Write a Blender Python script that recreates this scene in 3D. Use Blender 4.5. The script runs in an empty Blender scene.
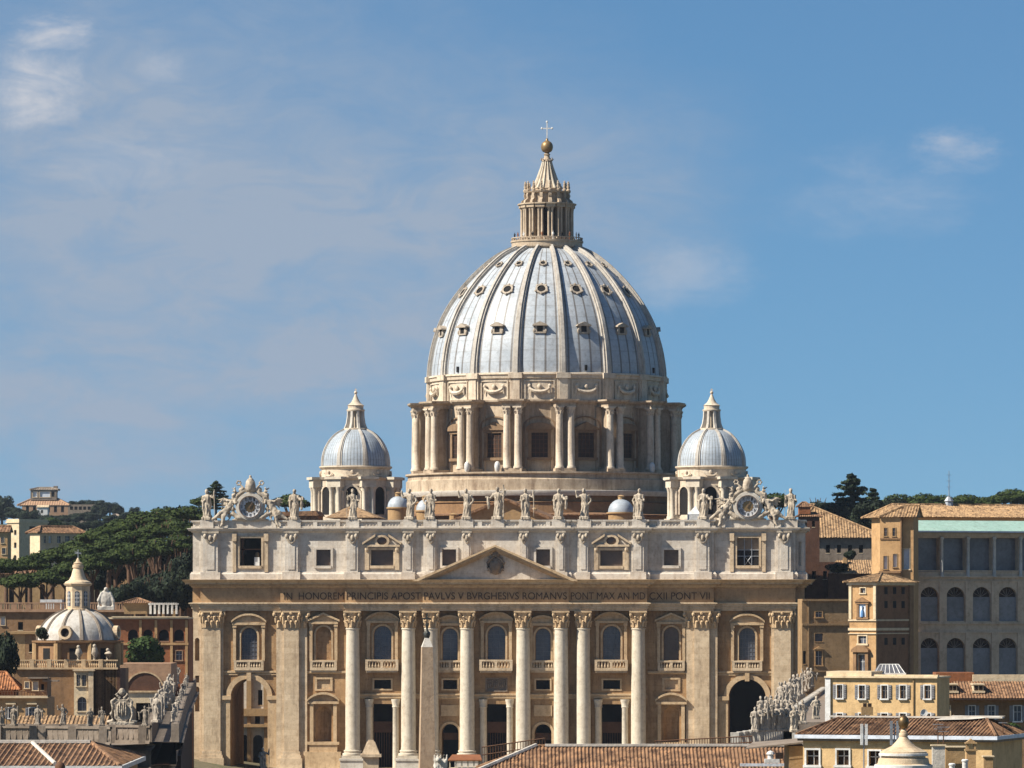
import bpy, bmesh, math, random
from mathutils import Vector, Matrix, noise
from mathutils.geometry import tessellate_polygon
PI = math.pi
R = math.radians
SC = bpy.context.scene
COL = SC.collection
random.seed(7)
# ---------------------------------------------------------------- camera
F = 5073.0                       # focal length in pixels of a 1024 px wide frame
CAM = Vector((68.0, -948.0, 30.0))
PSI = math.atan2(65.2, 948.0)
FW = Vector((-math.sin(PSI), math.cos(PSI), 0))
RT = Vector((math.cos(PSI), math.sin(PSI), 0))
HOR = 605.0
cam = bpy.data.cameras.new('camera')
camo = bpy.data.objects.new('camera', cam)
COL.objects.link(camo)
camo.location = CAM
camo.rotation_euler = (PI / 2, 0, PSI)
cam.sensor_width = 36.0
cam.lens = F / 1024 * 36
cam.shift_y = (HOR - 384) / 1024
cam.clip_start = 1.0
cam.clip_end = 20000
SC.camera = camo
# ---------------------------------------------------------------- light
SUN_A, SUN_E = R(24), R(43)
SUN = Vector((-math.cos(SUN_A) * math.cos(SUN_E), -math.sin(SUN_A) * math.cos(SUN_E), math.sin(SUN_E)))
sun = bpy.data.lights.new('sun', 'SUN')
sun.energy = 5.0
sun.angle = R(0.53)
sun.color = (1.0, 0.93, 0.81)
suno = bpy.data.objects.new('sun', sun)
COL.objects.link(suno)
suno.rotation_euler = (-SUN).to_track_quat('-Z', 'Y').to_euler()
suno.location = (0, 0, 300)
W = bpy.data.worlds.new('World')
SC.world = W
W.use_nodes = True
nt = W.node_tree
nt.nodes.clear()
def N(t, kind, **kw):
    n = t.nodes.new(kind)
    for k, v in kw.items():
        if k.startswith('in_'):
            n.inputs[int(k[3:]) if k[3:].isdigit() else k[3:].replace('_', ' ')].default_value = v
        else:
            setattr(n, k, v)
    return n
def ramp(t, stops):
    n = t.nodes.new('ShaderNodeValToRGB')
    e = n.color_ramp.elements
    while len(e) < len(stops):
        e.new(0.5)
    for i, (p, c) in enumerate(stops):
        e[i].position = p
        e[i].color = c if len(c) == 4 else (*c, 1)
    return n
def mixc(t, fac, a, b, mode='MIX'):
    n = t.nodes.new('ShaderNodeMix')
    n.data_type = 'RGBA'
    n.blend_type = mode
    for idx, val in ((0, fac), (6, a), (7, b)):
        if isinstance(val, bpy.types.NodeSocket):
            t.links.new(val, n.inputs[idx])
        elif idx == 0:
            n.inputs[0].default_value = val
        else:
            n.inputs[idx].default_value = val if len(val) == 4 else (*val, 1)
    return n.outputs[2]
out = N(nt, 'ShaderNodeOutputWorld')
bg = N(nt, 'ShaderNodeBackground')
bg.inputs['Strength'].default_value = 0.05
sky = N(nt, 'ShaderNodeTexSky')
sky.sky_type = 'NISHITA'
sky.sun_disc = False
sky.sun_elevation = SUN_E
sky.sun_rotation = math.atan2(SUN.x, SUN.y)
sky.altitude = 600
sky.air_density = 1.0
sky.dust_density = 0.5
sky.ozone_density = 4.0
tc = N(nt, 'ShaderNodeTexCoord')
# the day is clear: the pale band of the model sky sits lower than the horizon seen here
lift = N(nt, 'ShaderNodeMapping')
lift.inputs['Location'].default_value = (0, 0, 0.09)
nt.links.new(tc.outputs['Generated'], lift.inputs[0])
nrmz = N(nt, 'ShaderNodeVectorMath', operation='NORMALIZE')
nt.links.new(lift.outputs[0], nrmz.inputs[0])
nt.links.new(nrmz.outputs[0], sky.inputs[0])
# the clear air close to the horizon is a deeper blue than the model gives
sky_t = mixc(nt, 1.0, sky.outputs[0], (0.75, 1.03, 1.14), 'MULTIPLY')
# thin cirrus: noise over the direction of view, stretched sideways
mp = N(nt, 'ShaderNodeMapping')
mp.inputs['Scale'].default_value = (9.0, 9.0, 26.0)
mp.inputs['Rotation'].default_value = (0.12, 0.2, 0.0)
nt.links.new(tc.outputs['Generated'], mp.inputs[0])
n1 = N(nt, 'ShaderNodeTexNoise', in_Scale=1.0, in_Detail=7.0, in_Roughness=0.55, in_Distortion=0.6)
nt.links.new(mp.outputs[0], n1.inputs['Vector'])
r1 = ramp(nt, [(0.40, (0, 0, 0)), (0.70, (1, 1, 1))])
nt.links.new(n1.outputs[0], r1.inputs[0])
def skydir(px, py):
    d = FW + RT * ((px - 512) / F) + Vector((0, 0, (HOR - py) / F))
    return d.normalized()
def blob(px, py, rx, ry, amt, dist=0.85):
    """a soft bank of cloud round one direction of the sky"""
    d = skydir(px, py)
    sub = N(nt, 'ShaderNodeVectorMath', operation='SUBTRACT')
    nt.links.new(tc.outputs['Generated'], sub.inputs[0])
    sub.inputs[1].default_value = d
    m = N(nt, 'ShaderNodeMapping')
    m.inputs['Scale'].default_value = (F / rx, F / rx, F / ry)
    nt.links.new(sub.outputs[0], m.inputs[0])
    nz = N(nt, 'ShaderNodeTexNoise', in_Scale=1.1, in_Detail=7.0, in_Roughness=0.68)
    nt.links.new(m.outputs[0], nz.inputs['Vector'])
    mm = N(nt, 'ShaderNodeVectorMath', operation='MULTIPLY_ADD')
    nt.links.new(nz.outputs['Color'], mm.inputs[0])
    mm.inputs[1].default_value = (dist * 2, dist * 2, dist * 2)
    nt.links.new(m.outputs[0], mm.inputs[2])
    s2 = N(nt, 'ShaderNodeVectorMath', operation='SUBTRACT')
    nt.links.new(mm.outputs[0], s2.inputs[0])
    s2.inputs[1].default_value = (dist, dist, dist)
    ln = N(nt, 'ShaderNodeVectorMath', operation='LENGTH')
    nt.links.new(s2.outputs[0], ln.inputs[0])
    mr = N(nt, 'ShaderNodeMapRange', interpolation_type='SMOOTHSTEP')
    mr.inputs['From Min'].default_value = 0.0
    mr.inputs['From Max'].default_value = 1.0
    mr.inputs['To Min'].default_value = amt
    mr.inputs['To Max'].default_value = 0.0
    nt.links.new(ln.outputs['Value'], mr.inputs['Value'])
    return mr.outputs[0]
def mathn(t, op, a, b):
    n = t.nodes.new('ShaderNodeMath')
    n.operation = op
    for i, v in ((0, a), (1, b)):
        if isinstance(v, bpy.types.NodeSocket):
            t.links.new(v, n.inputs[i])
        else:
            n.inputs[i].default_value = v
    return n.outputs[0]
veil = blob(210, 230, 560, 360, 1.0, 0.35)              # the broad milky veil
veil2 = blob(480, 180, 360, 180, 0.7, 0.4)
v = mathn(nt, 'MAXIMUM', mathn(nt, 'MAXIMUM', veil, veil2), mathn(nt, 'MAXIMUM', blob(310, 320, 190, 120, 1.0), blob(110, 210, 240, 120, 1.0)))
v = mathn(nt, 'MULTIPLY', v, mathn(nt, 'ADD', mathn(nt, 'MULTIPLY', r1.outputs[0], 0.75), 0.62))
wis = None
for b in ((38, 84, 64, 52, 1.0), (52, 32, 56, 22, 0.9), (160, 66, 34, 22, 0.4), (955, 150, 66, 30, 0.55), (690, 270, 90, 46, 0.3), (120, 160, 120, 40, 0.3), (880, 190, 130, 60, 0.25)):
    k = blob(*b)
    wis = k if wis is None else mathn(nt, 'MAXIMUM', wis, k)
mp2 = N(nt, 'ShaderNodeMapping')
mp2.inputs['Scale'].default_value = (46.0, 46.0, 105.0)
mp2.inputs['Rotation'].default_value = (0.2, 0.35, 0.0)
nt.links.new(tc.outputs['Generated'], mp2.inputs[0])
n2 = N(nt, 'ShaderNodeTexNoise', in_Scale=1.0, in_Detail=8.0, in_Roughness=0.66, in_Distortion=0.8)
nt.links.new(mp2.outputs[0], n2.inputs['Vector'])
r2 = ramp(nt, [(0.36, (0, 0, 0)), (0.66, (1, 1, 1))])
nt.links.new(n2.outputs[0], r2.inputs[0])
wis = mathn(nt, 'MULTIPLY', wis, mathn(nt, 'ADD', mathn(nt, 'MULTIPLY', r2.outputs[0], 0.95), 0.22))
v = mathn(nt, 'MULTIPLY', v, mathn(nt, 'ADD', mathn(nt, 'MULTIPLY', r2.outputs[0], 0.6), 0.6))
v = mathn(nt, 'MINIMUM', mathn(nt, 'MULTIPLY', v, 1.5), 0.95)
c1 = mixc(nt, v, sky_t, (3.8, 4.65, 5.9))
c2 = mixc(nt, wis, c1, (6.2, 6.5, 7.2))
nt.links.new(c2, bg.inputs[0])
nt.links.new(bg.outputs[0], out.inputs[0])
SC.view_settings.view_transform = 'Standard'
SC.view_settings.look = 'None'
SC.view_settings.exposure = 0.85
SC.view_settings.gamma = 1.0
SC.cycles.max_bounces = 6
SC.cycles.diffuse_bounces = 2
SC.cycles.use_denoising = True

# ---------------------------------------------------------------- places
def ray(px):
    return FW + RT * ((px - 512) / F)
def P(px, py, d):
    """the point seen at a pixel, d metres in front of the camera"""
    p = CAM + ray(px) * d
    p.z = CAM.z + (HOR - py) / F * d
    return p
def dep(px, Y):
    return (Y - CAM.y) / ray(px).y
def PY(px, py, Y):
    return P(px, py, dep(px, Y))
S = 0.18726                      # metres per pixel on the front of the church
def X(o):
    return o * S
def Z(py):
    return CAM.z + (HOR - py) * S

# ---------------------------------------------------------------- mesh builder
class MB:
    def __init__(s):
        s.v = []
        s.f = []
    def add(s, vs, fs):
        b = len(s.v)
        s.v.extend([tuple(p) for p in vs])
        s.f.extend([tuple(i + b for i in f) for f in fs])
        return s
    def box(s, x0, x1, y0, y1, z0, z1):
        return s.add([(x0, y0, z0), (x1, y0, z0), (x1, y1, z0), (x0, y1, z0), (x0, y0, z1), (x1, y0, z1), (x1, y1, z1), (x0, y1, z1)],
                     [(0, 1, 5, 4), (1, 2, 6, 5), (2, 3, 7, 6), (3, 0, 4, 7), (4, 5, 6, 7), (3, 2, 1, 0)])
    def prism(s, poly, y0, y1):
        """a polygon in x,z pushed from y0 (front) to y1"""
        n = len(poly)
        vs = [(x, y0, z) for x, z in poly] + [(x, y1, z) for x, z in poly]
        fs = [tuple(range(n)), tuple(range(2 * n - 1, n - 1, -1))]
        for i in range(n):
            j = (i + 1) % n
            fs.append((i, i + n, j + n, j))
        return s.add(vs, fs)
    def lathe(s, prof, c=(0, 0, 0), n=24, a0=0.0, a1=2 * PI, cap=True):
        full = abs(a1 - a0 - 2 * PI) < 1e-6
        m = n if full else n + 1
        vs = []
        for r, z in prof:
            for i in range(m):
                a = a0 + (a1 - a0) * i / n
                vs.append((c[0] + r * math.cos(a), c[1] + r * math.sin(a), c[2] + z))
        fs = []
        for j in range(len(prof) - 1):
            for i in range(n):
                k = (i + 1) % m
                fs.append((j * m + i, j * m + k, (j + 1) * m + k, (j + 1) * m + i))
        if cap and full:
            fs.append(tuple(range(m - 1, -1, -1)))
            t = (len(prof) - 1) * m
            fs.append(tuple(range(t, t + m)))
        return s.add(vs, fs)
    def tube(s, pts, rads, n=6):
        pts = [Vector(p) for p in pts]
        if not isinstance(rads, (list, tuple)):
            rads = [rads] * len(pts)
        vs, fs = [], []
        for i, p in enumerate(pts):
            d = (pts[min(i + 1, len(pts) - 1)] - pts[max(i - 1, 0)]).normalized()
            u = d.cross(Vector((0, 0, 1)))
            if u.length < 0.05:
                u = d.cross(Vector((1, 0, 0)))
            u.normalize()
            w = u.cross(d)
            for k in range(n):
                a = 2 * PI * k / n
                vs.append(p + (u * math.cos(a) + w * math.sin(a)) * rads[i])
        for i in range(len(pts) - 1):
            for k in range(n):
                q = (k + 1) % n
                fs.append((i * n + k, i * n + q, (i + 1) * n + q, (i + 1) * n + k))
        fs.append(tuple(range(n - 1, -1, -1)))
        t = (len(pts) - 1) * n
        fs.append(tuple(range(t, t + n)))
        return s.add(vs, fs)
    def ell(s, c, r, n=10, m=6, M=None):
        if not isinstance(r, (tuple, list)):
            r = (r, r, r)
        vs, fs = [], []
        c = Vector(c)
        for j in range(m + 1):
            t = PI * j / m
            for i in range(n):
                a = 2 * PI * i / n
                q = Vector((r[0] * math.sin(t) * math.cos(a), r[1] * math.sin(t) * math.sin(a), -r[2] * math.cos(t)))
                if M is not None:
                    q = M @ q
                vs.append(c + q)
        for j in range(m):
            for i in range(n):
                k = (i + 1) % n
                if j == 0:
                    fs.append((i, (j + 1) * n + k, (j + 1) * n + i))
                elif j == m - 1:
                    fs.append((j * n + i, j * n + k, (j + 1) * n + i))
                else:
                    fs.append((j * n + i, j * n + k, (j + 1) * n + k, (j + 1) * n + i))
        return s.add(vs, fs)
    def sweep(s, path, prof, closed=False):
        """profile (out, z) carried along a plan path, out to the right of its direction"""
        n = len(path)
        pts = [Vector((p[0], p[1])) for p in path]
        def nrm(a, b):
            d = (b - a).normalized()
            return Vector((d.y, -d.x))
        vs, fs = [], []
        m = len(prof)
        for i in range(n):
            if closed:
                n1, n2 = nrm(pts[i - 1], pts[i]), nrm(pts[i], pts[(i + 1) % n])
            else:
                n1 = nrm(pts[max(i - 1, 0)], pts[max(i, 1)])
                n2 = nrm(pts[min(i, n - 2)], pts[min(i + 1, n - 1)])
            mit = (n1 + n2) / max(1 + n1.dot(n2), 0.25)
            for o, z in prof:
                q = pts[i] + mit * o
                vs.append((q.x, q.y, z))
        for i in range(n if closed else n - 1):
            k = (i + 1) % n
            for j in range(m - 1):
                fs.append((i * m + j, k * m + j, k * m + j + 1, i * m + j + 1))
        return s.add(vs, fs)
    def wall(s, x0, x1, z0, z1, y, holes, top=None):
        """a wall face looking to -y with holes; holes = [(loop, depth)], each loop a list of (x,z) with reveals of that depth"""
        outer = top if top else [(x0, z0), (x1, z0), (x1, z1), (x0, z1)]
        loops = [[Vector((a, b, 0)) for a, b in outer]] + [[Vector((a, b, 0)) for a, b in h[0]] for h in holes]
        flat = [p for l in loops for p in l]
        vs = [(p.x, y, p.y) for p in flat]
        fs = []
        for t in tessellate_polygon(loops):
            a, b, c = (flat[i] for i in t)
            cr = (b.x - a.x) * (c.y - a.y) - (b.y - a.y) * (c.x - a.x)
            if abs(cr) < 1e-9:
                continue
            fs.append(tuple(t) if cr > 0 else (t[0], t[2], t[1]))
        s.add(vs, fs)
        for l, dpt in holes:
            n = len(l)
            vv = [(a, y, b) for a, b in l] + [(a, y + dpt, b) for a, b in l]
            s.add(vv, [(i, (i + 1) % n, (i + 1) % n + n, i + n) for i in range(n)])
        return s
    def xf(s, M, start=0):
        for i in range(start, len(s.v)):
            s.v[i] = tuple(M @ Vector(s.v[i]))
        return s
    def mesh(s, name, smooth=None):
        me = bpy.data.meshes.new(name)
        me.from_pydata(s.v, [], s.f)
        me.update()
        if smooth:
            me.polygons.foreach_set('use_smooth', [True] * len(me.polygons))
            me.set_sharp_from_angle(angle=R(smooth))
        return me
    def build(s, name, mat, parent=None, smooth=None, label=None, loc=None, fix=False):
        me = s.mesh(name, smooth)
        if fix:
            b = bmesh.new()
            b.from_mesh(me)
            bmesh.ops.recalc_face_normals(b, faces=b.faces)
            b.to_mesh(me)
            b.free()
        me.materials.append(mat)
        return link(name, me, parent, label, loc)
def link(name, me, parent=None, label=None, loc=None, rz=0.0, scale=None):
    o = bpy.data.objects.new(name, me)
    COL.objects.link(o)
    if parent is not None:
        o.parent = parent
    if loc is not None:
        o.location = loc
    if rz:
        o.rotation_euler = (0, 0, rz)
    if scale is not None:
        o.scale = scale if not isinstance(scale, (int, float)) else (scale,) * 3
    if label:
        o['label'] = label
    return o
def thing(name, label, cat, loc=(0, 0, 0), rz=0.0, group=None):
    o = bpy.data.objects.new(name, None)
    COL.objects.link(o)
    o.location = loc
    o.rotation_euler = (0, 0, rz)
    return tag(o, label, cat, group)
def tag(o, label=None, cat=None, group=None, kind=None):
    for k, val in (('label', label), ('category', cat), ('group', group), ('kind', kind)):
        if val:
            o[k] = val
    return o
def copy_tree(o, kids, parent=None):
    c = o.copy()
    COL.objects.link(c)
    if parent is not None:
        c.parent = parent
    for ch in kids.get(o, []):
        copy_tree(ch, kids, c)
    return c
def kids_of(root):
    d = {}
    st = [root]
    while st:
        o = st.pop()
        d[o] = list(o.children)
        st.extend(o.children)
    return d
def arch(cx, w, z0, z1, n=12):
    """an opening with a round head: cx centre, w width, z0 foot, z1 crown"""
    r = w / 2
    zs = z1 - r
    return [(cx - r, z0), (cx + r, z0)] + [(cx + r * math.cos(PI * i / n), zs + r * math.sin(PI * i / n)) for i in range(n + 1)]
def rect(x0, x1, z0, z1):
    return [(x0, z0), (x1, z0), (x1, z1), (x0, z1)]

# ---------------------------------------------------------------- materials
def mat(name, base, var=None, stain=None, scale=0.25, amt=0.5, rough=0.85, bump=0.15, bscale=3.0, streak=0.15, lo=0.5, hi=0.72, metal=0.0, spec=0.3, obj=False, fine=1.3):
    m = bpy.data.materials.new(name)
    m.use_nodes = True
    t = m.node_tree
    b = t.nodes['Principled BSDF']
    b.inputs['Roughness'].default_value = rough
    b.inputs['Metallic'].default_value = metal
    b.inputs['Specular IOR Level'].default_value = spec
    if obj:
        pos = N(t, 'ShaderNodeTexCoord').outputs['Object']
    else:
        pos = N(t, 'ShaderNodeNewGeometry').outputs['Position']
    a = N(t, 'ShaderNodeTexNoise', in_Scale=scale, in_Detail=8.0, in_Roughness=0.65)
    t.links.new(pos, a.inputs['Vector'])
    ra = ramp(t, [(0.34, (0, 0, 0)), (0.66, (1, 1, 1))])
    t.links.new(a.outputs[0], ra.inputs[0])
    col = mixc(t, ra.outputs[0], base, var or [c * 0.8 for c in base])
    if stain:
        mp = N(t, 'ShaderNodeMapping')
        mp.inputs['Scale'].default_value = (1, 1, streak)
        t.links.new(pos, mp.inputs[0])
        q = N(t, 'ShaderNodeTexNoise', in_Scale=scale * 3.5, in_Detail=6.0, in_Roughness=0.7)
        t.links.new(mp.outputs[0], q.inputs['Vector'])
        rq = ramp(t, [(lo, (0, 0, 0)), (hi, (1, 1, 1))])
        t.links.new(q.outputs[0], rq.inputs[0])
        col = mixc(t, mathn(t, 'MULTIPLY', rq.outputs[0], amt), col, stain)
    if fine:
        fn = N(t, 'ShaderNodeTexNoise', in_Scale=fine, in_Detail=4.0, in_Roughness=0.75)
        t.links.new(pos, fn.inputs['Vector'])
        rf = ramp(t, [(0.28, (0.74, 0.71, 0.68)), (0.5, (1, 1, 1)), (0.75, (1.14, 1.14, 1.14))])
        t.links.new(fn.outputs[0], rf.inputs[0])
        col = mixc(t, 1.0, col, rf.outputs[0], 'MULTIPLY')
    t.links.new(col, b.inputs['Base Color'])
    if bump:
        z = N(t, 'ShaderNodeTexNoise', in_Scale=bscale, in_Detail=5.0, in_Roughness=0.6)
        t.links.new(pos, z.inputs['Vector'])
        bp = N(t, 'ShaderNodeBump')
        bp.inputs['Strength'].default_value = bump
        bp.inputs['Distance'].default_value = 0.3
        t.links.new(z.outputs[0], bp.inputs['Height'])
        t.links.new(bp.outputs[0], b.inputs['Normal'])
    return m
def course(m, h=0.95, w=2.2, dark=0.72, mort=0.03, amt=1.0):
    """stone courses: joints and slightly different blocks"""
    t = m.node_tree
    b = t.nodes['Principled BSDF']
    src = b.inputs['Base Color'].links[0].from_socket
    g = N(t, 'ShaderNodeNewGeometry').outputs['Position']
    sp = N(t, 'ShaderNodeSeparateXYZ')
    t.links.new(g, sp.inputs[0])
    cb = N(t, 'ShaderNodeCombineXYZ')
    t.links.new(mathn(t, 'ADD', sp.outputs[0], sp.outputs[1]), cb.inputs[0])
    t.links.new(sp.outputs[2], cb.inputs[1])
    br = N(t, 'ShaderNodeTexBrick')
    br.inputs['Scale'].default_value = 1.0
    br.inputs['Brick Width'].default_value = w
    br.inputs['Row Height'].default_value = h
    br.inputs['Mortar Size'].default_value = mort
    br.inputs['Color1'].default_value = (1, 1, 1, 1)
    br.inputs['Color2'].default_value = (0.84, 0.82, 0.8, 1)
    br.inputs['Mortar'].default_value = (dark, dark * 0.95, dark * 0.9, 1)
    t.links.new(cb.outputs[0], br.inputs['Vector'])
    t.links.new(mixc(t, amt, src, br.outputs[0], 'MULTIPLY'), b.inputs['Base Color'])
    return m
M = {}
M['pale_stone'] = course(mat('pale_stone', (0.62, 0.49, 0.335), (0.53, 0.405, 0.265), (0.22, 0.155, 0.10), 0.2, 0.75), 1.1, 2.6, 0.85)
M['column_stone'] = mat('column_stone', (0.57, 0.51, 0.41), (0.50, 0.435, 0.335), (0.36, 0.26, 0.17), 0.22, 0.45, streak=0.08)
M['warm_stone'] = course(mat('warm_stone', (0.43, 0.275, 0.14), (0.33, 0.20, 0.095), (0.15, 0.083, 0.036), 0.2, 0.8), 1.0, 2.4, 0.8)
M['attic_stone'] = course(mat('attic_stone', (0.63, 0.575, 0.495), (0.54, 0.48, 0.405), (0.33, 0.25, 0.18), 0.25, 0.5, streak=0.1), 1.2, 3.0, 0.88)
M['trim_stone'] = mat('trim_stone', (0.54, 0.395, 0.24), (0.45, 0.315, 0.18), (0.22, 0.135, 0.068), 0.3, 0.6, streak=0.2)
M['frieze_stone'] = mat('frieze_stone', (0.44, 0.28, 0.145), (0.35, 0.215, 0.105), (0.2, 0.115, 0.055), 0.3, 0.5)
M['drum_stone'] = mat('drum_stone', (0.50, 0.40, 0.29), (0.38, 0.295, 0.205), (0.12, 0.07, 0.04), 0.16, 0.75, streak=0.14, lo=0.46, hi=0.7)
M['drum_column'] = mat('drum_column', (0.60, 0.51, 0.395), (0.48, 0.39, 0.29), (0.17, 0.105, 0.065), 0.25, 0.6, streak=0.1)
M['statue_stone'] = mat('statue_stone', (0.47, 0.40, 0.31), (0.34, 0.28, 0.21), (0.11, 0.08, 0.055), 0.5, 0.7, streak=0.35, lo=0.5, hi=0.66)
M['white_stone'] = mat('white_stone', (0.54, 0.50, 0.44), (0.44, 0.40, 0.34), (0.30, 0.26, 0.22), 0.3, 0.5)
M['lantern_stone'] = mat('lantern_stone', (0.46, 0.37, 0.27), (0.36, 0.275, 0.19), (0.15, 0.095, 0.058), 0.4, 0.65)
M['granite'] = mat('red_granite', (0.44, 0.32, 0.21), (0.36, 0.255, 0.165), (0.2, 0.13, 0.08), 0.5, 0.5)
M['dark_door'] = mat('dark_door', (0.012, 0.010, 0.010), (0.02, 0.015, 0.012), rough=0.6)
M['brown_dark'] = mat('dark_shutter', (0.04, 0.021, 0.012), (0.025, 0.013, 0.008), rough=0.7)
M['glass'] = mat('window_glass', (0.11, 0.118, 0.14), (0.065, 0.07, 0.085), rough=0.25, bump=0.02, spec=0.5)
M['glass_warm'] = mat('brown_window', (0.10, 0.065, 0.045), (0.07, 0.045, 0.03), rough=0.35, bump=0.02, spec=0.5)
M['glass_grey'] = mat('loggia_glass', (0.165, 0.165, 0.18), (0.08, 0.08, 0.09), rough=0.3, bump=0.02, spec=0.5)
M['black'] = mat('dark_interior', (0.008, 0.007, 0.007), (0.012, 0.01, 0.01), rough=0.9, bump=0)
M['bronze'] = mat('bronze', (0.20, 0.13, 0.06), (0.14, 0.09, 0.05), rough=0.45, metal=0.8, bump=0.05)
M['gilt'] = mat('gilded_bronze', (0.30, 0.20, 0.09), (0.22, 0.14, 0.065), rough=0.45, metal=0.5, bump=0.03)
M['letter'] = mat('bronze_letter', (0.075, 0.042, 0.022), (0.06, 0.034, 0.018), rough=0.7, bump=0)
M['white_paint'] = mat('white_paint', (0.64, 0.63, 0.61), (0.54, 0.53, 0.50), (0.45, 0.42, 0.38), 0.8, 0.3)
M['metal_grey'] = mat('grey_metal', (0.34, 0.36, 0.38), (0.26, 0.27, 0.29), rough=0.5, metal=0.5)
M['ochre'] = mat('ochre_plaster', (0.46, 0.285, 0.135), (0.38, 0.225, 0.10), (0.22, 0.125, 0.06), 0.3, 0.4)
M['yellow'] = mat('yellow_plaster', (0.60, 0.41, 0.205), (0.51, 0.34, 0.165), (0.30, 0.2, 0.1), 0.35, 0.6)
M['tan'] = mat('tan_plaster', (0.36, 0.235, 0.115), (0.30, 0.19, 0.09), (0.21, 0.14, 0.075), 0.3, 0.5)
M['brownwall'] = mat('brown_plaster', (0.26, 0.15, 0.075), (0.20, 0.115, 0.055), (0.11, 0.06, 0.03), 0.3, 0.5)
M['redwall'] = mat('red_brick_plaster', (0.27, 0.10, 0.04), (0.21, 0.08, 0.032), (0.12, 0.05, 0.025), 0.3, 0.5)
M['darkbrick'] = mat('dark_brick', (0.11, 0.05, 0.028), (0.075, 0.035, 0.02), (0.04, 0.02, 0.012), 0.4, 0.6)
M['shade_brick'] = mat('shade_dark_brick', (0.045, 0.024, 0.015), (0.03, 0.016, 0.01), (0.018, 0.01, 0.007), 0.4, 0.6)  # near-black brick: the corridor wall's shade is put into its colour
M['cream'] = mat('cream_plaster', (0.62, 0.50, 0.33), (0.55, 0.43, 0.28), (0.38, 0.29, 0.18), 0.3, 0.4)
M['pinkwall'] = mat('rose_plaster', (0.36, 0.22, 0.13), (0.30, 0.18, 0.11), (0.2, 0.12, 0.07), 0.3, 0.4)
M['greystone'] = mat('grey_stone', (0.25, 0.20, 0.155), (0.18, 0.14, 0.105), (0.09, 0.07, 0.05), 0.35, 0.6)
M['palace'] = mat('palace_plaster', (0.58, 0.445, 0.315), (0.48, 0.36, 0.25), (0.27, 0.19, 0.125), 0.3, 0.5)
M['shutter'] = mat('grey_shutter', (0.24, 0.235, 0.24), (0.17, 0.165, 0.17), rough=0.7)
M['bluewhite'] = mat('bluish_white', (0.62, 0.66, 0.72), (0.5, 0.54, 0.6), rough=0.6)
M['green_roof'] = mat('pale_green_roof', (0.31, 0.45, 0.38), (0.26, 0.39, 0.33), (0.34, 0.42, 0.38), 0.25, 0.5, rough=0.5)
M['iron'] = mat('rusty_iron', (0.13, 0.06, 0.03), (0.09, 0.045, 0.025), rough=0.8)
M['bark'] = mat('pine_bark', (0.13, 0.075, 0.045), (0.09, 0.05, 0.03), rough=0.95, bump=0.4)
def leafmat(name, a, b, c):
    m = mat(name, a, b, None, 0.35, rough=0.75, bump=0, spec=0.15)
    t = m.node_tree
    bs = t.nodes['Principled BSDF']
    src = bs.inputs['Base Color'].links[0].from_socket
    g = N(t, 'ShaderNodeNewGeometry')
    n = N(t, 'ShaderNodeTexNoise', in_Scale=1.6, in_Detail=3.0)
    t.links.new(g.outputs['Position'], n.inputs['Vector'])
    r = ramp(t, [(0.45, (0, 0, 0)), (0.62, (1, 1, 1))])
    t.links.new(n.outputs[0], r.inputs[0])
    t.links.new(mixc(t, r.outputs[0], src, c), bs.inputs['Base Color'])
    return m
M['pine'] = leafmat('pine_needles', (0.029, 0.046, 0.010), (0.017, 0.029, 0.007), (0.047, 0.065, 0.012))
M['cypress'] = leafmat('dark_foliage', (0.014, 0.022, 0.012), (0.009, 0.014, 0.009), (0.022, 0.032, 0.014))
M['bush'] = leafmat('garden_foliage', (0.03, 0.055, 0.013), (0.02, 0.037, 0.009), (0.045, 0.072, 0.017))
M['cedar'] = leafmat('cedar_needles', (0.026, 0.040, 0.018), (0.016, 0.026, 0.012), (0.040, 0.054, 0.022))
def tilemat(name, a, b, c):
    """fired roof tiles: every few tiles another tone, darker lichen patches"""
    m = mat(name, a, b, c, 0.5, 0.45, rough=0.9, bump=0.2, bscale=5, streak=1.0)
    t = m.node_tree
    bs = t.nodes['Principled BSDF']
    src = bs.inputs['Base Color'].links[0].from_socket
    g = N(t, 'ShaderNodeNewGeometry')
    vo = N(t, 'ShaderNodeTexVoronoi', in_Scale=2.2)
    t.links.new(g.outputs['Position'], vo.inputs['Vector'])
    hs = N(t, 'ShaderNodeSeparateColor')
    t.links.new(vo.outputs['Color'], hs.inputs[0])
    r = ramp(t, [(0.0, (0.42, 0.38, 0.36)), (0.3, (0.85, 0.82, 0.8)), (0.6, (1.05, 1.05, 1.05)), (1.0, (1.5, 1.45, 1.35))])
    t.links.new(hs.outputs[0], r.inputs[0])
    t.links.new(mixc(t, 1.0, src, r.outputs[0], 'MULTIPLY'), bs.inputs['Base Color'])
    return m
M['tile'] = tilemat('roof_tiles', (0.225, 0.128, 0.07), (0.165, 0.092, 0.05), (0.08, 0.052, 0.036))
M['tile_pale'] = tilemat('pale_roof_tiles', (0.30, 0.195, 0.105), (0.235, 0.15, 0.08), (0.13, 0.085, 0.055))
M['tile_red'] = tilemat('red_roof_tiles', (0.30, 0.13, 0.055), (0.25, 0.105, 0.045), (0.13, 0.065, 0.035))
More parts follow.
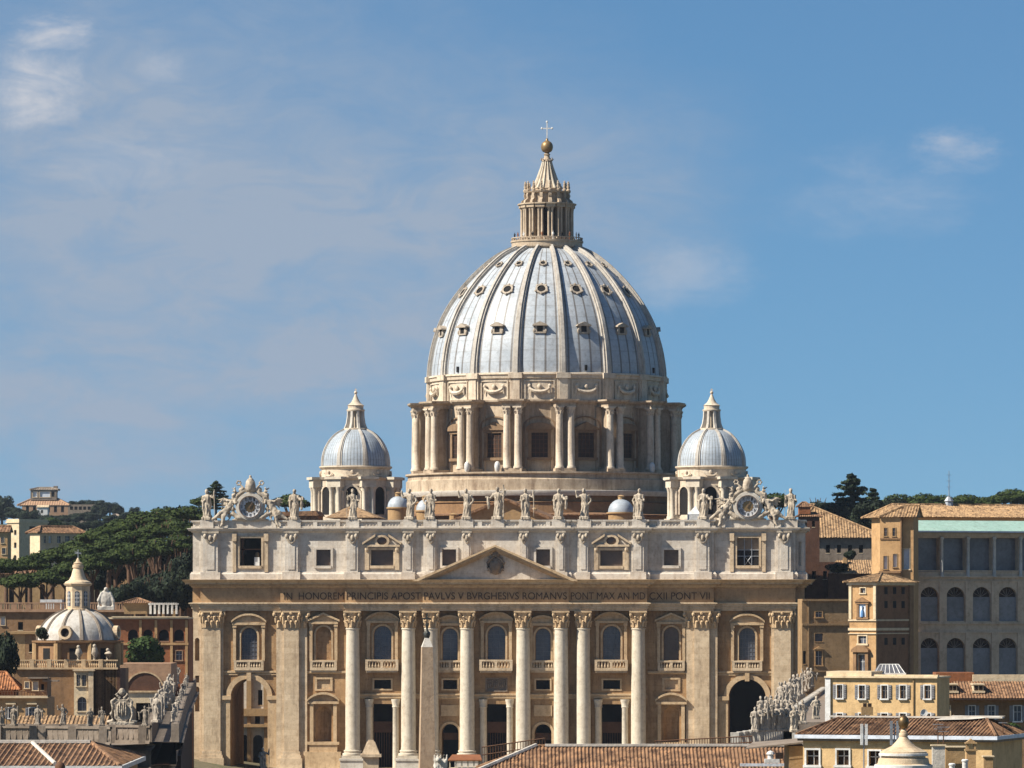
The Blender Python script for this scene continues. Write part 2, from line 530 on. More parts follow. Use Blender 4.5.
def leadmat(name, base, var, n_seam, rust, zdiv=0.0):
    """lead sheets: standing seams by angle round the dome's own axis, run-off stains"""
    m = mat(name, base, var, rust, 0.16, 0.34, rough=0.5, bump=0.08, streak=0.06, lo=0.52, hi=0.7, spec=0.4)
    t = m.node_tree
    bs = t.nodes['Principled BSDF']
    src = bs.inputs['Base Color'].links[0].from_socket
    o = N(t, 'ShaderNodeTexCoord').outputs['Object']
    sp = N(t, 'ShaderNodeSeparateXYZ')
    t.links.new(o, sp.inputs[0])
    ang = mathn(t, 'ARCTAN2', sp.outputs[1], sp.outputs[0])
    fr = mathn(t, 'FRACT', mathn(t, 'MULTIPLY', ang, n_seam / (2 * PI)), 0.0)
    tri = mathn(t, 'ABSOLUTE', mathn(t, 'SUBTRACT', fr, 0.5), 0.0)
    r = ramp(t, [(0.0, (0.42, 0.36, 0.31)), (0.06, (0.5, 0.44, 0.39)), (0.12, (1, 1, 1))])
    t.links.new(tri, r.inputs[0])
    col = mixc(t, 1.0, src, r.outputs[0], 'MULTIPLY')
    if zdiv:
        fz = mathn(t, 'FRACT', mathn(t, 'MULTIPLY', sp.outputs[2], 1 / zdiv), 0.0)
        r2 = ramp(t, [(0.0, (0.8, 0.78, 0.76)), (0.12, (1, 1, 1)), (1.0, (0.95, 0.96, 0.97))])
        t.links.new(fz, r2.inputs[0])
        col = mixc(t, 1.0, col, r2.outputs[0], 'MULTIPLY')
    t.links.new(col, bs.inputs['Base Color'])
    return m
M['lead'] = leadmat('lead_sheet', (0.42, 0.445, 0.47), (0.30, 0.33, 0.36), 64, (0.19, 0.16, 0.135), 2.4)
M['lead_small'] = leadmat('pale_lead_sheet', (0.40, 0.44, 0.475), (0.29, 0.33, 0.37), 64, (0.33, 0.33, 0.33), 1.2)
M['dome_plaster'] = mat('dome_white_plaster', (0.50, 0.47, 0.42), (0.41, 0.375, 0.33), (0.22, 0.18, 0.145), 0.5, 0.5, streak=0.1)
# ================================================================ the basilica: front
BAS = thing('basilica', 'huge domed basilica of pale travertine with columned front and tall ribbed lead dome', 'basilica')
GZ = -3.0
def lvl(o, a):
    o = abs(o)
    return a[0] if o < 73 else a[1] if o < 151 else a[2] if o < 217 else a[3] if o < 298 else a[4]
WP = (-1.6, -1.1, -0.6, 0.0, 1.0)
EP = (-3.75, -3.25, -1.85, -1.05, 0.5)
AP = (-2.5, -2.0, -0.9, -0.3, 0.8)
EDGE = [-307, -298, -217, -151, -73, 73, 151, 217, 298, 307]
def stepped(a, back=20.0):
    p = [(X(-307), back)]
    for i in range(9):
        y = lvl((EDGE[i] + EDGE[i + 1]) / 2, a)
        p += [(X(EDGE[i]), y), (X(EDGE[i + 1]), y)]
    p.append((X(307), back))
    return p
zA, zEnt, zAtt, zBal = Z(610.7), Z(610.7), Z(579.6), Z(527)
# ---- openings of the lower wall, by bay
BIG = [(-114.5, 17.5), (0, 17.5), (115, 17.5)]
SMALL = [(-46.5, 15), (46.5, 15)]
SIDE = [(-174, 15), (174.5, 15)]
ARCH = [(-249.5, 37), (250, 37)]
holes = {i: [] for i in range(9)}
def seg(o):
    return max(i for i in range(9) if EDGE[i] <= o)
def hole(o, loop, depth):
    holes[seg(o)].append((loop, depth))
for o, w in BIG:
    hole(o, arch(X(o), X(w), Z(660), Z(626)), 0.9)
    hole(o, rect(X(o - 8.5), X(o + 8.5), Z(688.5), Z(680)) if o else rect(X(-9.5), X(9.5), Z(690.5), Z(679)), 1.0 if o else 0.25)
    hole(o, rect(X(o - 11.3), X(o + 11.3), Z(768), Z(704)), 5.0)
for o, w in SMALL:
    hole(o, arch(X(o), X(w), Z(660), Z(628.5)), 0.9)
    hole(o, rect(X(o - 7), X(o + 7), Z(689), Z(680)), 1.0)
    hole(o, arch(X(o), X(17), Z(768), Z(724)), 4.0)
for o, w in SIDE:
    hole(o, arch(X(o), X(w), Z(660), Z(627)), 0.8)
    hole(o, rect(X(o - 6.5), X(o + 6.5), Z(689), Z(679.5)), 0.3)
    hole(o, arch(X(o), X(16), Z(742), Z(706)), 1.3)
for o, w in ARCH:
    hole(o, arch(X(o), X(16), Z(660), Z(628)), 0.8)
    hole(o, arch(X(o), X(w), Z(771), Z(679), 20), 11.0 if o < 0 else 9.0)
mb = MB()
for i in range(9):
    y = lvl((EDGE[i] + EDGE[i + 1]) / 2, WP)
    if i in (0, 8):
        c = (EDGE[i] + EDGE[i + 1]) / 2
        hh = [(arch(X(c), X(4.6), Z(661), Z(638)), 0.7), (rect(X(c - 2), X(c + 2), Z(683), Z(676)), 0.5), (arch(X(c), X(4.6), Z(712), Z(687)), 0.7)]
        MB().wall(X(EDGE[i]), X(EDGE[i + 1]), GZ, Z(608), y - .45, hh).box(X(EDGE[i]), X(EDGE[i]) + .02, y - .44, y + .6, GZ, Z(608)).build('end_pier', M['pale_stone'], BAS)
        mb.wall(X(EDGE[i]), X(EDGE[i + 1]), GZ, Z(608), y + .26, [])
    else:
        mb.wall(X(EDGE[i]), X(EDGE[i + 1]), GZ, Z(608), y, holes[i])
    if i:
        y0 = lvl((EDGE[i - 1] + EDGE[i]) / 2, WP)
        x = X(EDGE[i])
        vs = [(x, y0, GZ), (x, y, GZ), (x, y, Z(608)), (x, y0, Z(608))]
        mb.add(vs, [(0, 1, 2, 3)])
# sides and back of the block, leaving the two passages free
mb.box(X(-307), X(-269), 1.72, 21.5, GZ, zAtt - 0.1)
mb.box(X(-269), X(-230), 1.0, 21.5, Z(679) + 0.05, zAtt - 0.11)
mb.box(X(-230), X(231), 5.1, 21.5, GZ, zAtt - 0.12)
mb.box(X(231), X(269), 9.1, 21.5, GZ, zAtt - 0.13)
mb.box(X(269), X(307), 1.72, 21.5, GZ, zAtt - 0.1)
mb.box(X(231), X(269), 1.0, 9.2, Z(679) + 0.05, zAtt - 0.2)
mb.box(X(-230), X(231), 1.2, 5.2, Z(622), zAtt - 0.2)
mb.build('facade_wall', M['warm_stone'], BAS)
# string course, arch mouldings, impost blocks, panels: relief of the wall, each bay of it
mb = MB()
for i in (2, 3, 4, 5, 6):
    a, b = EDGE[i], EDGE[i + 1]
    if i == 2 or i == 6:
        continue
    y = lvl((a + b) / 2, WP)
    mb.sweep([(X(a), y), (X(b), y)], [(0, Z(699)), (0.22, Z(698)), (0.22, Z(696)), (0.4, Z(695)), (0.4, Z(693.8)), (0, Z(693.5))])
for a, b in ((-217, -151), (151, 217), (-298, -217), (217, 298)):
    y = lvl((a + b) / 2, WP)
    mb.sweep([(X(a), y), (X(b), y)], [(0, Z(674)), (0.3, Z(673)), (0.3, Z(671.3)), (0, Z(671))])
for o, w in ARCH:                                    # archivolt, keystone and imposts of the two great arches
    r0, r1 = X(w / 2), X(w / 2 + 5)
    zc = Z(679) - r0
    for q in range(20):
        a0, a1 = PI * q / 20, PI * (q + 1) / 20
        pr = [(X(o) + r * math.cos(a), zc + r * math.sin(a)) for r, a in ((r0, a0), (r1, a0), (r1, a1), (r0, a1))]
        mb.prism(pr, -0.35, 0.05)
    mb.box(X(o - 2.2), X(o + 2.2), -0.75, 0.02, Z(681), Z(672.8))
    for s in (-1, 1):
        mb.box(X(o + s * 24.2) - X(6.2), X(o + s * 24.2) + X(6.2), -0.7, 0.04, Z(700), Z(696))
        mb.box(X(o + s * 24) - X(5), X(o + s * 24) + X(5), -0.4, 0.03, Z(768), Z(700))
    mb.box(X(o - 30), X(o + 30), -0.18, 0.01, Z(675.3), Z(673.8))
mb.build('wall_moulding', M['trim_stone'], BAS, fix=True)
# ---- columns
def cap_round(r, h):
    m = MB()
    m.lathe([(r * 1.0, 0), (r * 1.07, 0.05 * h), (r * 0.96, 0.08 * h), (r * 1.02, 0.5 * h), (r * 1.18, 0.8 * h), (r * 1.38, 0.9 * h)], n=16)
    for row, (zz, rr, hh, n) in enumerate(((0.06, 1.0, 0.36, 8), (0.3, 1.03, 0.36, 8))):
        for k in range(n):
            a = 2 * PI * (k + 0.5 * row) / n
            c, s_ = math.cos(a), math.sin(a)
            pts = [(c * r * q, s_ * r * q, zz * h + t * hh * h) for q, t in ((rr + .02, 0), (rr + .1, 0.6), (rr + .28, 1.0), (rr + .42, 0.88))]
            m.tube(pts, [0.19 * r, 0.21 * r, 0.17 * r, 0.1 * r], 5)
    for k in range(4):
        a = PI / 4 + k * PI / 2
        c, s_ = math.cos(a), math.sin(a)
        m.tube([(c * r * 1.1, s_ * r * 1.1, .55 * h), (c * r * 1.45, s_ * r * 1.45, .86 * h)], [0.12 * r, 0.16 * r], 5)
        m.ell((c * r * 1.6, s_ * r * 1.6, .78 * h), (0.24 * r, 0.24 * r, 0.14 * h), 7, 5)
    m.box(-1.36 * r, 1.36 * r, -1.36 * r, 1.36 * r, 0.9 * h, h)
    return m
rB, rT = 1.38, 1.2
zc0, zc1, zc2 = Z(757), Z(628), Z(610.7)
sh = MB()
prof = [(rB + 0.75, zc0 - X(0)), (rB + 0.75, zc0 + .45)]
sh.box(-rB - .55, rB + .55, -rB - .55, rB + .55, zc0 - .25, zc0 + .3)
sh.lathe([(rB + .5, zc0 + .3), (rB + .55, zc0 + .5), (rB + .5, zc0 + .72), (rB + .2, zc0 + .8), (rB + .2, zc0 + .95), (rB + .32, zc0 + 1.05), (rB + .3, zc0 + 1.25), (rB + .05, zc0 + 1.35),
          (rB, zc0 + 2), (rB, zc0 + 9), (rB * .95, zc0 + 16), (rT + .02, zc1 - .3), (rT + .14, zc1 - .25), (rT + .14, zc1 - .05), (rT, zc1)], n=28)
sh_me = sh.mesh('column', 35)
sh_me.materials.append(M['column_stone'])
cap_me = cap_round(rT, zc2 - zc1 - 0.02).mesh('capital', 40)
cap_me.materials.append(M['trim_stone'])
pe = MB()
pe.box(-2.15, 2.15, -2.15, 2.2, GZ, zc0 - .62)
pe.box(-2.35, 2.35, -2.35, 2.2, zc0 - .62, zc0 - .25)
ped_me = pe.mesh('pedestal')
ped_me.materials.append(M['white_stone'])
for o in (-144, -88, -65, -29, 27, 65, 87, 142):
    y = lvl(o, WP) - 0.95
    c = link('column', sh_me, BAS, loc=(X(o), y, 0))
    link('capital', cap_me, c, loc=(0, 0, zc1))
    link('pedestal', ped_me, c)
# ---- pilasters
def pilaster(o, w, y, pr, name='pilaster', back=None):
    m = MB()
    hw = X(w / 2)
    m.box(-hw, hw, -pr, 0.02, zc0 + 1.0, zc1)
    m.box(-hw - .25, hw + .25, -pr - .25, 0.03, zc0 + .3, zc0 + 1.0)
    m.box(-hw - .45, hw + .45, -pr - .45, 0.04, zc0 - .25, zc0 + .3)
    m.box(-hw - .7, hw + .7, -pr - .7, 0.05, GZ, zc0 - .25)
    if back:
        hb = X(back / 2)
        m.box(-hb, hb, -pr * .5, 0.01, zc0 + 1.0, zc1)
        m.box(-hb, hb, -pr * .5 - .12, 0.015, GZ, zc0 + 1.01)
    p = m.build(name, M['pale_stone'], BAS, loc=(X(o), y, 0))
    m = MB()
    h = zc2 - zc1 - .02
    def cp(hw, pr, z0=0):
        m.prism([(-hw, 0), (hw, 0), (hw * 1.03, .55 * h), (hw * 1.16, .9 * h), (-hw * 1.16, .9 * h), (-hw * 1.03, .55 * h)], -pr - .1, 0.02)
        m.box(-hw * 1.2, hw * 1.2, -pr - .5, 0.03, .9 * h, h)
        n = max(3, int(hw * 2 / 0.9))
        for row in range(2):
            for k in range(n + row):
                x = -hw + (k + .5 * (1 - row)) * 2 * hw / n
                z = (.04, .32)[row] * h
                m.tube([(x, -pr - .05, z), (x, -pr - .25, z + .22 * h), (x, -pr - .5, z + .36 * h), (x, -pr - .62, z + .31 * h)], [.26, .3, .24, .14], 5)
        for s_ in (-1, 1):
            m.ell((s_ * hw * 1.12, -pr - .45, .78 * h), (.34, .34, .42), 7, 5)
        m.ell((0, -pr - .5, .86 * h), (.3, .25, .3), 6, 4)
    if back:
        cp(X(back / 2), pr * .5)
    cp(hw, pr)
    m.build('capital', M['trim_stone'], p, smooth=40, loc=(0, 0, zc1))
for o in (-206, 205):
    pilaster(o, 15, -0.6 if abs(o) < 217 else 0, 1.0, back=31)
for o in (-286.5, 285):
    pilaster(o, 17, 0.0, 0.85, back=22)
for o in (-136 - 25, 134 + 25):                        # narrow pilasters behind the outermost columns
    pass
# ---- entablature
prof = [(-0.6, Z(610.7)), (0.0, Z(610.7)), (0.0, Z(608.8)), (0.2, Z(608.6)), (0.2, Z(606.2)), (0.42, Z(606)), (0.42, Z(604.4)), (0.7, Z(603.8)), (0.7, Z(602.8)), (0.0, Z(602.5))]
MB().sweep(stepped(EP), prof).build('architrave', M['pale_stone'], BAS)
ent = MB().sweep(stepped(EP), [(0.0, Z(602.6)), (0.0, Z(587.5))]).build('entablature', M['frieze_stone'], BAS)
prof = [(0.0, Z(587.6)), (0.25, Z(587)), (0.3, Z(585.9)), (0.55, Z(585.6)), (0.55, Z(584.3)), (1.25, Z(584.2)), (1.3, Z(582.6)), (1.45, Z(582)), (1.8, Z(580.3)), (1.9, Z(579.7)), (-0.9, Z(579.4))]
co = MB().sweep(stepped(EP), prof)
path = stepped(EP)
for i in range(1, len(path) - 2):                       # dentils under the cornice
    (xa, ya), (xb, yb) = path[i], path[i + 1]
    if abs(ya - yb) < 1e-6:
        n = int((xb - xa) / 0.62)
        for k in range(n):
            x = xa + (k + .5) * (xb - xa) / n
            co.box(x - .16, x + .16, ya - .82, ya - .5, Z(585.55), Z(584.28))
co.build('cornice', M['trim_stone'], BAS)
# ---- inscription
def text(body, x0, x1, y, z0, h, mt, parent, name='inscription', depth=0.04, offs=None):
    cu = bpy.data.curves.new('t', 'FONT')
    cu.body = body
    cu.extrude = depth
    cu.offset = -0.002
    cu.space_word = 1.0
    if offs:
        cu.offset = offs
    o = bpy.data.objects.new('t', cu)
    COL.objects.link(o)
    dg = bpy.context.evaluated_depsgraph_get()
    me = bpy.data.meshes.new_from_object(o.evaluated_get(dg))
    bpy.data.objects.remove(o)
    xs = [v.co.x for v in me.vertices]
    ys = [v.co.y for v in me.vertices]
    sx = (x1 - x0) / (max(xs) - min(xs))
    sz = h / (max(ys) - min(ys))
    mx, my = min(xs), min(ys)
    for v in me.vertices:
        v.co = Vector((x0 + (v.co.x - mx) * sx, y - v.co.z, z0 + (v.co.y - my) * sz))
    me.materials.clear()
    me.materials.append(mt)
    me.name = name
    return link(name, me, parent)
for body, a, b in (('IN  HONOREM', -213, -153), ('PRINCIPIS APOST', -149.5, -75), ('PAVLVS V BVRGHESIVS ROMANVS', -71.5, 71), ('PONT MAX AN MD', 75, 149), ('CXII PONT VII', 153, 213)):
    text(body, X(a), X(b), lvl((a + b) / 2, EP) - 0.03, Z(599.6), Z(592.4) - Z(599.6), M['letter'], ent)
# ---- pediment over the four middle columns
yP = EP[0]
ap, ex, zb = Z(545.3), X(78.5), Z(580.5)
mb = MB()
mb.prism([(-ex + 2.2, zb), (ex - 2.2, zb), (0, ap - 1.35)], yP + 0.25, yP + 1.6)
pd = mb.build('pediment', M['attic_stone'], BAS)
mb = MB()
for s in (-1, 1):
    for t0, t1, o in ((0.0, 0.34, 1.9), (0.34, 0.75, 1.55), (0.75, 1.1, 0.75), (1.1, 1.35, 0.4)):
        a = [(s * (ex + .3), zb - .1 - t0 * 0.2), (0, ap - t0), (0, ap - t1), (s * (ex + .3 - t1 * 2.0), zb - .1)]
        if t0 == 0:
            a[0] = (s * (ex + .9), zb - .15)
        if s < 0:
            a.reverse()
        mb.prism(a, yP - o, yP + 1.5)
mb.build('raking_cornice', M['trim_stone'], pd, fix=True)
mb = MB()                                               # carved arms with tiara in the gable
mb.ell((0, yP + .25, Z(566)), (1.35, .5, 1.7), 14, 8)
mb.ell((0, yP - .05, Z(566)), (.9, .45, 1.2), 12, 7)
mb.lathe([(0.75, Z(556.5)), (.85, Z(554.5)), (.6, Z(551.5)), (.15, Z(549.6))], (0, yP + .1, 0), 10)
for s in (-1, 1):
    mb.tube([(s * .3, yP, Z(557)), (s * 1.0, yP - .05, Z(559)), (s * 1.5, yP, Z(563)), (s * 1.35, yP, Z(568)), (s * .8, yP, Z(573.5))], [.2, .26, .3, .26, .15], 6)
    mb.tube([(s * 1.5, yP + .1, Z(571)), (-s * 1.3, yP + .02, Z(557.5))], .12, 5)
mb.build('carved_arms', M['greystone'], pd, smooth=50)

# ---- windows of the lower order
def window(o, w, zf, zt, y, mt, ped, wtot, name='window', arched=True, depth=0.6, grid=0):
    """surround with its gable, and the pane behind it"""
    x = X(o)
    hw, tw = X(w / 2), X(wtot / 2)
    m = MB()
    zcap = zt + 0.55
    for s in (-1, 1):
        m.box(min(x + s * (tw - .55), x + s * tw), max(x + s * (tw - .55), x + s * tw), y - .55, y + .02, zf - .2, zcap)
        m.box(min(x + s * (hw + .06), x + s * (hw + .4)), max(x + s * (hw + .06), x + s * (hw + .4)), y - .22, y + .01, zf, zt - (hw if arched else 0))
        m.box(min(x + s * (tw - .65), x + s * (tw + .1)), max(x + s * (tw - .65), x + s * (tw + .1)), y - .68, y + .03, zcap - .5, zcap)
    if arched:
        for q in range(10):
            a0, a1 = PI * q / 10, PI * (q + 1) / 10
            pr = [(x + r * math.cos(a), zt - hw + r * math.sin(a)) for r, a in ((hw + .06, a0), (hw + .4, a0), (hw + .4, a1), (hw + .06, a1))]
            m.prism(pr, y - .22, y + .01)
    m.box(x - tw - .15, x + tw + .15, y - .75, y + .04, zcap, zcap + .45)
    if ped == 'seg':
        n = 12
        R_ = 2.0 * tw
        half = tw + .3
        zb_ = zcap + .45
        sag = half * 0.42
        rr = (half * half + sag * sag) / (2 * sag)
        th = math.asin(min(1, half / rr))
        pts = [(x + rr * math.sin(th * (2 * k / n - 1)), zb_ + sag - rr + rr * math.cos(th * (2 * k / n - 1))) for k in range(n + 1)]
        m.prism(list(reversed(pts)), y - .4, y + .03) if False else m.prism([(pts[0][0], zb_ - .01)] + [(pts[-1][0], zb_ - .01)] + list(reversed(pts[1:-1])), y - .4, y + .03)
        for k in range(n):
            (xa, za), (xb, zb2) = pts[k], pts[k + 1]
            m.prism([(xa, za), (xb, zb2), (xb, zb2 + .36), (xa, za + .36)], y - .95, y + .02)
    elif ped == 'tri':
        zb_ = zcap + .45
        hgt = (tw + .3) * 0.45
        m.prism([(x - tw - .3, zb_), (x + tw + .3, zb_), (x, zb_ + hgt)], y - .4, y + .03)
        for s in (-1, 1):
            pr = [(x + s * (tw + .45), zb_), (x, zb_ + hgt), (x, zb_ + hgt + .4), (x + s * (tw + .45), zb_ + .36)]
            if s > 0:
                pr.reverse()
            m.prism(pr, y - .95, y + .02)
    m.box(x - tw, x + tw, y - .3, y + .02, zf - .45, zf - .02)
    ob = m.build(name, M['trim_stone'], BAS, fix=True)
    p = MB()
    p.box(x - hw - .05, x + hw + .05, y + depth, y + depth + .1, zf - .05, zt + .05)
    pa = p.build('pane', mt, ob)
    if grid:
        g = MB()
        for k in range(1, grid):
            xx = x - hw + 2 * hw * k / grid
            g.box(xx - .035, xx + .035, y + depth - .08, y + depth - .01, zf, zt - .2)
        nz = int((zt - zf) / 0.8)
        for k in range(1, nz + 1):
            g.box(x - hw, x + hw, y + depth - .1, y + depth - .02, zf + k * .8 - .028, zf + k * .8 + .028)
        g.build('glazing_bars', M['glass_grey'], ob)
    return ob
for o, w in BIG:
    window(o, w, Z(660), Z(626), lvl(o, WP), M['glass'], 'seg', 31, grid=3)
for o, w in SMALL:
    window(o, w, Z(660), Z(628.5), lvl(o, WP), M['glass'], 'seg', 26, grid=2)
for o, w in SIDE:
    window(o, w, Z(660), Z(627), lvl(o, WP), M['glass_warm'] if o > 0 else M['warm_stone'], 'tri', 28)
for o, w in ARCH:
    window(o, 16, Z(660), Z(628), 0.0, M['glass'], 'seg', 32, grid=5)
# ---- balconies
def balcony(o, w, out, y, zf, zt):
    x, hw = X(o), X(w / 2)
    m = MB()
    m.box(x - hw, x + hw, y - out, y + .03, zf, zf + .55)
    m.box(x - hw + .15, x + hw - .15, y - out + .2, y + .03, zf - .35, zf)
    m.box(x - hw, x + hw, y - out, y - out + .4, zt - .32, zt)
    for s in (-1, 1):
        m.box(min(x + s * hw, x + s * (hw - .5)), max(x + s * hw, x + s * (hw - .5)), y - out + .01, y + .02, zf + .5, zt - .01)
    m.box(x - .25, x + .25, y - out + .02, y - out + .38, zf + .5, zt - .1)
    n = max(2, int(w * S / .62))
    for k in range(n):
        xx = x - hw + .5 + (k + .5) * (2 * hw - 1.0) / n
        m.lathe([(.1, zf + .54), (.19, zf + .8), (.08, zf + 1.2), (.13, zt - .3)], (xx, y - out + .2, 0), 6)
    m.build('balcony', M['pale_stone'], BAS)
for o, w in BIG:
    balcony(o, 33, 1.7, lvl(o, WP), Z(670.5), Z(659.5))
for o, w in SMALL:
    balcony(o, 26, 0.5, lvl(o, WP), Z(670.5), Z(660.5))
for o, w in SIDE:
    balcony(o, 27, 0.7, lvl(o, WP), Z(670.5), Z(660.5))
for o, w in ARCH:
    balcony(o, 30, 0.8, 0.0, Z(670.5), Z(660.5))
# ---- dark rectangular openings, relief panel, doors
for o in (-114.5, 115, -46.5, 46.5):
    hw = 8.5 if abs(o) > 60 else 7
    y = lvl(o, WP)
    m = MB()
    m.prism(rect(X(o - hw - 1.6), X(o + hw + 1.6), Z(679.9), Z(678.4)), y - .15, y + .02)
    m.prism(rect(X(o - hw - 1.6), X(o + hw + 1.6), Z(690.4), Z(689.1)), y - .15, y + .02)
    for s in (-1, 1):
        m.box(X(o + s * (hw + .8)) - .15, X(o + s * (hw + .8)) + .15, y - .14, y + .03, Z(689.1), Z(679.9))
    fr = m.build('mezzanine_window', M['trim_stone'], BAS)
    MB().box(X(o - hw) - .1, X(o + hw) + .1, y + .85, y + .95, Z(689.5), Z(679.5)).build('pane', M['black'], fr)
m = MB()
y = WP[0]
for k in range(9):                                       # figures of the marble relief
    xx = X(-8 + 2 * k)
    m.ell((xx, y + .12, Z(685.5 - (k % 3))), (.16, .16, .55 + .1 * (k % 2)), 7, 5)
    m.ell((xx, y + .02, Z(681.6 - (k % 3) * .7)), (.13, .13, .15), 6, 4)
m.prism(rect(X(-9.6), X(9.6), Z(690.6), Z(678.9)), y + .2, y + .28)
m.box(X(-11), X(11), y - .15, y + .02, Z(678.9), Z(677.8))
m.box(X(-11), X(11), y - .14, y + .03, Z(691.6), Z(690.5))
for s in (-1, 1):
    m.box(X(s * 10.3) - .14, X(s * 10.3) + .14, y - .13, y + .01, Z(690.5), Z(678.9))
m.build('marble_relief', M['greystone'], BAS, smooth=50)
m = MB()
m.lathe([(.62, GZ), (.6, -.5), (.56, Z(708)), (.7, Z(706.8)), (.62, Z(706)), (.78, Z(702)), (.85, Z(700.4)), (.85, Z(699.2))], n=14)
dc = m.mesh('door_column', 40)
dc.materials.append(M['column_stone'])
for o, w in BIG:
    y = lvl(o, WP)
    x = X(o)
    d = MB().box(x - X(11.4), x + X(11.4), y + 4.9, y + 5.0, GZ, Z(703.9)).build('doorway', M['black'], BAS)  # black sheet paints in the unlit portico behind the door
    MB().box(x - X(11.2), x + X(11.2), y + 3.0, y + 3.2, Z(733), Z(722)).build('gate_panel', M['iron'], d)
    g = MB()
    for k in range(9):
        xx = x + X(-10 + 2.5 * k)
        g.box(xx - .05, xx + .05, y + 3.25, y + 3.35, GZ, Z(733))
    g.build('gate', M['iron'], d)
    for s in (-1, 1):
        link('door_column', dc, d, loc=(x + s * X(13.4), y - .25, 0))
        link('door_column', dc, d, loc=(x + s * X(13.2), y + 1.6, 0))
for o, w in SMALL:
    y = lvl(o, WP)
    x = X(o)
    d = MB().box(x - X(8.7), x + X(8.7), y + 3.9, y + 4.0, GZ, Z(723.8)).build('arched_doorway', M['black'], BAS)  # black sheet again for the unlit portico depth
    MB().box(x - X(8.3), x + X(8.3), y + 2.2, y + 2.3, Z(740), Z(733)).build('gate_panel', M['iron'], d)
    f = MB()
    for q in range(12):
        a0, a1 = PI * q / 12, PI * (q + 1) / 12
        f.prism([(x + r * math.cos(a), Z(724) - X(8.5) + r * math.sin(a)) for r, a in ((X(8.55), a0), (X(11), a0), (X(11), a1), (X(8.55), a1))], y - .2, y + .02)
    for s in (-1, 1):
        f.box(min(x + s * X(8.55), x + s * X(11)), max(x + s * X(8.55), x + s * X(11)), y - .2, y + .02, GZ, Z(724) - X(8.5))
    f.box(x - X(9), x + X(9), y - .12, y + .01, Z(716), Z(705))
    f.build('door_surround', M['trim_stone'], d, fix=True)
# black sheet deep in the north arch, painting in the passage's shade
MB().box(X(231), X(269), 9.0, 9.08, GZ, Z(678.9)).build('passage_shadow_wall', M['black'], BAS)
# ---- niches of the side bays
for o, w in SIDE:
    y = lvl(o, WP)
    x = X(o)
    m = MB()
    hw = X(8)
    zz = Z(742)
    m.lathe([(hw + .02, zz - .1), (hw + .02, Z(706) - hw), (hw * .87, Z(706) - hw * .5), (hw * .5, Z(706) - hw * .13), (0.02, Z(706))], (x, y + .1, 0), 16, 0, PI, cap=False)
    ni = m.build('niche', M['warm_stone'], BAS, smooth=50)
    m = MB()
    for s in (-1, 1):
        m.box(min(x + s * X(10), x + s * X(13.5)), max(x + s * X(10), x + s * X(13.5)), y - .8, y + .02, Z(742), Z(704))
    m.box(x - X(15.5), x + X(15.5), y - 1.0, y + .03, Z(704), Z(701.5))
    n = 14
    half, sag = X(16), X(7)
    rr = (half * half + sag * sag) / (2 * sag)
    th = math.asin(half / rr)
    pts = [(x + rr * math.sin(th * (2 * k / n - 1)), Z(701.5) + sag - rr + rr * math.cos(th * (2 * k / n - 1))) for k in range(n + 1)]
    m.prism([(pts[0][0], Z(701.6)), (pts[-1][0], Z(701.6))] + list(reversed(pts[1:-1])), y - .5, y + .03)
    for k in range(n):
        (xa, za), (xb, zb2) = pts[k], pts[k + 1]
        m.prism([(xa, za), (xb, zb2), (xb, zb2 + .4), (xa, za + .4)], y - 1.25, y + .02)
    m.box(x - X(16), x + X(16), y - 1.0, y + .04, Z(745), Z(742))
    m.box(x - X(14), x + X(14), y - .8, y + .03, Z(752), Z(745))
    m.box(x - X(18), x + X(18), y - 1.6, y + .05, GZ, Z(752))
    m.build('niche_surround', M['trim_stone'], ni, fix=True)
    m = MB()
    m.prism(rect(x - X(6.6), x + X(6.6), Z(689.1), Z(679.4)), y + .2, y + .28)
    m.box(x - X(9), x + X(9), y - .2, y + .02, Z(679.4), Z(677.6))
    m.box(x - X(9), x + X(9), y - .19, y + .03, Z(691), Z(689.1))
    for s in (-1, 1):
        m.box(x + s * X(7.8) - .22, x + s * X(7.8) + .22, y - .18, y + .01, Z(689.1), Z(679.4))
    m.build('stone_panel', M['trim_stone'], BAS)
# ================================================================ attic
za0, za1, za2 = Z(579.5), Z(572), Z(531)
AH = {i: [] for i in range(9)}
AW = [(-248, 11, 565.6, 537.7, 'big'), (250.8, 10.9, 565.6, 538, 'big'), (-174, 7.3, 565.6, 549.5, 'plain'), (174.5, 7.3, 565.6, 550, 'plain'),
      (-114.5, 11.3, 565.6, 550, 'gable'), (115, 11.3, 566, 550.5, 'gable'), (-47, 7, 565.8, 549.4, 'plain'), (47, 7, 565.8, 549.4, 'plain')]
for o, hw, a, b, k in AW:
    AH[seg(o)].append((rect(X(o - hw), X(o + hw), Z(a), Z(b)), 0.9))
mb = MB()
for i in range(9):
    y = lvl((EDGE[i] + EDGE[i + 1]) / 2, AP)
    hl = list(AH[i])
    if i in (0, 8):
        c = (EDGE[i] + EDGE[i + 1]) / 2
        hl.append((rect(X(c - 1.5), X(c + 1.5), Z(566), Z(542)), 0.3))
    mb.wall(X(EDGE[i]), X(EDGE[i + 1]), za0, za2 + .1, y, hl)
    if i:
        y0 = lvl((EDGE[i - 1] + EDGE[i]) / 2, AP)
        x = X(EDGE[i])
        mb.add([(x, y0, za0), (x, y, za0), (x, y, za2 + .1), (x, y0, za2 + .1)], [(0, 1, 2, 3)])
mb.box(X(-307), X(-262), 1.72, 17.0, za0, Z(529))
mb.box(X(262), X(307), 1.72, 17.0, za0, Z(529))
mb.box(X(-234), X(237), 1.3, 17.0, za0, Z(529) - .01)
mb.box(X(-262), X(-234), 1.4, 17.0, Z(537), Z(529) - .02)
mb.box(X(-262), X(-234), 9.4, 17.0, za0, Z(536.9))
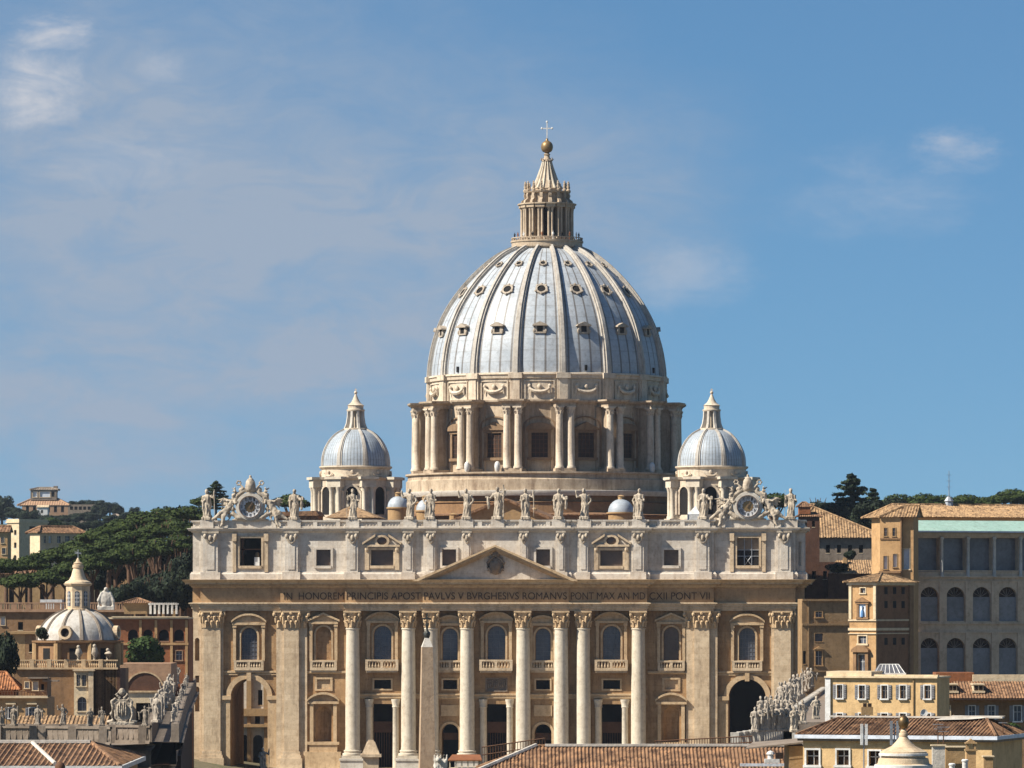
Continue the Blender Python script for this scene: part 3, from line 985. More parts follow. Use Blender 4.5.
mb.box(X(237), X(262), 1.4, 17.0, za0, Z(529) - .02)
mb.build('attic_wall', M['attic_stone'], BAS)
mb = MB().sweep(stepped(AP, 17), [(0, za0), (0.5, za0 + .01), (0.5, Z(574)), (0.35, Z(573)), (0.3, Z(572)), (0, Z(571.7))])
mb.build('attic_plinth', M['attic_stone'], BAS)
pil = [-288, -206, -144, -88, -65, -29, 28, 65, 87, 142, 206, 287]
wid = [15, 13, 11, 9, 8, 8, 8, 8, 9, 11, 13, 13]
for o, w in zip(pil, wid):
    y = lvl(o, AP)
    m = MB()
    hw = X(w / 2)
    m.box(-hw, hw, -.7, .02, za1 - .2, za2)
    m.box(-hw - .3, -hw + .12, -.35, .01, za1 - .2, za2)
    m.box(hw - .12, hw + .3, -.35, .01, za1 - .2, za2)
    m.box(-hw * .55, hw * .55, -.82, -.6, Z(569.5), Z(541))
    m.box(-hw - .45, hw + .45, -1.05, .03, za0 + .02, za1)
    p = m.build('attic_pilaster', M['attic_stone'], BAS, loc=(X(o), y, 0))
    m = MB()
    m.box(-hw - .2, hw + .2, -.95, .02, Z(533), za2)
    for s in (-1, 1):
        m.ell((s * hw * .7, -.85, Z(536)), (.36, .4, .5), 8, 6)
        m.tube([(s * hw * .62, -.85, Z(537)), (s * hw * .4, -.95, Z(541)), (0, -.9, Z(543.5))], [.22, .22, .15], 5)
    m.ell((0, -.95, Z(538)), (.38, .4, .6), 8, 6)
    m.build('scrolled_capital', M['statue_stone'], p, smooth=50)
for o, hw, a, b, k in AW:
    y = lvl(o, AP)
    m = MB()
    f = 0.42
    x0, x1, z0, z1 = X(o - hw), X(o + hw), Z(a), Z(b)
    m.box(x0 - f, x0, y - .28, y + .02, z0 - f, z1 + f)
    m.box(x1, x1 + f, y - .28, y + .02, z0 - f, z1 + f)
    m.box(x0, x1, y - .28, y + .02, z1, z1 + f)
    m.box(x0 - .1, x1 + .1, y - .4, y + .03, z0 - f - .1, z0)
    if k == 'big':
        for s in (-1, 1):
            xx = X(o + s * (hw + 5))
            m.box(xx - .33, xx + .33, y - .45, y + .02, za1, Z(541))
            m.box(xx - .42, xx + .42, y - .7, y + .03, Z(541), Z(533.5))
    if k == 'gable':
        for s in (-1, 1):
            xx = X(o + s * (hw + 3.8))
            m.box(xx - .4, xx + .4, y - .4, y + .02, Z(570), Z(546))
            m.ell((xx, y - .4, Z(549)), (.4, .3, .6), 7, 5)
        zz = Z(545.5)
        m.box(X(o - 18), X(o + 18), y - .7, y + .03, zz - .25, zz + .15)
        for s in (-1, 1):
            pr = [(X(o + s * 19.5), zz + .15), (X(o + s * 6.5), zz + 1.7), (X(o + s * 6.5), zz + 2.15), (X(o + s * 19.5), zz + .55)]
            if s > 0:
                pr.reverse()
            m.prism(pr, y - .95, y + .02)
        n = 12
        for q in range(n):
            a0, a1 = 2 * PI * q / n, 2 * PI * (q + 1) / n
            m.prism([(X(o) + rx * math.cos(t), Z(541) + rz * math.sin(t)) for rx, rz, t in ((.95, .75, a0), (1.45, 1.15, a0), (1.45, 1.15, a1), (.95, .75, a1))], y - .6, y + .02)
    ob = m.build('attic_window', M['attic_stone'] if k == 'plain' else M['pale_stone'], BAS, fix=True)
    mt = M['black'] if k == 'big' else M['glass_warm']
    dp = 8.5 if (k == 'big' and o < 0) else 0.75
    MB().box(x0 - .1, x1 + .1, y + dp, y + dp + .1, z0 - .1, z1 + .1).build('pane', mt, ob)
    if k == 'gable':
        MB().ell((X(o), y - .1, Z(541)), (.95, .12, .75), 14, 6).build('oculus', M['glass_warm'], ob)
    if k == 'big' and o > 0:
        g = MB()
        for q in (1, 2):
            xx = x0 + (x1 - x0) * q / 3
            g.box(xx - .07, xx + .07, y + .6, y + .7, z0, z1)
        for zz in (z0 + 1.75, z0 + 2.9):
            g.box(x0, x1, y + .61, y + .71, zz - .06, zz + .06)
        xm = (x0 + x1) / 2
        for s in (-1, 1):
            g.tube([(xm - s * .6, y + .62, z0 + .1), (xm + s * .6, y + .62, z0 + 1.7)], .06, 4)
        g.build('glazing_bars', M['metal_grey'], ob)
        MB().box(x0, x1, y + .66, y + .7, z0 + 2.9, z1).build('blind', M['greystone'], ob)
    if k == 'big' and o < 0:                              # one bell and its frame inside the open belfry window
        g = MB()
        bx = X(o + 6)
        g.lathe([(0.05, z0 + 2.55), (.35, z0 + 2.5), (.5, z0 + 1.9), (.62, z0 + .9), (.85, z0 + .35), (.8, z0 + .3)], (bx, y + 2.0, 0), 14)
        g.build('bell', M['bronze'], ob, smooth=50)
        g = MB()
        g.box(bx - .5, bx + .45, y + 1.0, y + 1.1, z0, z0 + 1.6)
        g.build('white_board', M['white_paint'], ob)
        g = MB()
        g.box(x0 + .3, x0 + .5, y + 1.5, y + 1.7, z0, z1)
        g.box(x0, x1, y + 1.5, y + 1.7, z0 + 3.0, z0 + 3.2)
        g.build('bell_frame', M['iron'], ob)
mb = MB().sweep(stepped(AP, 17), [(0, Z(532.5)), (0.25, Z(532)), (0.3, Z(531)), (0.75, Z(530.6)), (0.8, Z(529.4)), (1.0, Z(528.6)), (1.0, Z(527.9)), (-0.6, Z(527.6))])
mb.build('attic_cornice', M['attic_stone'], BAS)
# ---- balustrade along the top
mb = MB()
path = stepped(AP, 17)
zb0, zb1 = Z(527.6), Z(520)
mb.sweep(path, [(-.55, zb0 - .02), (.3, zb0 - .01), (.3, zb0 + .3), (-.45, zb0 + .3)])
mb.sweep(path, [(-.45, zb1 - .32), (.3, zb1 - .32), (.34, zb1), (-.5, zb1), (-.45, zb1 - .32)])
mb.sweep(path, [(-.06, zb0 + .2), (-.02, zb0 + .2), (-.02, zb1 - .25), (-.06, zb1 - .25)])
ST = [-292, -203.5, -144, -86.5, -66, -29.5, 1.5, 29.5, 62.5, 88, 142.5, 206.5, 293.5]
for o in ST:
    y = lvl(o, AP)
    w = 1.25
    mb.box(X(o) - w, X(o) + w, y - .45, y + .9, zb0, zb1 + .08)
for o in (-248, 250.8):
    mb.box(X(o - 26), X(o + 26), AP[3] - .4, AP[3] + .8, zb0, zb1 - .01)
for i in range(9):
    y = lvl((EDGE[i] + EDGE[i + 1]) / 2, AP)
    a, b = X(EDGE[i]), X(EDGE[i + 1])
    n = int((b - a) / .6)
    for k in range(n):
        xx = a + (k + .5) * (b - a) / n
        if k % 7 == 3:
            mb.box(xx - .4, xx + .4, y - .28, y + .4, zb0 + .2, zb1 - .2)
            continue
        mb.lathe([(.11, zb0 + .28), (.2, zb0 + .5), (.09, zb0 + .85), (.14, zb1 - .3)], (xx, y + .08, 0), 5, cap=False)
mb.build('balustrade', M['attic_stone'], BAS)
# steps up to the portico
mb = MB()
for k in range(5):
    mb.box(X(-225 - 4 * k), X(225 + 4 * k), -6.0 - k * 1.1, -4.9 - k * 1.1 if k else 0.5, GZ, -0.6 - k * .5)
mb.build('steps', M['white_stone'], BAS)
# ================================================================ domes and roofs
class Axis:
    """a vertical axis standing at depth Y: turns heights and widths seen in the picture into metres"""
    def __init__(s, px, Y):
        s.d = dep(px, Y)
        s.s = s.d / F
        q = P(px, HOR, s.d)
        s.x, s.y = q.x, q.y
    def z(s, py):
        return CAM.z + (HOR - py) * s.s
    def r(s, w):
        return w * s.s
def multi(name, items, parent=None, smooth=None, **kw):
    """one mesh with several materials"""
    b = MB()
    idx = []
    for i, (m, mt) in enumerate(items):
        b.add(m.v, m.f)
        idx += [i] * len(m.f)
    me = b.mesh(name, smooth)
    for m, mt in items:
        me.materials.append(mt)
    me.polygons.foreach_set('material_index', idx)
    return me
FRONT_D = None
def frame_at(r, z, nr, nz):
    """matrix whose y axis runs out along the normal of a surface of revolution at angle 0"""
    n = Vector((nr, 0, nz)).normalized()
    u = Vector((0, 1, 0))
    w = u.cross(n) * -1
    w = n.cross(u)
    Mx = Matrix((( u.x, n.x, w.x, r), (u.y, n.y, w.y, 0), (u.z, n.z, w.z, z), (0, 0, 0, 1)))
    return Mx
D = Axis(547, 150)
dz0 = D.z(378)
def zf_(py, r=25.5):
    """height of something on the near side of the drum"""
    return CAM.z + (HOR - py) * (D.d - r) / F
prof = [(D.r(a), D.z(b) - dz0) for a, b in ((117, 378), (116.6, 370), (115.4, 361), (113.2, 349), (109.2, 335), (103.8, 321), (94.6, 304.5), (82.2, 288), (68.6, 273.6), (54, 261.2), (44, 255), (33, 250))]
def interp(prof, n):
    """smooth a profile with Catmull-Rom"""
    outp = []
    m = len(prof)
    for i in range(m - 1):
        p0, p1, p2, p3 = (Vector(prof[max(0, min(m - 1, i + k))]) for k in (-1, 0, 1, 2))
        for j in range(n):
            t = j / n
            q = 0.5 * ((2 * p1) + (p2 - p0) * t + (2 * p0 - 5 * p1 + 4 * p2 - p3) * t * t + (3 * p1 - p0 - 3 * p2 + p3) * t ** 3)
            outp.append((q.x, q.y))
    outp.append(tuple(prof[-1]))
    return outp
pf = interp(prof, 3)
mb = MB().lathe(pf, n=128, cap=False)
DOME = mb.build('great_dome', M['lead'], BAS, smooth=40, loc=(D.x, D.y, dz0))
def pf_at(pf, z):
    for (r0, z0), (r1, z1) in zip(pf, pf[1:]):
        if z0 <= z <= z1:
            t = (z - z0) / (z1 - z0)
            return r0 + (r1 - r0) * t, (z1 - z0), -(r1 - r0)
    return pf[-1][0], 1, 1
def rib_mesh(pf, w0, w1, o1, o2, name, mt, inner=0.5):
    m = MB()
    n = len(pf)
    for wi, oo in ((1.0, o1), (inner, o2)):
        rows = []
        for i, (r, z) in enumerate(pf):
            a = Vector(pf[max(i - 1, 0)])
            b = Vector(pf[min(i + 1, n - 1)])
            d = (b - a).normalized()
            nr, nz = d.y, -d.x
            h = (w0 + (w1 - w0) * i / (n - 1)) * wi / 2
            rows.append([(r - .3 * nr, -h, z - .3 * nz), (r + oo * nr, -h, z + oo * nz), (r + oo * nr, h, z + oo * nz), (r - .3 * nr, h, z - .3 * nz)])
        vs = [q for rw in rows for q in rw]
        fs = []
        for i in range(n - 1):
            for k in range(3):
                fs.append((i * 4 + k, i * 4 + k + 1, (i + 1) * 4 + k + 1, (i + 1) * 4 + k))
        fs.append((0, 3, 2, 1))
        m.add(vs, fs)
    me = m.mesh(name)
    me.materials.append(mt)
    return me
M['rib_stone'] = mat('dome_rib', (0.47, 0.435, 0.385), (0.36, 0.325, 0.28), (0.18, 0.135, 0.10), 0.3, 0.6, streak=0.1)
rib = rib_mesh(pf, 1.75, 0.9, 0.5, 0.85, 'rib', M['rib_stone'])
FRONT = -PI / 2                                           # angle of the side that faces the camera
def round_copies(me, name, parent, angles, extra=0.0):
    for a in angles:
        link(name, me, parent, rz=a + extra)
A16 = [FRONT + R(22.5) * (k + 0.5) for k in range(16)]
B16 = [FRONT + R(22.5) * k for k in range(16)]
round_copies(rib, 'rib', DOME, A16)
def ring(mb_, r, t, n=18, dy=0.0):
    """a torus round the local y axis"""
    pts = []
    for k in range(n):
        a0, a1 = 2 * PI * k / n, 2 * PI * (k + 1) / n
        mb_.prism([(r0 * math.cos(a), r0 * math.sin(a)) for r0, a in ((r - t, a0), (r + t, a0), (r + t, a1), (r - t, a1))], dy, dy - t * 1.6)
M['dormer'] = mat('dormer_stone', (0.40, 0.34, 0.27), (0.31, 0.255, 0.195), (0.12, 0.08, 0.05), 0.5, 0.6)
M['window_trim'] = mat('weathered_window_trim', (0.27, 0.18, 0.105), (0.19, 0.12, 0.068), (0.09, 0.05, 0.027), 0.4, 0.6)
def dormer(py, rad, kind):
    z = zf_(py, 18 if py < 270 else 22 if py < 300 else 24) - dz0
    r, nr, nz = pf_at(pf, z)
    if kind == 'gable':
        nz *= 0.15
    Mx = frame_at(r, z, nr, nz)
    fr, dk = MB(), MB()
    # local: x across, y out, z up the slope
    if kind == 'gable':
        def bx(m, x0, x1, y0, y1, z0, z1):
            m.box(x0, x1, y0, y1, z0, z1)
        bx(fr, -1.1, -.62, -1.2, .55, -.8, .6)
        bx(fr, .62, 1.1, -1.2, .55, -.8, .6)
        bx(fr, -1.25, 1.25, -1.2, .6, -1.0, -.7)
        fr.prism([(-1.6, .58), (1.6, .58), (1.5, .85), (0, 1.5), (-1.5, .85)], -1.6, 1.0)
        bx(dk, -.66, .66, -.5, .42, -.75, .62)
        for s in (-1, 1):
            fr.ell((s * 1.25, .45, -.45), (.28, .28, .5), 6, 5)
    else:
        n = 20
        for k in range(n):
            a0, a1 = 2 * PI * k / n, 2 * PI * (k + 1) / n
            fr.prism([(q * math.cos(a), q * math.sin(a)) for q, a in ((rad * .68, a0), (rad, a0), (rad, a1), (rad * .68, a1))], -.6, .38)
        for s, zz in ((-1, -.5), (1, -.5), (0, 1.05), (-.75, .75), (.75, .75), (0, -1.05)):
            fr.ell((s * rad * .95, .3, zz * rad * .95), (.24 * rad, .22, .22 * rad), 6, 5)
        dk.ell((0, .02, 0), (rad * .72, .25, rad * .72), 14, 6)
    for m in (fr, dk):
        m.xf(Mx)
    me = multi('dormer', [(fr, M['dormer']), (dk, M['black'])], smooth=None)
    b = bmesh.new()
    b.from_mesh(me)
    bmesh.ops.recalc_face_normals(b, faces=b.faces)
    b.to_mesh(me)
    b.free()
    return me
vis = [a for a in B16 if abs((a - FRONT + PI) % (2 * PI) - PI) < R(115)]
for py, rad, kind in ((328.5, 1.3, 'gable'), (288.5, 1.3, 'ring'), (262.5, 0.8, 'ring')):
    round_copies(dormer(py, rad, kind), 'dormer', DOME, vis)
sl = MB().box(-.25, .25, -.6, .3, -.7, .5)
z = zf_(367) - dz0
r, nr, nz = pf_at(pf, z)
sl.xf(frame_at(r, z, nr, nz * .2))
slm = sl.mesh('slit_window')
slm.materials.append(M['black'])
round_copies(slm, 'slit_window', DOME, [FRONT + R(22.5) * k for k in (-2, 1, 3, -4)])
# ---- drum
rw, rb = 25.0, 28.6
zt = {k: D.z(v) for k, v in dict(ring0=515, ring1=493, ring2=482.5, base=475, cap0=419.5, ent0=411, ent1=404.3, att=379.3).items()}
def polar(r, a):
    return (D.x + r * math.cos(a), D.y + r * math.sin(a))
def butt_path(r0, r1, hw):
    """plan of the drum with its sixteen projecting buttresses"""
    p = []
    for a in A16:
        t = Vector((-math.sin(a), math.cos(a)))
        c = Vector((math.cos(a), math.sin(a)))
        o = Vector((D.x, D.y))
        for rr, s in ((r0, -1), (r1, -1), (r1, 1), (r0, 1)):
            q = o + c * (rr if rr == r1 else math.sqrt(max(r0 * r0 - hw * hw, 1))) + t * s * hw
            p.append((q.x, q.y))
        am = a + R(11.25)
        hwa = math.asin(hw / r0)
        for k in range(1, 6):
            aa = a + hwa + (R(22.5) - 2 * hwa) * k / 6
            p.append(polar(r0, aa))
    return p
mb = MB()
mb.lathe([(rw, zt['base'] - 1), (rw, zt['ent1'])], (D.x, D.y, 0), 96, cap=False)
mb.lathe([(30.6, zt['ring1'] - .3), (30.6, zt['ring2']), (30.2, zt['ring2'] + .3), (30.2, zt['base'] - .5), (30.7, zt['base'] - .35), (30.7, zt['base']), (rw - .5, zt['base'] + .05)], (D.x, D.y, 0), 96, cap=False)
DR = mb.build('drum', M['drum_stone'], BAS, smooth=40)
mb = MB()
mb.lathe([(31.5, zt['ring1'] - 1.2), (31.9, zt['ring1'] - .5), (31.9, zt['ring1'] - .1), (30.5, zt['ring1'])], (D.x, D.y, 0), 96, cap=False)
mb.build('ring_cornice', M['white_stone'], DR, smooth=30)
bp = MB().sweep(butt_path(rw, rb + .75, 2.1), [(0, zt['ent0'] - .1), (0, zt['ent0'] + .5), (.15, zt['ent0'] + .55), (.15, zt['ent1'] - .75), (.5, zt['ent1'] - .6), (.75, zt['ent1'] - .35), (.8, zt['ent1']), (-4.5, zt['ent1'] + .12)], closed=True)
bp.build('drum_entablature', M['drum_stone'], DR)
bt = MB()
bt.box(rw - .6, rb - .9, -1.15, 1.15, zt['base'] - .02, zt['ent0'])
bt.box(rw - .5, rb + .8, -2.2, 2.2, zt['base'] - .01, zt['base'] + .7)
bt.box(rw - .5, rw + .35, -2.6, 2.6, zt['base'], zt['ent0'] - .05)
btm = bt.mesh('buttress')
btm.materials.append(M['drum_stone'])
dcol = MB()
h0, h1, h2 = zt['base'] + .7, zt['cap0'], zt['ent0']
dcol.lathe([(1.0, h0), (1.0, h0 + .25), (.9, h0 + .5), (.81, h0 + .6), (.80, h0 + 4), (.70, h1), (.68, h1 + .1), (.62, h1 + .2), (.72, h1 + .8), (.98, h2 - .35)], n=14)
dcol.box(-.95, .95, -.95, .95, h2 - .35, h2 - .02)
for k in range(8):
    a = 2 * PI * k / 8
    for zz in (.2, .75):
        c, s_ = math.cos(a + zz), math.sin(a + zz)
        dcol.tube([(c * .64, s_ * .64, h1 + zz), (c * .72, s_ * .72, h1 + zz + .5), (c * .98, s_ * .98, h1 + zz + .65)], [.17, .19, .1], 4)
dcm = dcol.mesh('drum_column', 45)
dcm.materials.append(M['drum_column'])
visA = [a for a in A16]
for a in visA:
    b = link('buttress', btm, BAS, loc=(D.x, D.y, 0), rz=a)
    for s in (-1, 1):
        link('drum_column', dcm, b, loc=(rb, s * 1.22, 0))
# drum windows, sunk in an arched panel, gables turn about
def drum_window(kind):
    m = MB()
    y = rw
    z0, z1, hw = zf_(456.5), zf_(432.5), 1.75
    # built facing +x: use x across -> y, then swung round
    f = MB()
    for s in (-1, 1):
        f.box(min(s * hw, s * (hw + .65)), max(s * hw, s * (hw + .65)), -.55, .25, z0 - .3, z1)
    f.box(-hw - .75, hw + .75, -.6, .25, z1 - .02, z1 + .6)
    f.box(-hw - .9, hw + .9, -.7, .25, z0 - .75, z0 - .15)
    zt_ = z1 + .6
    if kind == 'tri':
        f.prism([(-hw - 1.1, zt_), (hw + 1.1, zt_), (hw + 1.1, zt_ + .35), (0, zt_ + 1.75), (-hw - 1.1, zt_ + .35)], -1.0, .2)
    else:
        n = 10
        pts = [(-(hw + 1.1) * math.cos(PI * k / n), zt_ + .3 + 1.25 * math.sin(PI * k / n)) for k in range(n + 1)]
        f.prism([(-hw - 1.1, zt_), (hw + 1.1, zt_)] + list(reversed(pts)), -1.0, .2)
    ro, ri = 3.55, 3.1                                   # arched panel round it
    zs = zf_(426)
    for k in range(12):
        a0, a1 = PI * k / 12, PI * (k + 1) / 12
        f.prism([(q * math.cos(a), zs + q * .62 * math.sin(a)) for q, a in ((ri, a0), (ro, a0), (ro, a1), (ri, a1))], -.35, .3)
    for s in (-1, 1):
        f.box(min(s * ri, s * ro), max(s * ri, s * ro), -.35, .3, z0 - 2.2, zs)
    return f
def swing(m, r):
    """x across, -y out  ->  faces +x at radius r"""
    for i, (x, y, z) in enumerate(m.v):
        rr = r - y
        m.v[i] = (rr, x, z)
    return m
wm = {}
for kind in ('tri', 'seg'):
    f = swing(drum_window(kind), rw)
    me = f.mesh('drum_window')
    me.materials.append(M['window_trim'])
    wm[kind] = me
g = MB().box(-1.78, 1.78, -.12, .3, zf_(456.5) - .1, zf_(432.5) + .05)
gm = swing(g, rw).mesh('pane')
gm.materials.append(M['brown_dark'])
g = MB()
for k in (-1, 0, 1):
    g.box(k * .85 - .06, k * .85 + .06, -.2, .1, zf_(456.5), zf_(432.5))
for k in range(1, 6):
    zz = zf_(456.5) + k * .9
    g.box(-1.7, 1.7, -.19, .1, zz - .05, zz + .05)
gbm = swing(g, rw).mesh('glazing_bars')
gbm.materials.append(M['iron'])
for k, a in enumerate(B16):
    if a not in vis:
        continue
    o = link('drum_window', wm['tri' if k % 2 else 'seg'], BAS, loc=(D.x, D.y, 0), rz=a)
    link('pane', gm, o)
    link('glazing_bars', gbm, o)
# attic of the drum with festoons
mb = MB()
ra = 25.4
mb.lathe([(ra, zt['ent1'] - .2), (ra, zt['att'] - .9), (ra + .35, zt['att'] - .8), (ra + .45, zt['att'] - .2), (ra + .7, zt['att']), (ra + .6, zt['att'] + .35), (ra - .5, zt['att'] + .5)], (D.x, D.y, 0), 96, cap=False)
AT = mb.build('drum_attic', M['drum_column'], BAS, smooth=30)
p = MB()
p.box(ra - .5, ra + .55, -1.3, 1.3, zt['ent1'], zt['att'] - .85)
p.box(ra - .5, ra + .8, -.9, .9, zt['ent1'], zt['att'] - .84)
p.box(ra - .5, ra + 1.1, -1.5, 1.5, zt['att'] - .86, zt['att'] + .3)
pm = p.mesh('attic_pier')
pm.materials.append(M['drum_column'])
for a in A16:
    link('attic_pier', pm, AT, loc=(D.x, D.y, 0), rz=a)
f = MB()
zf = zf_(389)
f.tube([(2.1 * math.cos(t), -.35 - .25 * abs(math.sin(t)), zf - 1.05 * math.sin(t) + .5) for t in [PI * k / 10 for k in range(11)]], [.22, .26, .32, .38, .42, .46, .42, .38, .32, .26, .22], 6)
for s in (-1, 1):
    f.ell((s * 2.15, -.35, zf + .7), (.4, .3, .45), 7, 5)
    f.tube([(s * 2.2, -.3, zf + .4), (s * 2.35, -.3, zf - .9)], [.2, .12], 5)
f.ell((0, -.35, zf + .55), (.5, .35, .6), 8, 6)
for s in (-1, 1):
    f.box(s * 3.1 - .12, s * 3.1 + .12, -.16, .2, zf - 2.2, zf + 1.8)
f.box(-3.2, 3.2, -.15, .2, zf + 1.7, zf + 1.9)
f.box(-3.2, 3.2, -.15, .2, zf - 2.3, zf - 2.1)
fm = swing(f, ra).mesh('festoon', 50)
fm.materials.append(M['drum_column'])
for a in vis:
    link('festoon', fm, AT, loc=(D.x, D.y, 0), rz=a)
# ---- lantern
L = Axis(547, 150)
L.x, L.y, L.s, L.d = D.x, D.y, D.s, D.d
z = D.z
c0 = (D.x, D.y, 0)
mb = MB()
mb.lathe([(7.0, z(252)), (7.3, z(249)), (7.7, z(248)), (7.7, z(243.5)), (7.9, z(243)), (7.9, z(241.5)), (4.0, z(241))], c0, 48, cap=False)
mb.lathe([(3.7, z(241.5)), (3.7, z(205))], c0, 32)
LAN = mb.build('lantern', M['lantern_stone'], BAS, smooth=40)
mb = MB()
for k in range(48):
    a = 2 * PI * k / 48
    mb.lathe([(.1, z(241.5)), (.16, z(240.4)), (.08, z(239))], (D.x + 7.6 * math.cos(a), D.y + 7.6 * math.sin(a), 0), 5, cap=False)
mb.lathe([(7.45, z(239.1)), (7.8, z(239.1)), (7.8, z(238.3)), (7.45, z(238.3)), (7.45, z(239.1))], c0, 48, cap=False)
mb.build('gallery_rail', M['lantern_stone'], LAN)
m = MB()
for s in (-1, 1):
    m.lathe([(.36, z(239)), (.34, z(237.5)), (.28, z(237)), (.25, z(214)), (.26, z(212)), (.38, z(208.5))], (5.5, s * .38, 0), 9)
m.box(3.5, 5.2, -.22, .22, z(241), z(208))
m.box(4.6, 6.05, -1.0, 1.0, z(241), z(238.6))
m.box(4.2, 6.05, -1.0, 1.0, z(208.6), z(205.5))
m.box(4.2, 6.3, -1.2, 1.2, z(205.5), z(204.2))
# scroll buttress above each pair and the candelabrum
m.prism([(3.6, z(204.3)), (5.7, z(204.3)), (5.6, z(201.5)), (4.9, z(199)), (5.1, z(196)), (4.9, z(193.5)), (3.6, z(193))], -.32, .32)
m.lathe([(.42, z(192.5)), (.45, z(190.5)), (.2, z(189.6)), (.34, z(187.5)), (.2, z(185.6)), (.3, z(184.8)), (.16, z(183.6)), (.22, z(182.8)), (.02, z(181.6))], (4.75, 0, 0), 7)
lm = m.mesh('lantern_buttress', 45)
lm.materials.append(M['lantern_stone'])
for a in A16:
    link('lantern_buttress', lm, LAN, loc=c0, rz=a)
mb = MB()
mb.lathe([(4.3, z(209)), (4.5, z(206)), (4.9, z(205)), (5.2, z(204.1)), (4.35, z(203.8)), (4.35, z(194.5)), (5.0, z(193.5)), (5.15, z(192)), (3.2, z(191.6)), (3.2, z(189.5)),
          (3.3, z(189)), (3.05, z(187.5)), (2.6, z(184)), (2.05, z(178)), (1.6, z(172)), (1.2, z(166.5)), (0.95, z(162)), (1.1, z(161.4)), (1.05, z(160.4)), (.7, z(158.8)), (.55, z(155.5)), (.75, z(154.6)), (.5, z(153.4))], c0, 32, cap=False)
mb.build('spire', M['lantern_stone'], LAN, smooth=40)
rp = [(3.3, z(189) ), (2.6, z(184)), (2.05, z(178)), (1.6, z(172)), (1.2, z(166.5)), (.95, z(162))]
m = MB().tube([(r + .08, 0, zz) for r, zz in rp], [.24, .22, .2, .17, .14, .12], 5)
sm = m.mesh('spire_rib', 45)
sm.materials.append(M['column_stone'])
for a in A16:
    link('spire_rib', sm, LAN, loc=c0, rz=a)
m = MB()
for k in range(8):
    a = A16[k * 2]
    m.tube([(1.0 * math.cos(a), 1.0 * math.sin(a), z(161)), (1.35 * math.cos(a), 1.35 * math.sin(a), z(159.5)), (1.2 * math.cos(a), 1.2 * math.sin(a), z(157.8))], [.14, .14, .08], 4)
m.xf(Matrix.Translation(c0)).build('spire_crown', M['lantern_stone'], LAN)
MB().lathe([(.3, z(154)), (.45, z(152.8)), (.95, z(151.6)), (1.22, z(149.6)), (1.32, z(147)), (1.22, z(144.4)), (.95, z(142.4)), (.5, z(141.1)), (.28, z(140.4)), (.26, z(138.5))], c0, 24).build('bronze_ball', M['gilt'], LAN, smooth=60)
m = MB()
m.box(-.11, .11, -.11, .11, z(139.4), z(122))
m.box(-1.12, 1.12, -.1, .1, z(128.9), z(127.9))
for s in (-1, 1):
    m.ell((s * 1.12, 0, z(128.35)), (.22, .2, .28), 6, 5)
m.ell((0, 0, z(121.9)), (.24, .2, .28), 6, 5)
m.xf(Matrix.Translation(c0)).build('cross', M['white_paint'], LAN)
# openings between the lantern's columns: dark tall windows
m = MB().box(3.45, 3.76, -.62, .62, z(240), z(209.5))
om = m.mesh('lantern_window')
om.materials.append(M['brown_dark'])
for a in vis:
    link('lantern_window', om, LAN, loc=c0, rz=a)
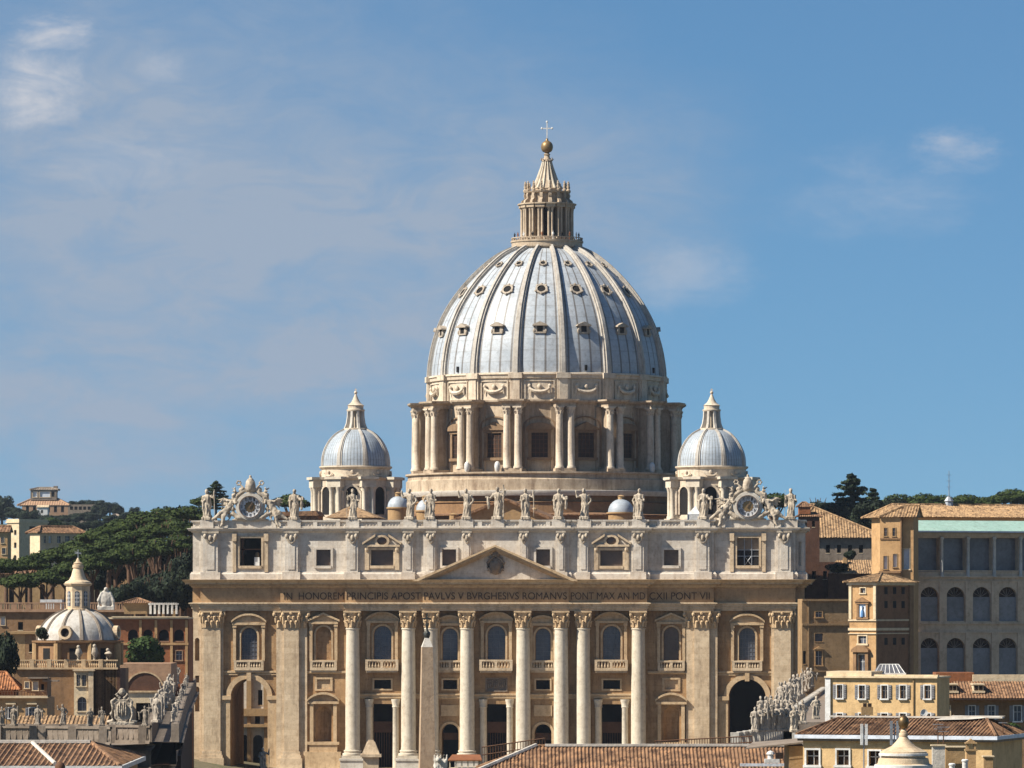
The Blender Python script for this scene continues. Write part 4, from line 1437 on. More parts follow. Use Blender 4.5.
# ---- two lesser domes
def lesser(px):
    A = Axis(px, 107)
    z = A.z
    c = (A.x, A.y, 0)
    a8 = [FRONT + R(45) * (k + .5) for k in range(8)]
    b8 = [FRONT + R(45) * k for k in range(8)]
    r0 = A.r(40)
    mb = MB()
    oct_ = [(A.x + r0 * math.cos(a), A.y + r0 * math.sin(a)) for a in a8]
    mb.sweep(oct_, [(0, z(530)), (0, z(486))], closed=True)
    dr = mb.build('lesser_drum', M['drum_column'], BAS)
    # piers with paired columns on the corners
    m = MB()
    m.box(r0 - 1.2, r0 + .55, -1.25, 1.25, z(530), z(487.5))
    for s in (-1, 1):
        m.lathe([(.62, z(519)), (.6, z(517)), (.46, z(516)), (.42, z(493)), (.5, z(491)), (.68, z(488))], (r0 + .75, s * .85, 0), 10)
    m.box(r0 - 1, r0 + 1.6, -1.7, 1.7, z(530), z(519))
    m.box(r0 - 1, r0 + 1.35, -1.55, 1.55, z(488), z(480.2))
    m.box(r0 - 1, r0 + 1.75, -1.95, 1.95, z(480.2), z(477.6))
    pm = m.mesh('corner_pier', 40)
    pm.materials.append(M['column_stone'])
    for a in a8:
        link('corner_pier', pm, dr, loc=c, rz=a)
    ap = r0 * math.cos(R(22.5))
    m = MB()
    m.prism(arch(0, 2.5, z(515), z(487.5), 10), -.06, .4)
    am = swing(m, ap).mesh('arched_opening')
    am.materials.append(M['black'])
    m = MB()
    for k in range(10):
        t0, t1 = PI * k / 10, PI * (k + 1) / 10
        m.prism([(q * math.cos(t), z(487.5) - 1.25 + q * math.sin(t)) for q, t in ((1.27, t0), (1.7, t0), (1.7, t1), (1.27, t1))], -.3, .2)
    for s in (-1, 1):
        m.box(min(s * 1.27, s * 1.7), max(s * 1.27, s * 1.7), -.28, .2, z(515), z(487.5) - 1.25)
        m.lathe([(.3, z(515)), (.27, z(494)), (.4, z(491.5))], (s * 1.95, -.45, 0), 8)
    fm_ = swing(m, ap).mesh('arch_frame')
    fm_.materials.append(M['drum_column'])
    for a in b8:
        link('arched_opening', am, dr, loc=c, rz=a)
        link('arch_frame', fm_, dr, loc=c, rz=a)
    oc2 = [(A.x + (r0 + .2) * math.cos(a), A.y + (r0 + .2) * math.sin(a)) for a in a8]
    MB().sweep(oc2, [(0, z(486.5)), (0, z(481)), (.35, z(480)), (.6, z(478.2)), (-3.5, z(477.5))], closed=True).build('lesser_entablature', M['drum_column'], dr)
    rd = A.r(34.3)
    mb = MB().lathe([(rd, z(478)), (rd, z(469.8)), (rd + .25, z(469)), (rd + .5, z(467.6)), (rd + .45, z(466.6)), (rd - .6, z(466))], c, 40, cap=False)
    for a in b8:
        f = MB()
        f.tube([(1.3 * math.cos(t), -.2, z(473.5) - .6 * math.sin(t)) for t in [PI * k / 6 for k in range(7)]], .16, 5)
        f.ell((0, -.2, z(472.6)), (.35, .25, .4), 6, 4)
        f = swing(f, rd).xf(Matrix.Translation(c) @ Matrix.Rotation(a, 4, 'Z'))
        mb.add(f.v, f.f)
    mb.build('lesser_attic', M['drum_column'], dr, smooth=30)
    zb_ = z(466.3)
    pr = [(A.r(w), z(py) - zb_) for w, py in ((34.5, 466.3), (34.2, 460), (32.8, 453), (29.8, 446), (25.4, 439.5), (19.5, 434), (12, 430))]
    pr = interp(pr, 3)
    dm = MB().lathe(pr, n=64, cap=False).build('lesser_dome', M['lead_small'], BAS, smooth=40, loc=(A.x, A.y, zb_))
    rm = rib_mesh(pr, 1.25, .6, .14, .3, 'rib', M['rib_stone'], .45)
    for a in a8:
        link('rib', rm, dm, rz=a)
    # lantern on it
    mb = MB()
    mb.lathe([(A.r(12.5), z(430.8)), (A.r(12.5), z(428.6)), (A.r(11), z(428.2))], c, 16)
    mb.lathe([(.75, z(428.4)), (.75, z(411))], c, 12)
    mb.lathe([(A.r(8.6), z(411.5)), (A.r(9.2), z(410.5)), (A.r(9.2), z(409.6)), (A.r(7.8), z(409.2)), (A.r(7.8), z(406)), (A.r(8.6), z(405.4)), (A.r(7.4), z(404.8)), (A.r(4.8), z(402.6)), (A.r(3), z(399.5)), (A.r(1.6), z(396)), (.12, z(393.6))], c, 16, cap=False)
    mb.ell((A.x, A.y, z(392.6)), .36, 10, 6)
    mb.box(A.x - .07, A.x + .07, A.y - .07, A.y + .07, z(392), z(388.4))
    mb.box(A.x - .3, A.x + .3, A.y - .06, A.y + .06, z(390.3), z(389.6))
    ln = mb.build('lesser_lantern', M['drum_column'], BAS, smooth=40)
    m = MB()
    m.prism([(.7, z(428.4)), (A.r(12), z(428.4)), (A.r(10.6), z(424)), (A.r(9.6), z(418)), (A.r(8.9), z(411.4)), (.7, z(411.4))][0:0] or [(A.r(5.6), z(428.4)), (A.r(12), z(428.4)), (A.r(10), z(423.6)), (A.r(8.9), z(417)), (A.r(8.7), z(411.4)), (A.r(5.6), z(411.4))], -.24, .24)
    sm_ = m.mesh('scroll_post')
    sm_.materials.append(M['greystone'] if False else M['white_stone'])
    for a in a8:
        link('scroll_post', sm_, ln, loc=c, rz=a)
    return A
LA = lesser(355.7)
RA = lesser(711.7)
# ---- body of the nave, its roofs, small roof cupolas
mb = MB()
mb.box(X(-165), X(170), 16.9, 92, GZ, Z(523))
mb.box(-44, 46, 92, 126, GZ, 40.5)
mb.box(-45, 47, 126, 175, GZ, 38.5)
mb.box(-36, 40, 175, 230, GZ, 42)
mb.build('nave_wall', M['brownwall'], BAS)
oc = Axis(540, 112)
mb = MB()
o8 = [(D.x + 37.5 * math.cos(FRONT + R(22.5 + 45 * k)), D.y + 37.5 * math.sin(FRONT + R(22.5 + 45 * k))) for k in range(8)]
mb.sweep(o8, [(0, 36), (0, z(517))], closed=True)
mb.lathe([(30.5, z(517) - 2), (30.5, z(492.8))], (D.x, D.y, 0), 64, cap=False)
mb.lathe([(30.9, z(517) - 2), (30.9, z(505.2)), (31.2, z(504.6)), (30.9, z(504))], (D.x, D.y, 0), 64, cap=False)
mb.build('dome_base', M['brownwall'], BAS)
mb = MB().sweep(o8, [(0, z(518.5)), (.8, z(518)), (.8, z(517)), (-8, z(514))], closed=True)
mb.build('dome_base_roof', M['tile'], BAS)
# the tiled gable of the nave roof just behind the parapet
G = Axis(504, 30)
mb = MB()
g0, g1, ga = G.x - G.r(56), G.x + G.r(56), G.z(497.5)
zb_ = G.z(521)
mb.prism([(g0 + .6, zb_), (g1 - .6, zb_), (G.x, ga - .5)], 30.2, 60)
mb.build('nave_gable', M['tan'], BAS)
mb = MB()
for s, xx in ((-1, g0), (1, g1)):
    p = [(xx, zb_), (G.x, ga), (G.x, ga - .45), (xx + s * -.8, zb_ - .3)]
    if s < 0:
        p = [p[0], p[3], p[2], p[1]]
    mb.prism(p, 29.4, 100)
mb.build('nave_roof', M['tile'], BAS, fix=True)
mb = MB()
mb.lathe([(.5, G.z(516)), (.45, G.z(509)), (.6, G.z(508.5)), (.1, G.z(506))], (PY(534.5, 0, 40).x, 40, 0), 8)
mb.lathe([(.9, G.z(519)), (.9, G.z(514)), (1.1, G.z(513.5)), (.2, G.z(512))], (PY(454, 0, 40).x, 40, 0), 8)
mb.build('roof_chimney', M['tan'], BAS)
# tiled lean-to roofs before the lesser domes
def low_roof(pxs, y0, y1, pys, mt):
    (xa, xb, xc), (pe, pr_) = pxs, pys
    A_, B_, C_ = PY(xa, pe, y0), PY(xb, pe, y0), PY(xc, pr_, (y0 + y1) / 2)
    m = MB()
    m.add([A_, B_, (B_.x, y1, B_.z), (A_.x, y1, A_.z), C_], [(0, 1, 4), (1, 2, 4), (2, 3, 4), (3, 0, 4), (3, 2, 1, 0)])
    m.build('low_roof', mt, BAS)
low_roof((325, 378, 352), 60, 78, (517.5, 505), M['tile_pale'])
mb = MB()
q = PY(297, 512, 62)
mb.box(q.x - 4.4, q.x + 4.4, 60, 70, 40, Axis(297, 62).z(516))
mb.prism([(q.x - 4.8, Axis(297, 62).z(516)), (q.x + 4.8, Axis(297, 62).z(516)), (q.x + 4, Axis(297, 62).z(511)), (q.x - 4, Axis(297, 62).z(512))], 59.6, 70.5)
mb.build('low_roof', M['tile'], BAS)
def cupola(px, Y, rpx, pb, pt, name='roof_cupola'):
    A = Axis(px, Y)
    z = A.z
    r = A.r(rpx)
    c = (A.x, A.y, 0)
    m = MB().lathe([(r * .98, 36), (r * .98, z(pb + 1)), (r * 1.12, z(pb + .6)), (r * 1.12, z(pb - .6)), (r, z(pb - .8))], c, 20)
    ob = m.build(name, M['tan'], BAS, smooth=40)
    h = z(pt) - z(pb - .8)
    MB().lathe([(r * math.cos(PI / 2 * k / 7) + .001, h * math.sin(PI / 2 * k / 7)) for k in range(8)], n=24, cap=False).build('cupola_roof', M['lead_small'], ob, smooth=50, loc=(A.x, A.y, z(pb - .8)))
    MB().lathe([(.6, z(pt) - .2), (.6, z(pt - 2.4)), (.75, z(pt - 2.8)), (.3, z(pt - 4))], c, 10).build('cupola_lantern', M['tan'], ob)
cupola(621, 62, 13, 513, 499)
cupola(398, 62, 10.5, 508, 496)
cupola(425, 62, 9, 511, 499.5)
# white canvas awning and small roof blocks
# ================================================================ ground
def smooth(a, b, t):
    t = max(0.0, min(1.0, (t - a) / (b - a)))
    return t * t * (3 - 2 * t)
def ground_h(x, y):
    v = Vector((x, y, 0)) - CAM
    d = v.dot(FW)
    px = 512 + F * v.dot(RT) / max(d, 50)
    side = smooth(330, 395, abs(px - 497))
    h = GZ + 33 * (side * smooth(915, 1030, d) + (1 - side) * smooth(1045, 1160, d)) + 9 * smooth(1150, 1380, d)
    h += 30 * smooth(1700, 2450, d) * smooth(330, 60, px)
    h -= 30 * smooth(1500, 2200, d) * smooth(300, 600, px)
    h -= 85 * smooth(3000, 6000, d)
    if d > 1000:
        h += 2.5 * noise.noise(Vector((x / 90, y / 90, 3)))
    return h
mb = MB()
xs = [-9000, -5000, -2500, -1400, -900] + list(range(-700, 701, 35)) + [900, 1400, 2500, 5000, 9000]
ys = [-3000, -1500, -1000, -600, -300, -100, 0] + list(range(25, 800, 25)) + [900, 1000, 1150, 1300, 1450, 1600, 1800, 2100, 2600, 3300, 4500, 7000, 12000]
nx = len(xs)
vs = [(x, y, ground_h(x, y)) for y in ys for x in xs]
fs = [(j * nx + i, j * nx + i + 1, (j + 1) * nx + i + 1, (j + 1) * nx + i) for j in range(len(ys) - 1) for i in range(nx - 1)]
mb.add(vs, fs)
M['ground'] = mat('city_ground', (0.17, 0.135, 0.09), (0.12, 0.095, 0.055), (0.06, 0.075, 0.03), 0.02, 0.8, streak=1, bscale=0.5, lo=.4, hi=.6)
t_ = M['ground'].node_tree                              # grass and scrub cover the hill behind the church
b_ = t_.nodes['Principled BSDF']
sp_ = N(t_, 'ShaderNodeSeparateXYZ')
t_.links.new(N(t_, 'ShaderNodeNewGeometry').outputs['Position'], sp_.inputs[0])
mr_ = N(t_, 'ShaderNodeMapRange')
mr_.inputs['From Min'].default_value = 40
mr_.inputs['From Max'].default_value = 140
t_.links.new(sp_.outputs[1], mr_.inputs['Value'])
gn_ = N(t_, 'ShaderNodeTexNoise', in_Scale=0.06, in_Detail=8.0, in_Roughness=0.7)
t_.links.new(N(t_, 'ShaderNodeNewGeometry').outputs['Position'], gn_.inputs['Vector'])
gr_ = ramp(t_, [(0.35, (0.025, 0.038, 0.012)), (0.65, (0.085, 0.085, 0.035))])
t_.links.new(gn_.outputs[0], gr_.inputs[0])
t_.links.new(mixc(t_, mr_.outputs[0], b_.inputs['Base Color'].links[0].from_socket, gr_.outputs[0]), b_.inputs['Base Color'])
g = mb.build('ground', M['ground'], smooth=60)
g['kind'] = 'structure'
pv = MB()
pv.lathe([(0.01, GZ + .03), (118, GZ + .03)], (-2, -205, 0), 64, cap=False)
pv.add([(-60, -100, GZ + .034), (60, -100, GZ + .034), (62, -4, GZ + .034), (-62, -4, GZ + .034)], [(0, 1, 2, 3)])
pv.add([(-120, -4, GZ + .038), (120, -4, GZ + .038), (120, 36, GZ + .038), (-120, 36, GZ + .038)], [(0, 1, 2, 3)])
pv.add([(-120, -100, GZ + .026), (120, -100, GZ + .026), (120, -4, GZ + .026), (-120, -4, GZ + .026)], [(0, 1, 2, 3)])
M['paving'] = mat('square_paving', (0.27, 0.23, 0.18), (0.21, 0.175, 0.135), (0.14, 0.115, 0.085), 0.1, 0.5, streak=1)
g = pv.build('paving', M['paving'])
g['kind'] = 'structure'
# ================================================================ statues
def remesh(m, name, mt, voxel, sm=2, disp=0.0, dscale=(1.5, 1.5, .45)):
    """one continuous skin over all the limbs"""
    me = m.mesh('tmp')
    o = bpy.data.objects.new('tmp', me)
    COL.objects.link(o)
    md = o.modifiers.new('r', 'REMESH')
    md.mode = 'VOXEL'
    md.voxel_size = voxel
    dg = bpy.context.evaluated_depsgraph_get()
    out = bpy.data.meshes.new_from_object(o.evaluated_get(dg))
    bpy.data.objects.remove(o)
    b = bmesh.new()
    b.from_mesh(out)
    for _ in range(sm):
        bmesh.ops.smooth_vert(b, verts=b.verts, factor=0.35, use_axis_x=True, use_axis_y=True, use_axis_z=True)
    b.normal_update()
    if disp:
        for v in b.verts:
            q = Vector((v.co.x * dscale[0], v.co.y * dscale[1], v.co.z * dscale[2]))
            f = noise.noise(q * 1.7) + .5 * noise.noise(q * 3.6)
            v.co += v.normal * f * disp
    b.to_mesh(out)
    b.free()
    out.name = name
    out.polygons.foreach_set('use_smooth', [True] * len(out.polygons))
    out.materials.clear()
    out.materials.append(mt)
    return out
def body(m, sway=0.1, armL='down', armR='raise', wide=1.0, zb=0.45, head=0.0):
    """robed standing figure about 5.1 m high, front to -y"""
    w = wide
    sec = [(0, .78, .62, 0), (.35, .80, .62, 0), (1.1, .70, .58, sway * .4), (1.9, .66, .54, sway), (2.5, .70, .52, sway * .9), (3.0, .60, .45, sway * .4), (3.5, .74, .48, 0), (4.0, .76, .44, -sway * .3), (4.22, .45, .32, -sway * .3), (4.4, .2, .2, -sway * .2)]
    n = 14
    vs, fs = [], []
    for z, a, b, c in sec:
        for i in range(n):
            t = 2 * PI * i / n
            fold = 1 + (.17 * math.sin(t * 5 + z) if z < 2.6 else 0)
            vs.append((c + a * w * fold * math.cos(t), b * w * fold * math.sin(t), zb + z))
    for j in range(len(sec) - 1):
        for i in range(n):
            k = (i + 1) % n
            fs.append((j * n + i, j * n + k, (j + 1) * n + k, (j + 1) * n + i))
    fs.append(tuple(range(n - 1, -1, -1)))
    t = (len(sec) - 1) * n
    fs.append(tuple(range(t, t + n)))
    m.add(vs, fs)
    hx = -sway * .2 + head
    m.ell((hx, -.06, zb + 4.78), (.31, .34, .42), 12, 9)             # head
    m.ell((hx, -.32, zb + 4.62), (.17, .15, .26), 8, 6)              # beard
    m.ell((hx, .08, zb + 4.86), (.36, .34, .36), 10, 7)              # hair
    m.ell((hx, -.40, zb + 4.78), (.06, .09, .1), 6, 5)               # nose
    for s, kind in ((-1, armL), (1, armR)):
        sh = Vector((s * .68 * w, 0, zb + 3.95))
        if kind == 'raise':
            el, hd = sh + Vector((s * .62, -.3, -.35)), sh + Vector((s * .85, -.45, .75))
        elif kind == 'out':
            el, hd = sh + Vector((s * .55, -.25, -.75)), sh + Vector((s * 1.25, -.65, -.55))
        elif kind == 'chest':
            el, hd = sh + Vector((s * .35, -.25, -1.05)), sh + Vector((-s * .45, -.6, -.75))
        elif kind == 'hip':
            el, hd = sh + Vector((s * .55, .1, -1.0)), sh + Vector((s * .15, -.4, -1.6))
        else:
            el, hd = sh + Vector((s * .3, -.1, -1.1)), sh + Vector((s * .2, -.5, -2.0))
        m.tube([sh, el, hd], [.27, .25, .15], 8)
        m.ell(hd, (.17, .17, .2), 7, 5)
        if kind in ('chest', 'out'):                                    # cloak falling from the forearm
            mid = (el + hd) / 2
            m.tube([mid, mid + Vector((0, .05, -.9)), mid + Vector((-s * .1, .1, -2.0))], [.26, .3, .16], 7)
    m.tube([(-.6 * w, -.3, zb + 3.9), (0, -.52, zb + 3.1), (.55 * w, -.42, zb + 2.2), (.6 * w, -.1, zb + 1.2)], [.16, .2, .22, .16], 6)
    m.tube([(.45 * w, .25, zb + 4.0), (.5 * w, .4, zb + 2.4), (.35 * w, .45, zb + .6)], [.2, .28, .26], 6)
    return m
def statue_mesh(kind):
    m = MB()
    m.box(-.85, .85, -.75, .75, 0, .5)
    if kind == 'cross':
        body(m, .15, 'out', 'raise')
        m.box(1.15, 1.37, -.6, -.38, .4, 6.0)
        m.box(.65, 1.9, -.6, -.39, 4.95, 5.18)
    elif kind == 'staff':
        body(m, -.14, 'chest', 'raise', head=-.1)
        m.tube([(1.55, -.45, .4), (1.52, -.45, 5.6)], .1, 6)
    elif kind == 'book':
        body(m, .18, 'chest', 'out', 1.05, head=.08)
        m.box(1.6, 2.05, -.9, -.55, 3.6, 4.2)
    elif kind == 'reach':
        body(m, .12, 'raise', 'hip', head=-.12)
    elif kind == 'saw':
        body(m, -.18, 'hip', 'chest', 1.05, head=.1)
        m.tube([(-.9, -.5, .4), (-.7, -.55, 3.4)], .13, 6)
    elif kind == 'tall':
        body(m, .05, 'down', 'chest', .92)
        m.tube([(-1.1, -.4, .4), (-1.0, -.45, 5.3)], .09, 6)
    return remesh(m, 'statue', M['statue_stone'], .075, 1, .1, (2.0, 2.0, .6))
KINDS_ = ('cross', 'staff', 'book', 'reach', 'saw', 'tall')
SM = {k: statue_mesh(k) for k in KINDS_}
def put_statue(k, loc, label, group, scale=1.0, rz=0.0, name='statue', cat='statue', tone=None):
    o = link(name, SM[k], loc=loc, rz=rz, scale=scale)
    if tone:
        o.material_slots[0].link = 'OBJECT'
        o.material_slots[0].material = M[tone]
    return tag(o, label, cat, group)
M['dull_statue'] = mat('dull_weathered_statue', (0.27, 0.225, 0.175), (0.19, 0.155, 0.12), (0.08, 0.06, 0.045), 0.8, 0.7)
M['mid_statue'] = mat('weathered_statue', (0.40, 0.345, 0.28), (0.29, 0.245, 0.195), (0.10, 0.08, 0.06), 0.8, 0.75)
TXT = ['draped stone figure on the parapet end just outside the south clock', 'stone figure with crooked arm on the parapet just inside the south clock',
       'stone apostle standing before the south lesser dome', 'stone figure in front of the small cupola nearest the south lesser dome',
       'slim stone figure in front of the second small roof cupola', 'stone figure with an arm thrown up, standing where the nave gable begins',
       'stone figure bearing a large upright cross at the middle of the parapet', 'stone figure holding an outstretched arm beside the central cross bearer',
       'stone figure above the pediment slope just north of the roof gable', 'stone figure with raised staff between roof gable and the lone northern cupola',
       'stone figure standing just north of the lone small cupola', 'stone figure with outstretched arm just inside the north clock', 'stone figure on the parapet end outside the north clock']
SK = ['staff', 'book', 'tall', 'reach', 'saw', 'reach', 'cross', 'staff', 'book', 'reach', 'saw', 'book', 'tall']
for o, k, tx in zip(ST, SK, TXT):
    y = lvl(o, AP) + .2
    put_statue(k, (X(o), y, zb1 + .09), tx, 'statues along the basilica parapet', 1.02 if o != 1.5 else 1.08, random.uniform(-.35, .25))
# ================================================================ the two clocks with their angels
def angel(s):
    m = MB()
    V = lambda x, y, z: (s * x, y, z)
    m.tube([V(3.3, -.1, 1.2), V(3.9, -.2, .3), V(4.5, -.1, -.6)], [.62, .6, .72], 9)
    m.ell(V(3.15, -.25, 2.25), (.42, .42, .5), 9, 7)
    m.tube([V(3.2, -.1, 1.9), V(3.25, -.1, 1.4)], .25, 6)
    m.tube([V(4.4, -.3, -.7), V(5.5, -.8, -1.0), V(6.5, -.7, -1.9), V(7.2, -.9, -2.3)], [.55, .46, .32, .2], 8)
    m.tube([V(4.4, -.3, -.8), V(5.0, -1.0, -1.7), V(5.1, -1.0, -3.0), V(5.5, -1.3, -3.6)], [.5, .42, .3, .18], 8)
    m.tube([V(3.0, -.4, 1.5), V(2.7, -.8, .6), V(2.3, -.9, 1.2)], [.28, .24, .16], 6)
    m.tube([V(3.7, -.3, 1.3), V(4.6, -.6, 1.1), V(5.4, -.8, 1.6)], [.28, .22, .14], 6)
    for k in range(4):                                     # wing
        m.tube([V(3.9, .3, 1.2 - k * .2), V(5.0, .5, 1.6 - k * .35), V(6.3 - k * .25, .6, 1.45 - k * .55)], [.26, .3, .1], 6)
    for k in range(4):                                     # robe
        m.tube([V(3.7 + k * .25, -.5, .2 - k * .1), V(4.5 + k * .3, -.7, -1.0), V(5.2 + k * .5, -.5, -2.2 + k * .12)], [.3, .34, .2], 6)
    return remesh(m, 'angel', M['statue_stone'], .11, 2, .09, (1.2, 1.2, 1.0))
ANG = {s: angel(s) for s in (-1, 1)}
def clock(o, label, center):
    zc = Z(506.5)
    root = thing('clock', label, 'clock', (X(o), AP[3] - .1, zb1 - .02), group='clocks at the ends of the parapet')
    dz = zc - zb1
    m = MB()
    n = 40
    for a, b, y0, y1 in ((1.95, 2.2, -1.05, .3), (2.2, 2.5, -.85, .3), (2.5, 2.75, -.55, .3)):
        for k in range(n):
            a0, a1 = 2 * PI * k / n, 2 * PI * (k + 1) / n
            m.prism([(r * math.cos(t), dz + r * math.sin(t)) for r, t in ((a, a0), (b, a0), (b, a1), (a, a1))], y0, y1)
    m.build('case', M['white_stone'], root)
    m = MB()
    for k in range(n):
        a0, a1 = 2 * PI * k / n, 2 * PI * (k + 1) / n
        m.prism([(r * math.cos(t), dz + r * math.sin(t)) for r, t in ((1.97, a0), (2.06, a0), (2.06, a1), (1.97, a1))], -1.12, .2)
    m.build('dark_rim', M['iron'], root)
    m = MB()
    m.prism([(2.0 * math.cos(2 * PI * k / n), dz + 2.0 * math.sin(2 * PI * k / n)) for k in range(n)], -.55, .2)
    dial = m.build('dial', M['dialface'], root)
    m = MB()
    m.prism([(.98 * math.cos(2 * PI * k / 24), dz + .98 * math.sin(2 * PI * k / 24)) for k in range(24)], -.6, -.5)
    for k in range(12):
        t = 2 * PI * (k + .5) / 12
        m.prism([(q * math.cos(t + w), dz + q * math.sin(t + w)) for q, w in ((.98, -.12), (1.2, 0), (.98, .12))], -.59, -.52)
    m.build('sun_disc', center, dial)
    num = ['XII', 'I', 'II', 'III', 'IV', 'V', 'VI', 'VII', 'VIII', 'IX', 'X', 'XI']
    for k, tx in enumerate(num):
        t = PI / 2 - 2 * PI * k / 12
        x, z = 1.55 * math.cos(t), dz + 1.55 * math.sin(t)
        w = .17 * len(tx) + .1
        text(tx, x - w / 2, x + w / 2, -.57, z - .3, .6, M['black'], dial, 'numeral')
    m = MB()
    t = R(62)
    m.tube([(-.3 * math.cos(t), -.72, dz - .3 * math.sin(t)), (1.3 * math.cos(t), -.72, dz + 1.3 * math.sin(t))], [.09, .04], 5)
    m.build('hand', M['letter'], dial)
    # scrolls under and beside the case, papal tiara and keys above
    m = MB()
    m.box(-3.4, 3.4, -.6, .7, 0, .25)
    for s in (-1, 1):
        m.tube([(s * .5, -.2, .1), (s * 2.2, -.5, .5), (s * 3.2, -.3, 1.2), (s * 3.3, -.1, 2.0), (s * 2.8, -.1, 2.2)], [.4, .5, .5, .4, .25], 8)
        m.ell((s * 3.0, -.1, dz + 1.6), (.6, .4, .6), 9, 7)
        m.tube([(s * 2.9, -.1, dz + .5), (s * 2.6, -.2, dz + 1.9), (s * 1.6, -.2, dz + 2.7), (s * .9, -.1, dz + 3.1)], [.38, .42, .4, .3], 8)
        m.tube([(s * .4, -.3, dz + 2.7), (s * 1.3, -.4, dz + 3.6), (s * 2.0, -.3, dz + 4.3)], [.2, .2, .18], 6)
        for q in range(6):
            a0 = 2 * PI * q / 6
            m.ell((s * 2.15 + .38 * math.cos(a0), -.3, dz + 4.5 + .38 * math.sin(a0)), (.2, .2, .2), 6, 5)
        m.ell((s * 1.7, -.1, dz + 3.2), (.55, .4, .5), 8, 6)
        m.ell((s * 2.4, .0, dz + 2.4), (.5, .4, .5), 8, 6)
    m.ell((0, -.1, dz + 2.75), (.8, .5, .55), 9, 7)
    for s in (-1, 1):                                      # small cherubs and garlands beside the case
        for cx, cz, k_ in ((3.3, dz - .4, 1.0), (3.9, dz - 1.7, .9), (2.9, dz + 2.9, .8)):
            m.ell((s * cx, -.35, cz), (.38 * k_, .34 * k_, .55 * k_), 8, 6)
            m.ell((s * cx, -.5, cz + .75 * k_), (.25 * k_, .26 * k_, .28 * k_), 7, 5)
            m.tube([(s * cx, -.4, cz + .2), (s * (cx + .6 * k_), -.6, cz - .1)], [.16, .1], 5)
            m.tube([(s * (cx - .1), -.4, cz - .4), (s * (cx + .35), -.7, cz - 1.0 * k_)], [.2, .12], 5)
            m.tube([(s * cx, .1, cz + .3), (s * (cx + .9 * k_), .2, cz + .9 * k_)], [.22, .08], 5)
    m.lathe([(.85, dz + 3.0), (.98, dz + 3.5), (1.0, dz + 4.0), (.85, dz + 4.7), (.5, dz + 5.3), (.15, dz + 5.6)], (0, 0, 0), 14)
    m.ell((0, 0, dz + 5.75), .28, 8, 6)
    sc = link('tiara_and_scrolls', remesh(m, 'tiara_and_scrolls', M['statue_stone'], .1, 1, .06, (1, 1, 1)), root)
    for s in (-1, 1):
        link('angel', ANG[s], root, loc=(0, 0, dz - .1))
M['dialface'] = mat('dial_face', (0.62, 0.63, 0.65), (0.54, 0.55, 0.57), (0.3, 0.25, 0.2), 1.2, 0.5)
clock(-248, 'south clock with a dull brown sun disc, sculpted angels and papal tiara on the parapet', M['bronze'])
clock(250.8, 'north clock with a golden sun disc, sculpted angels and papal tiara on the parapet', M['gilt'])
# ================================================================ obelisk in the square
ob = P(427, HOR, 752)
so = 752 / F
zo = lambda py: CAM.z + (HOR - py) * so
root = thing('obelisk', 'tall plain granite obelisk topped by a small bronze cross before the columns', 'obelisk', (ob.x, ob.y, GZ), PSI + .12)
q = zo(647) - GZ
mb = MB()
def frus(m, a, b, z0, z1):
    m.add([(-a, -a, z0), (a, -a, z0), (a, a, z0), (-a, a, z0), (-b, -b, z1), (b, -b, z1), (b, b, z1), (-b, b, z1)], [(0, 1, 5, 4), (1, 2, 6, 5), (2, 3, 7, 6), (3, 0, 4, 7), (4, 5, 6, 7), (3, 2, 1, 0)])
frus(mb, 1.16, .8, 8.6, q)
mb.build('shaft', M['granite'], root)
mb = MB()
frus(mb, .8, .3, q + .002, q + 1.35)
mb.build('tip', M['white_stone'], root)
mb = MB()
mb.box(-2.6, 2.6, -2.6, 2.6, 0, 1.2)
mb.box(-2.1, 2.1, -2.1, 2.1, 1.2, 6.2)
mb.box(-2.4, 2.4, -2.4, 2.4, 6.2, 7.2)
mb.box(-1.9, 1.9, -1.9, 1.9, 7.2, 8.2)
for a in (-1, 1):
    for b in (-1, 1):
        mb.ell((a * 1.1, b * 1.1, 8.4), .3, 8, 6)
mb.build('pedestal', M['pale_stone'], root)
mb = MB()
z0 = q + 1.3
mb.lathe([(.3, z0), (.4, z0 + .2), (.5, z0 + .6), (.3, z0 + 1.0), (.14, z0 + 1.4), (.2, z0 + 1.6)], (0, 0, 0), 10)
for k in range(3):
    a = 2 * PI * k / 3 - PI / 2
    mb.ell((.28 * math.cos(a), .28 * math.sin(a), z0 + .7), (.28, .28, .34), 8, 6)
for k in range(6):
    a = 2 * PI * k / 6
    mb.tube([(0, 0, z0 + 1.4), (.18 * math.cos(a), .18 * math.sin(a), z0 + 1.9), (.25 * math.cos(a), .25 * math.sin(a), z0 + 2.2)], [.12, .09, .03], 5)
M['dark_bronze'] = mat('dark_bronze', (0.05, 0.052, 0.045), (0.03, 0.032, 0.028), rough=.5, metal=.3)
mb.build('bronze_hills', M['dark_bronze'], root, smooth=50)
mb = MB()
z1 = zo(613) - GZ
mb.box(-.1, .1, -.1, .1, z0 + 1.6, z1)
mb.box(-.62, .62, -.09, .09, z1 - .95, z1 - .75)
mb.build('cross', M['dark_bronze'], root)
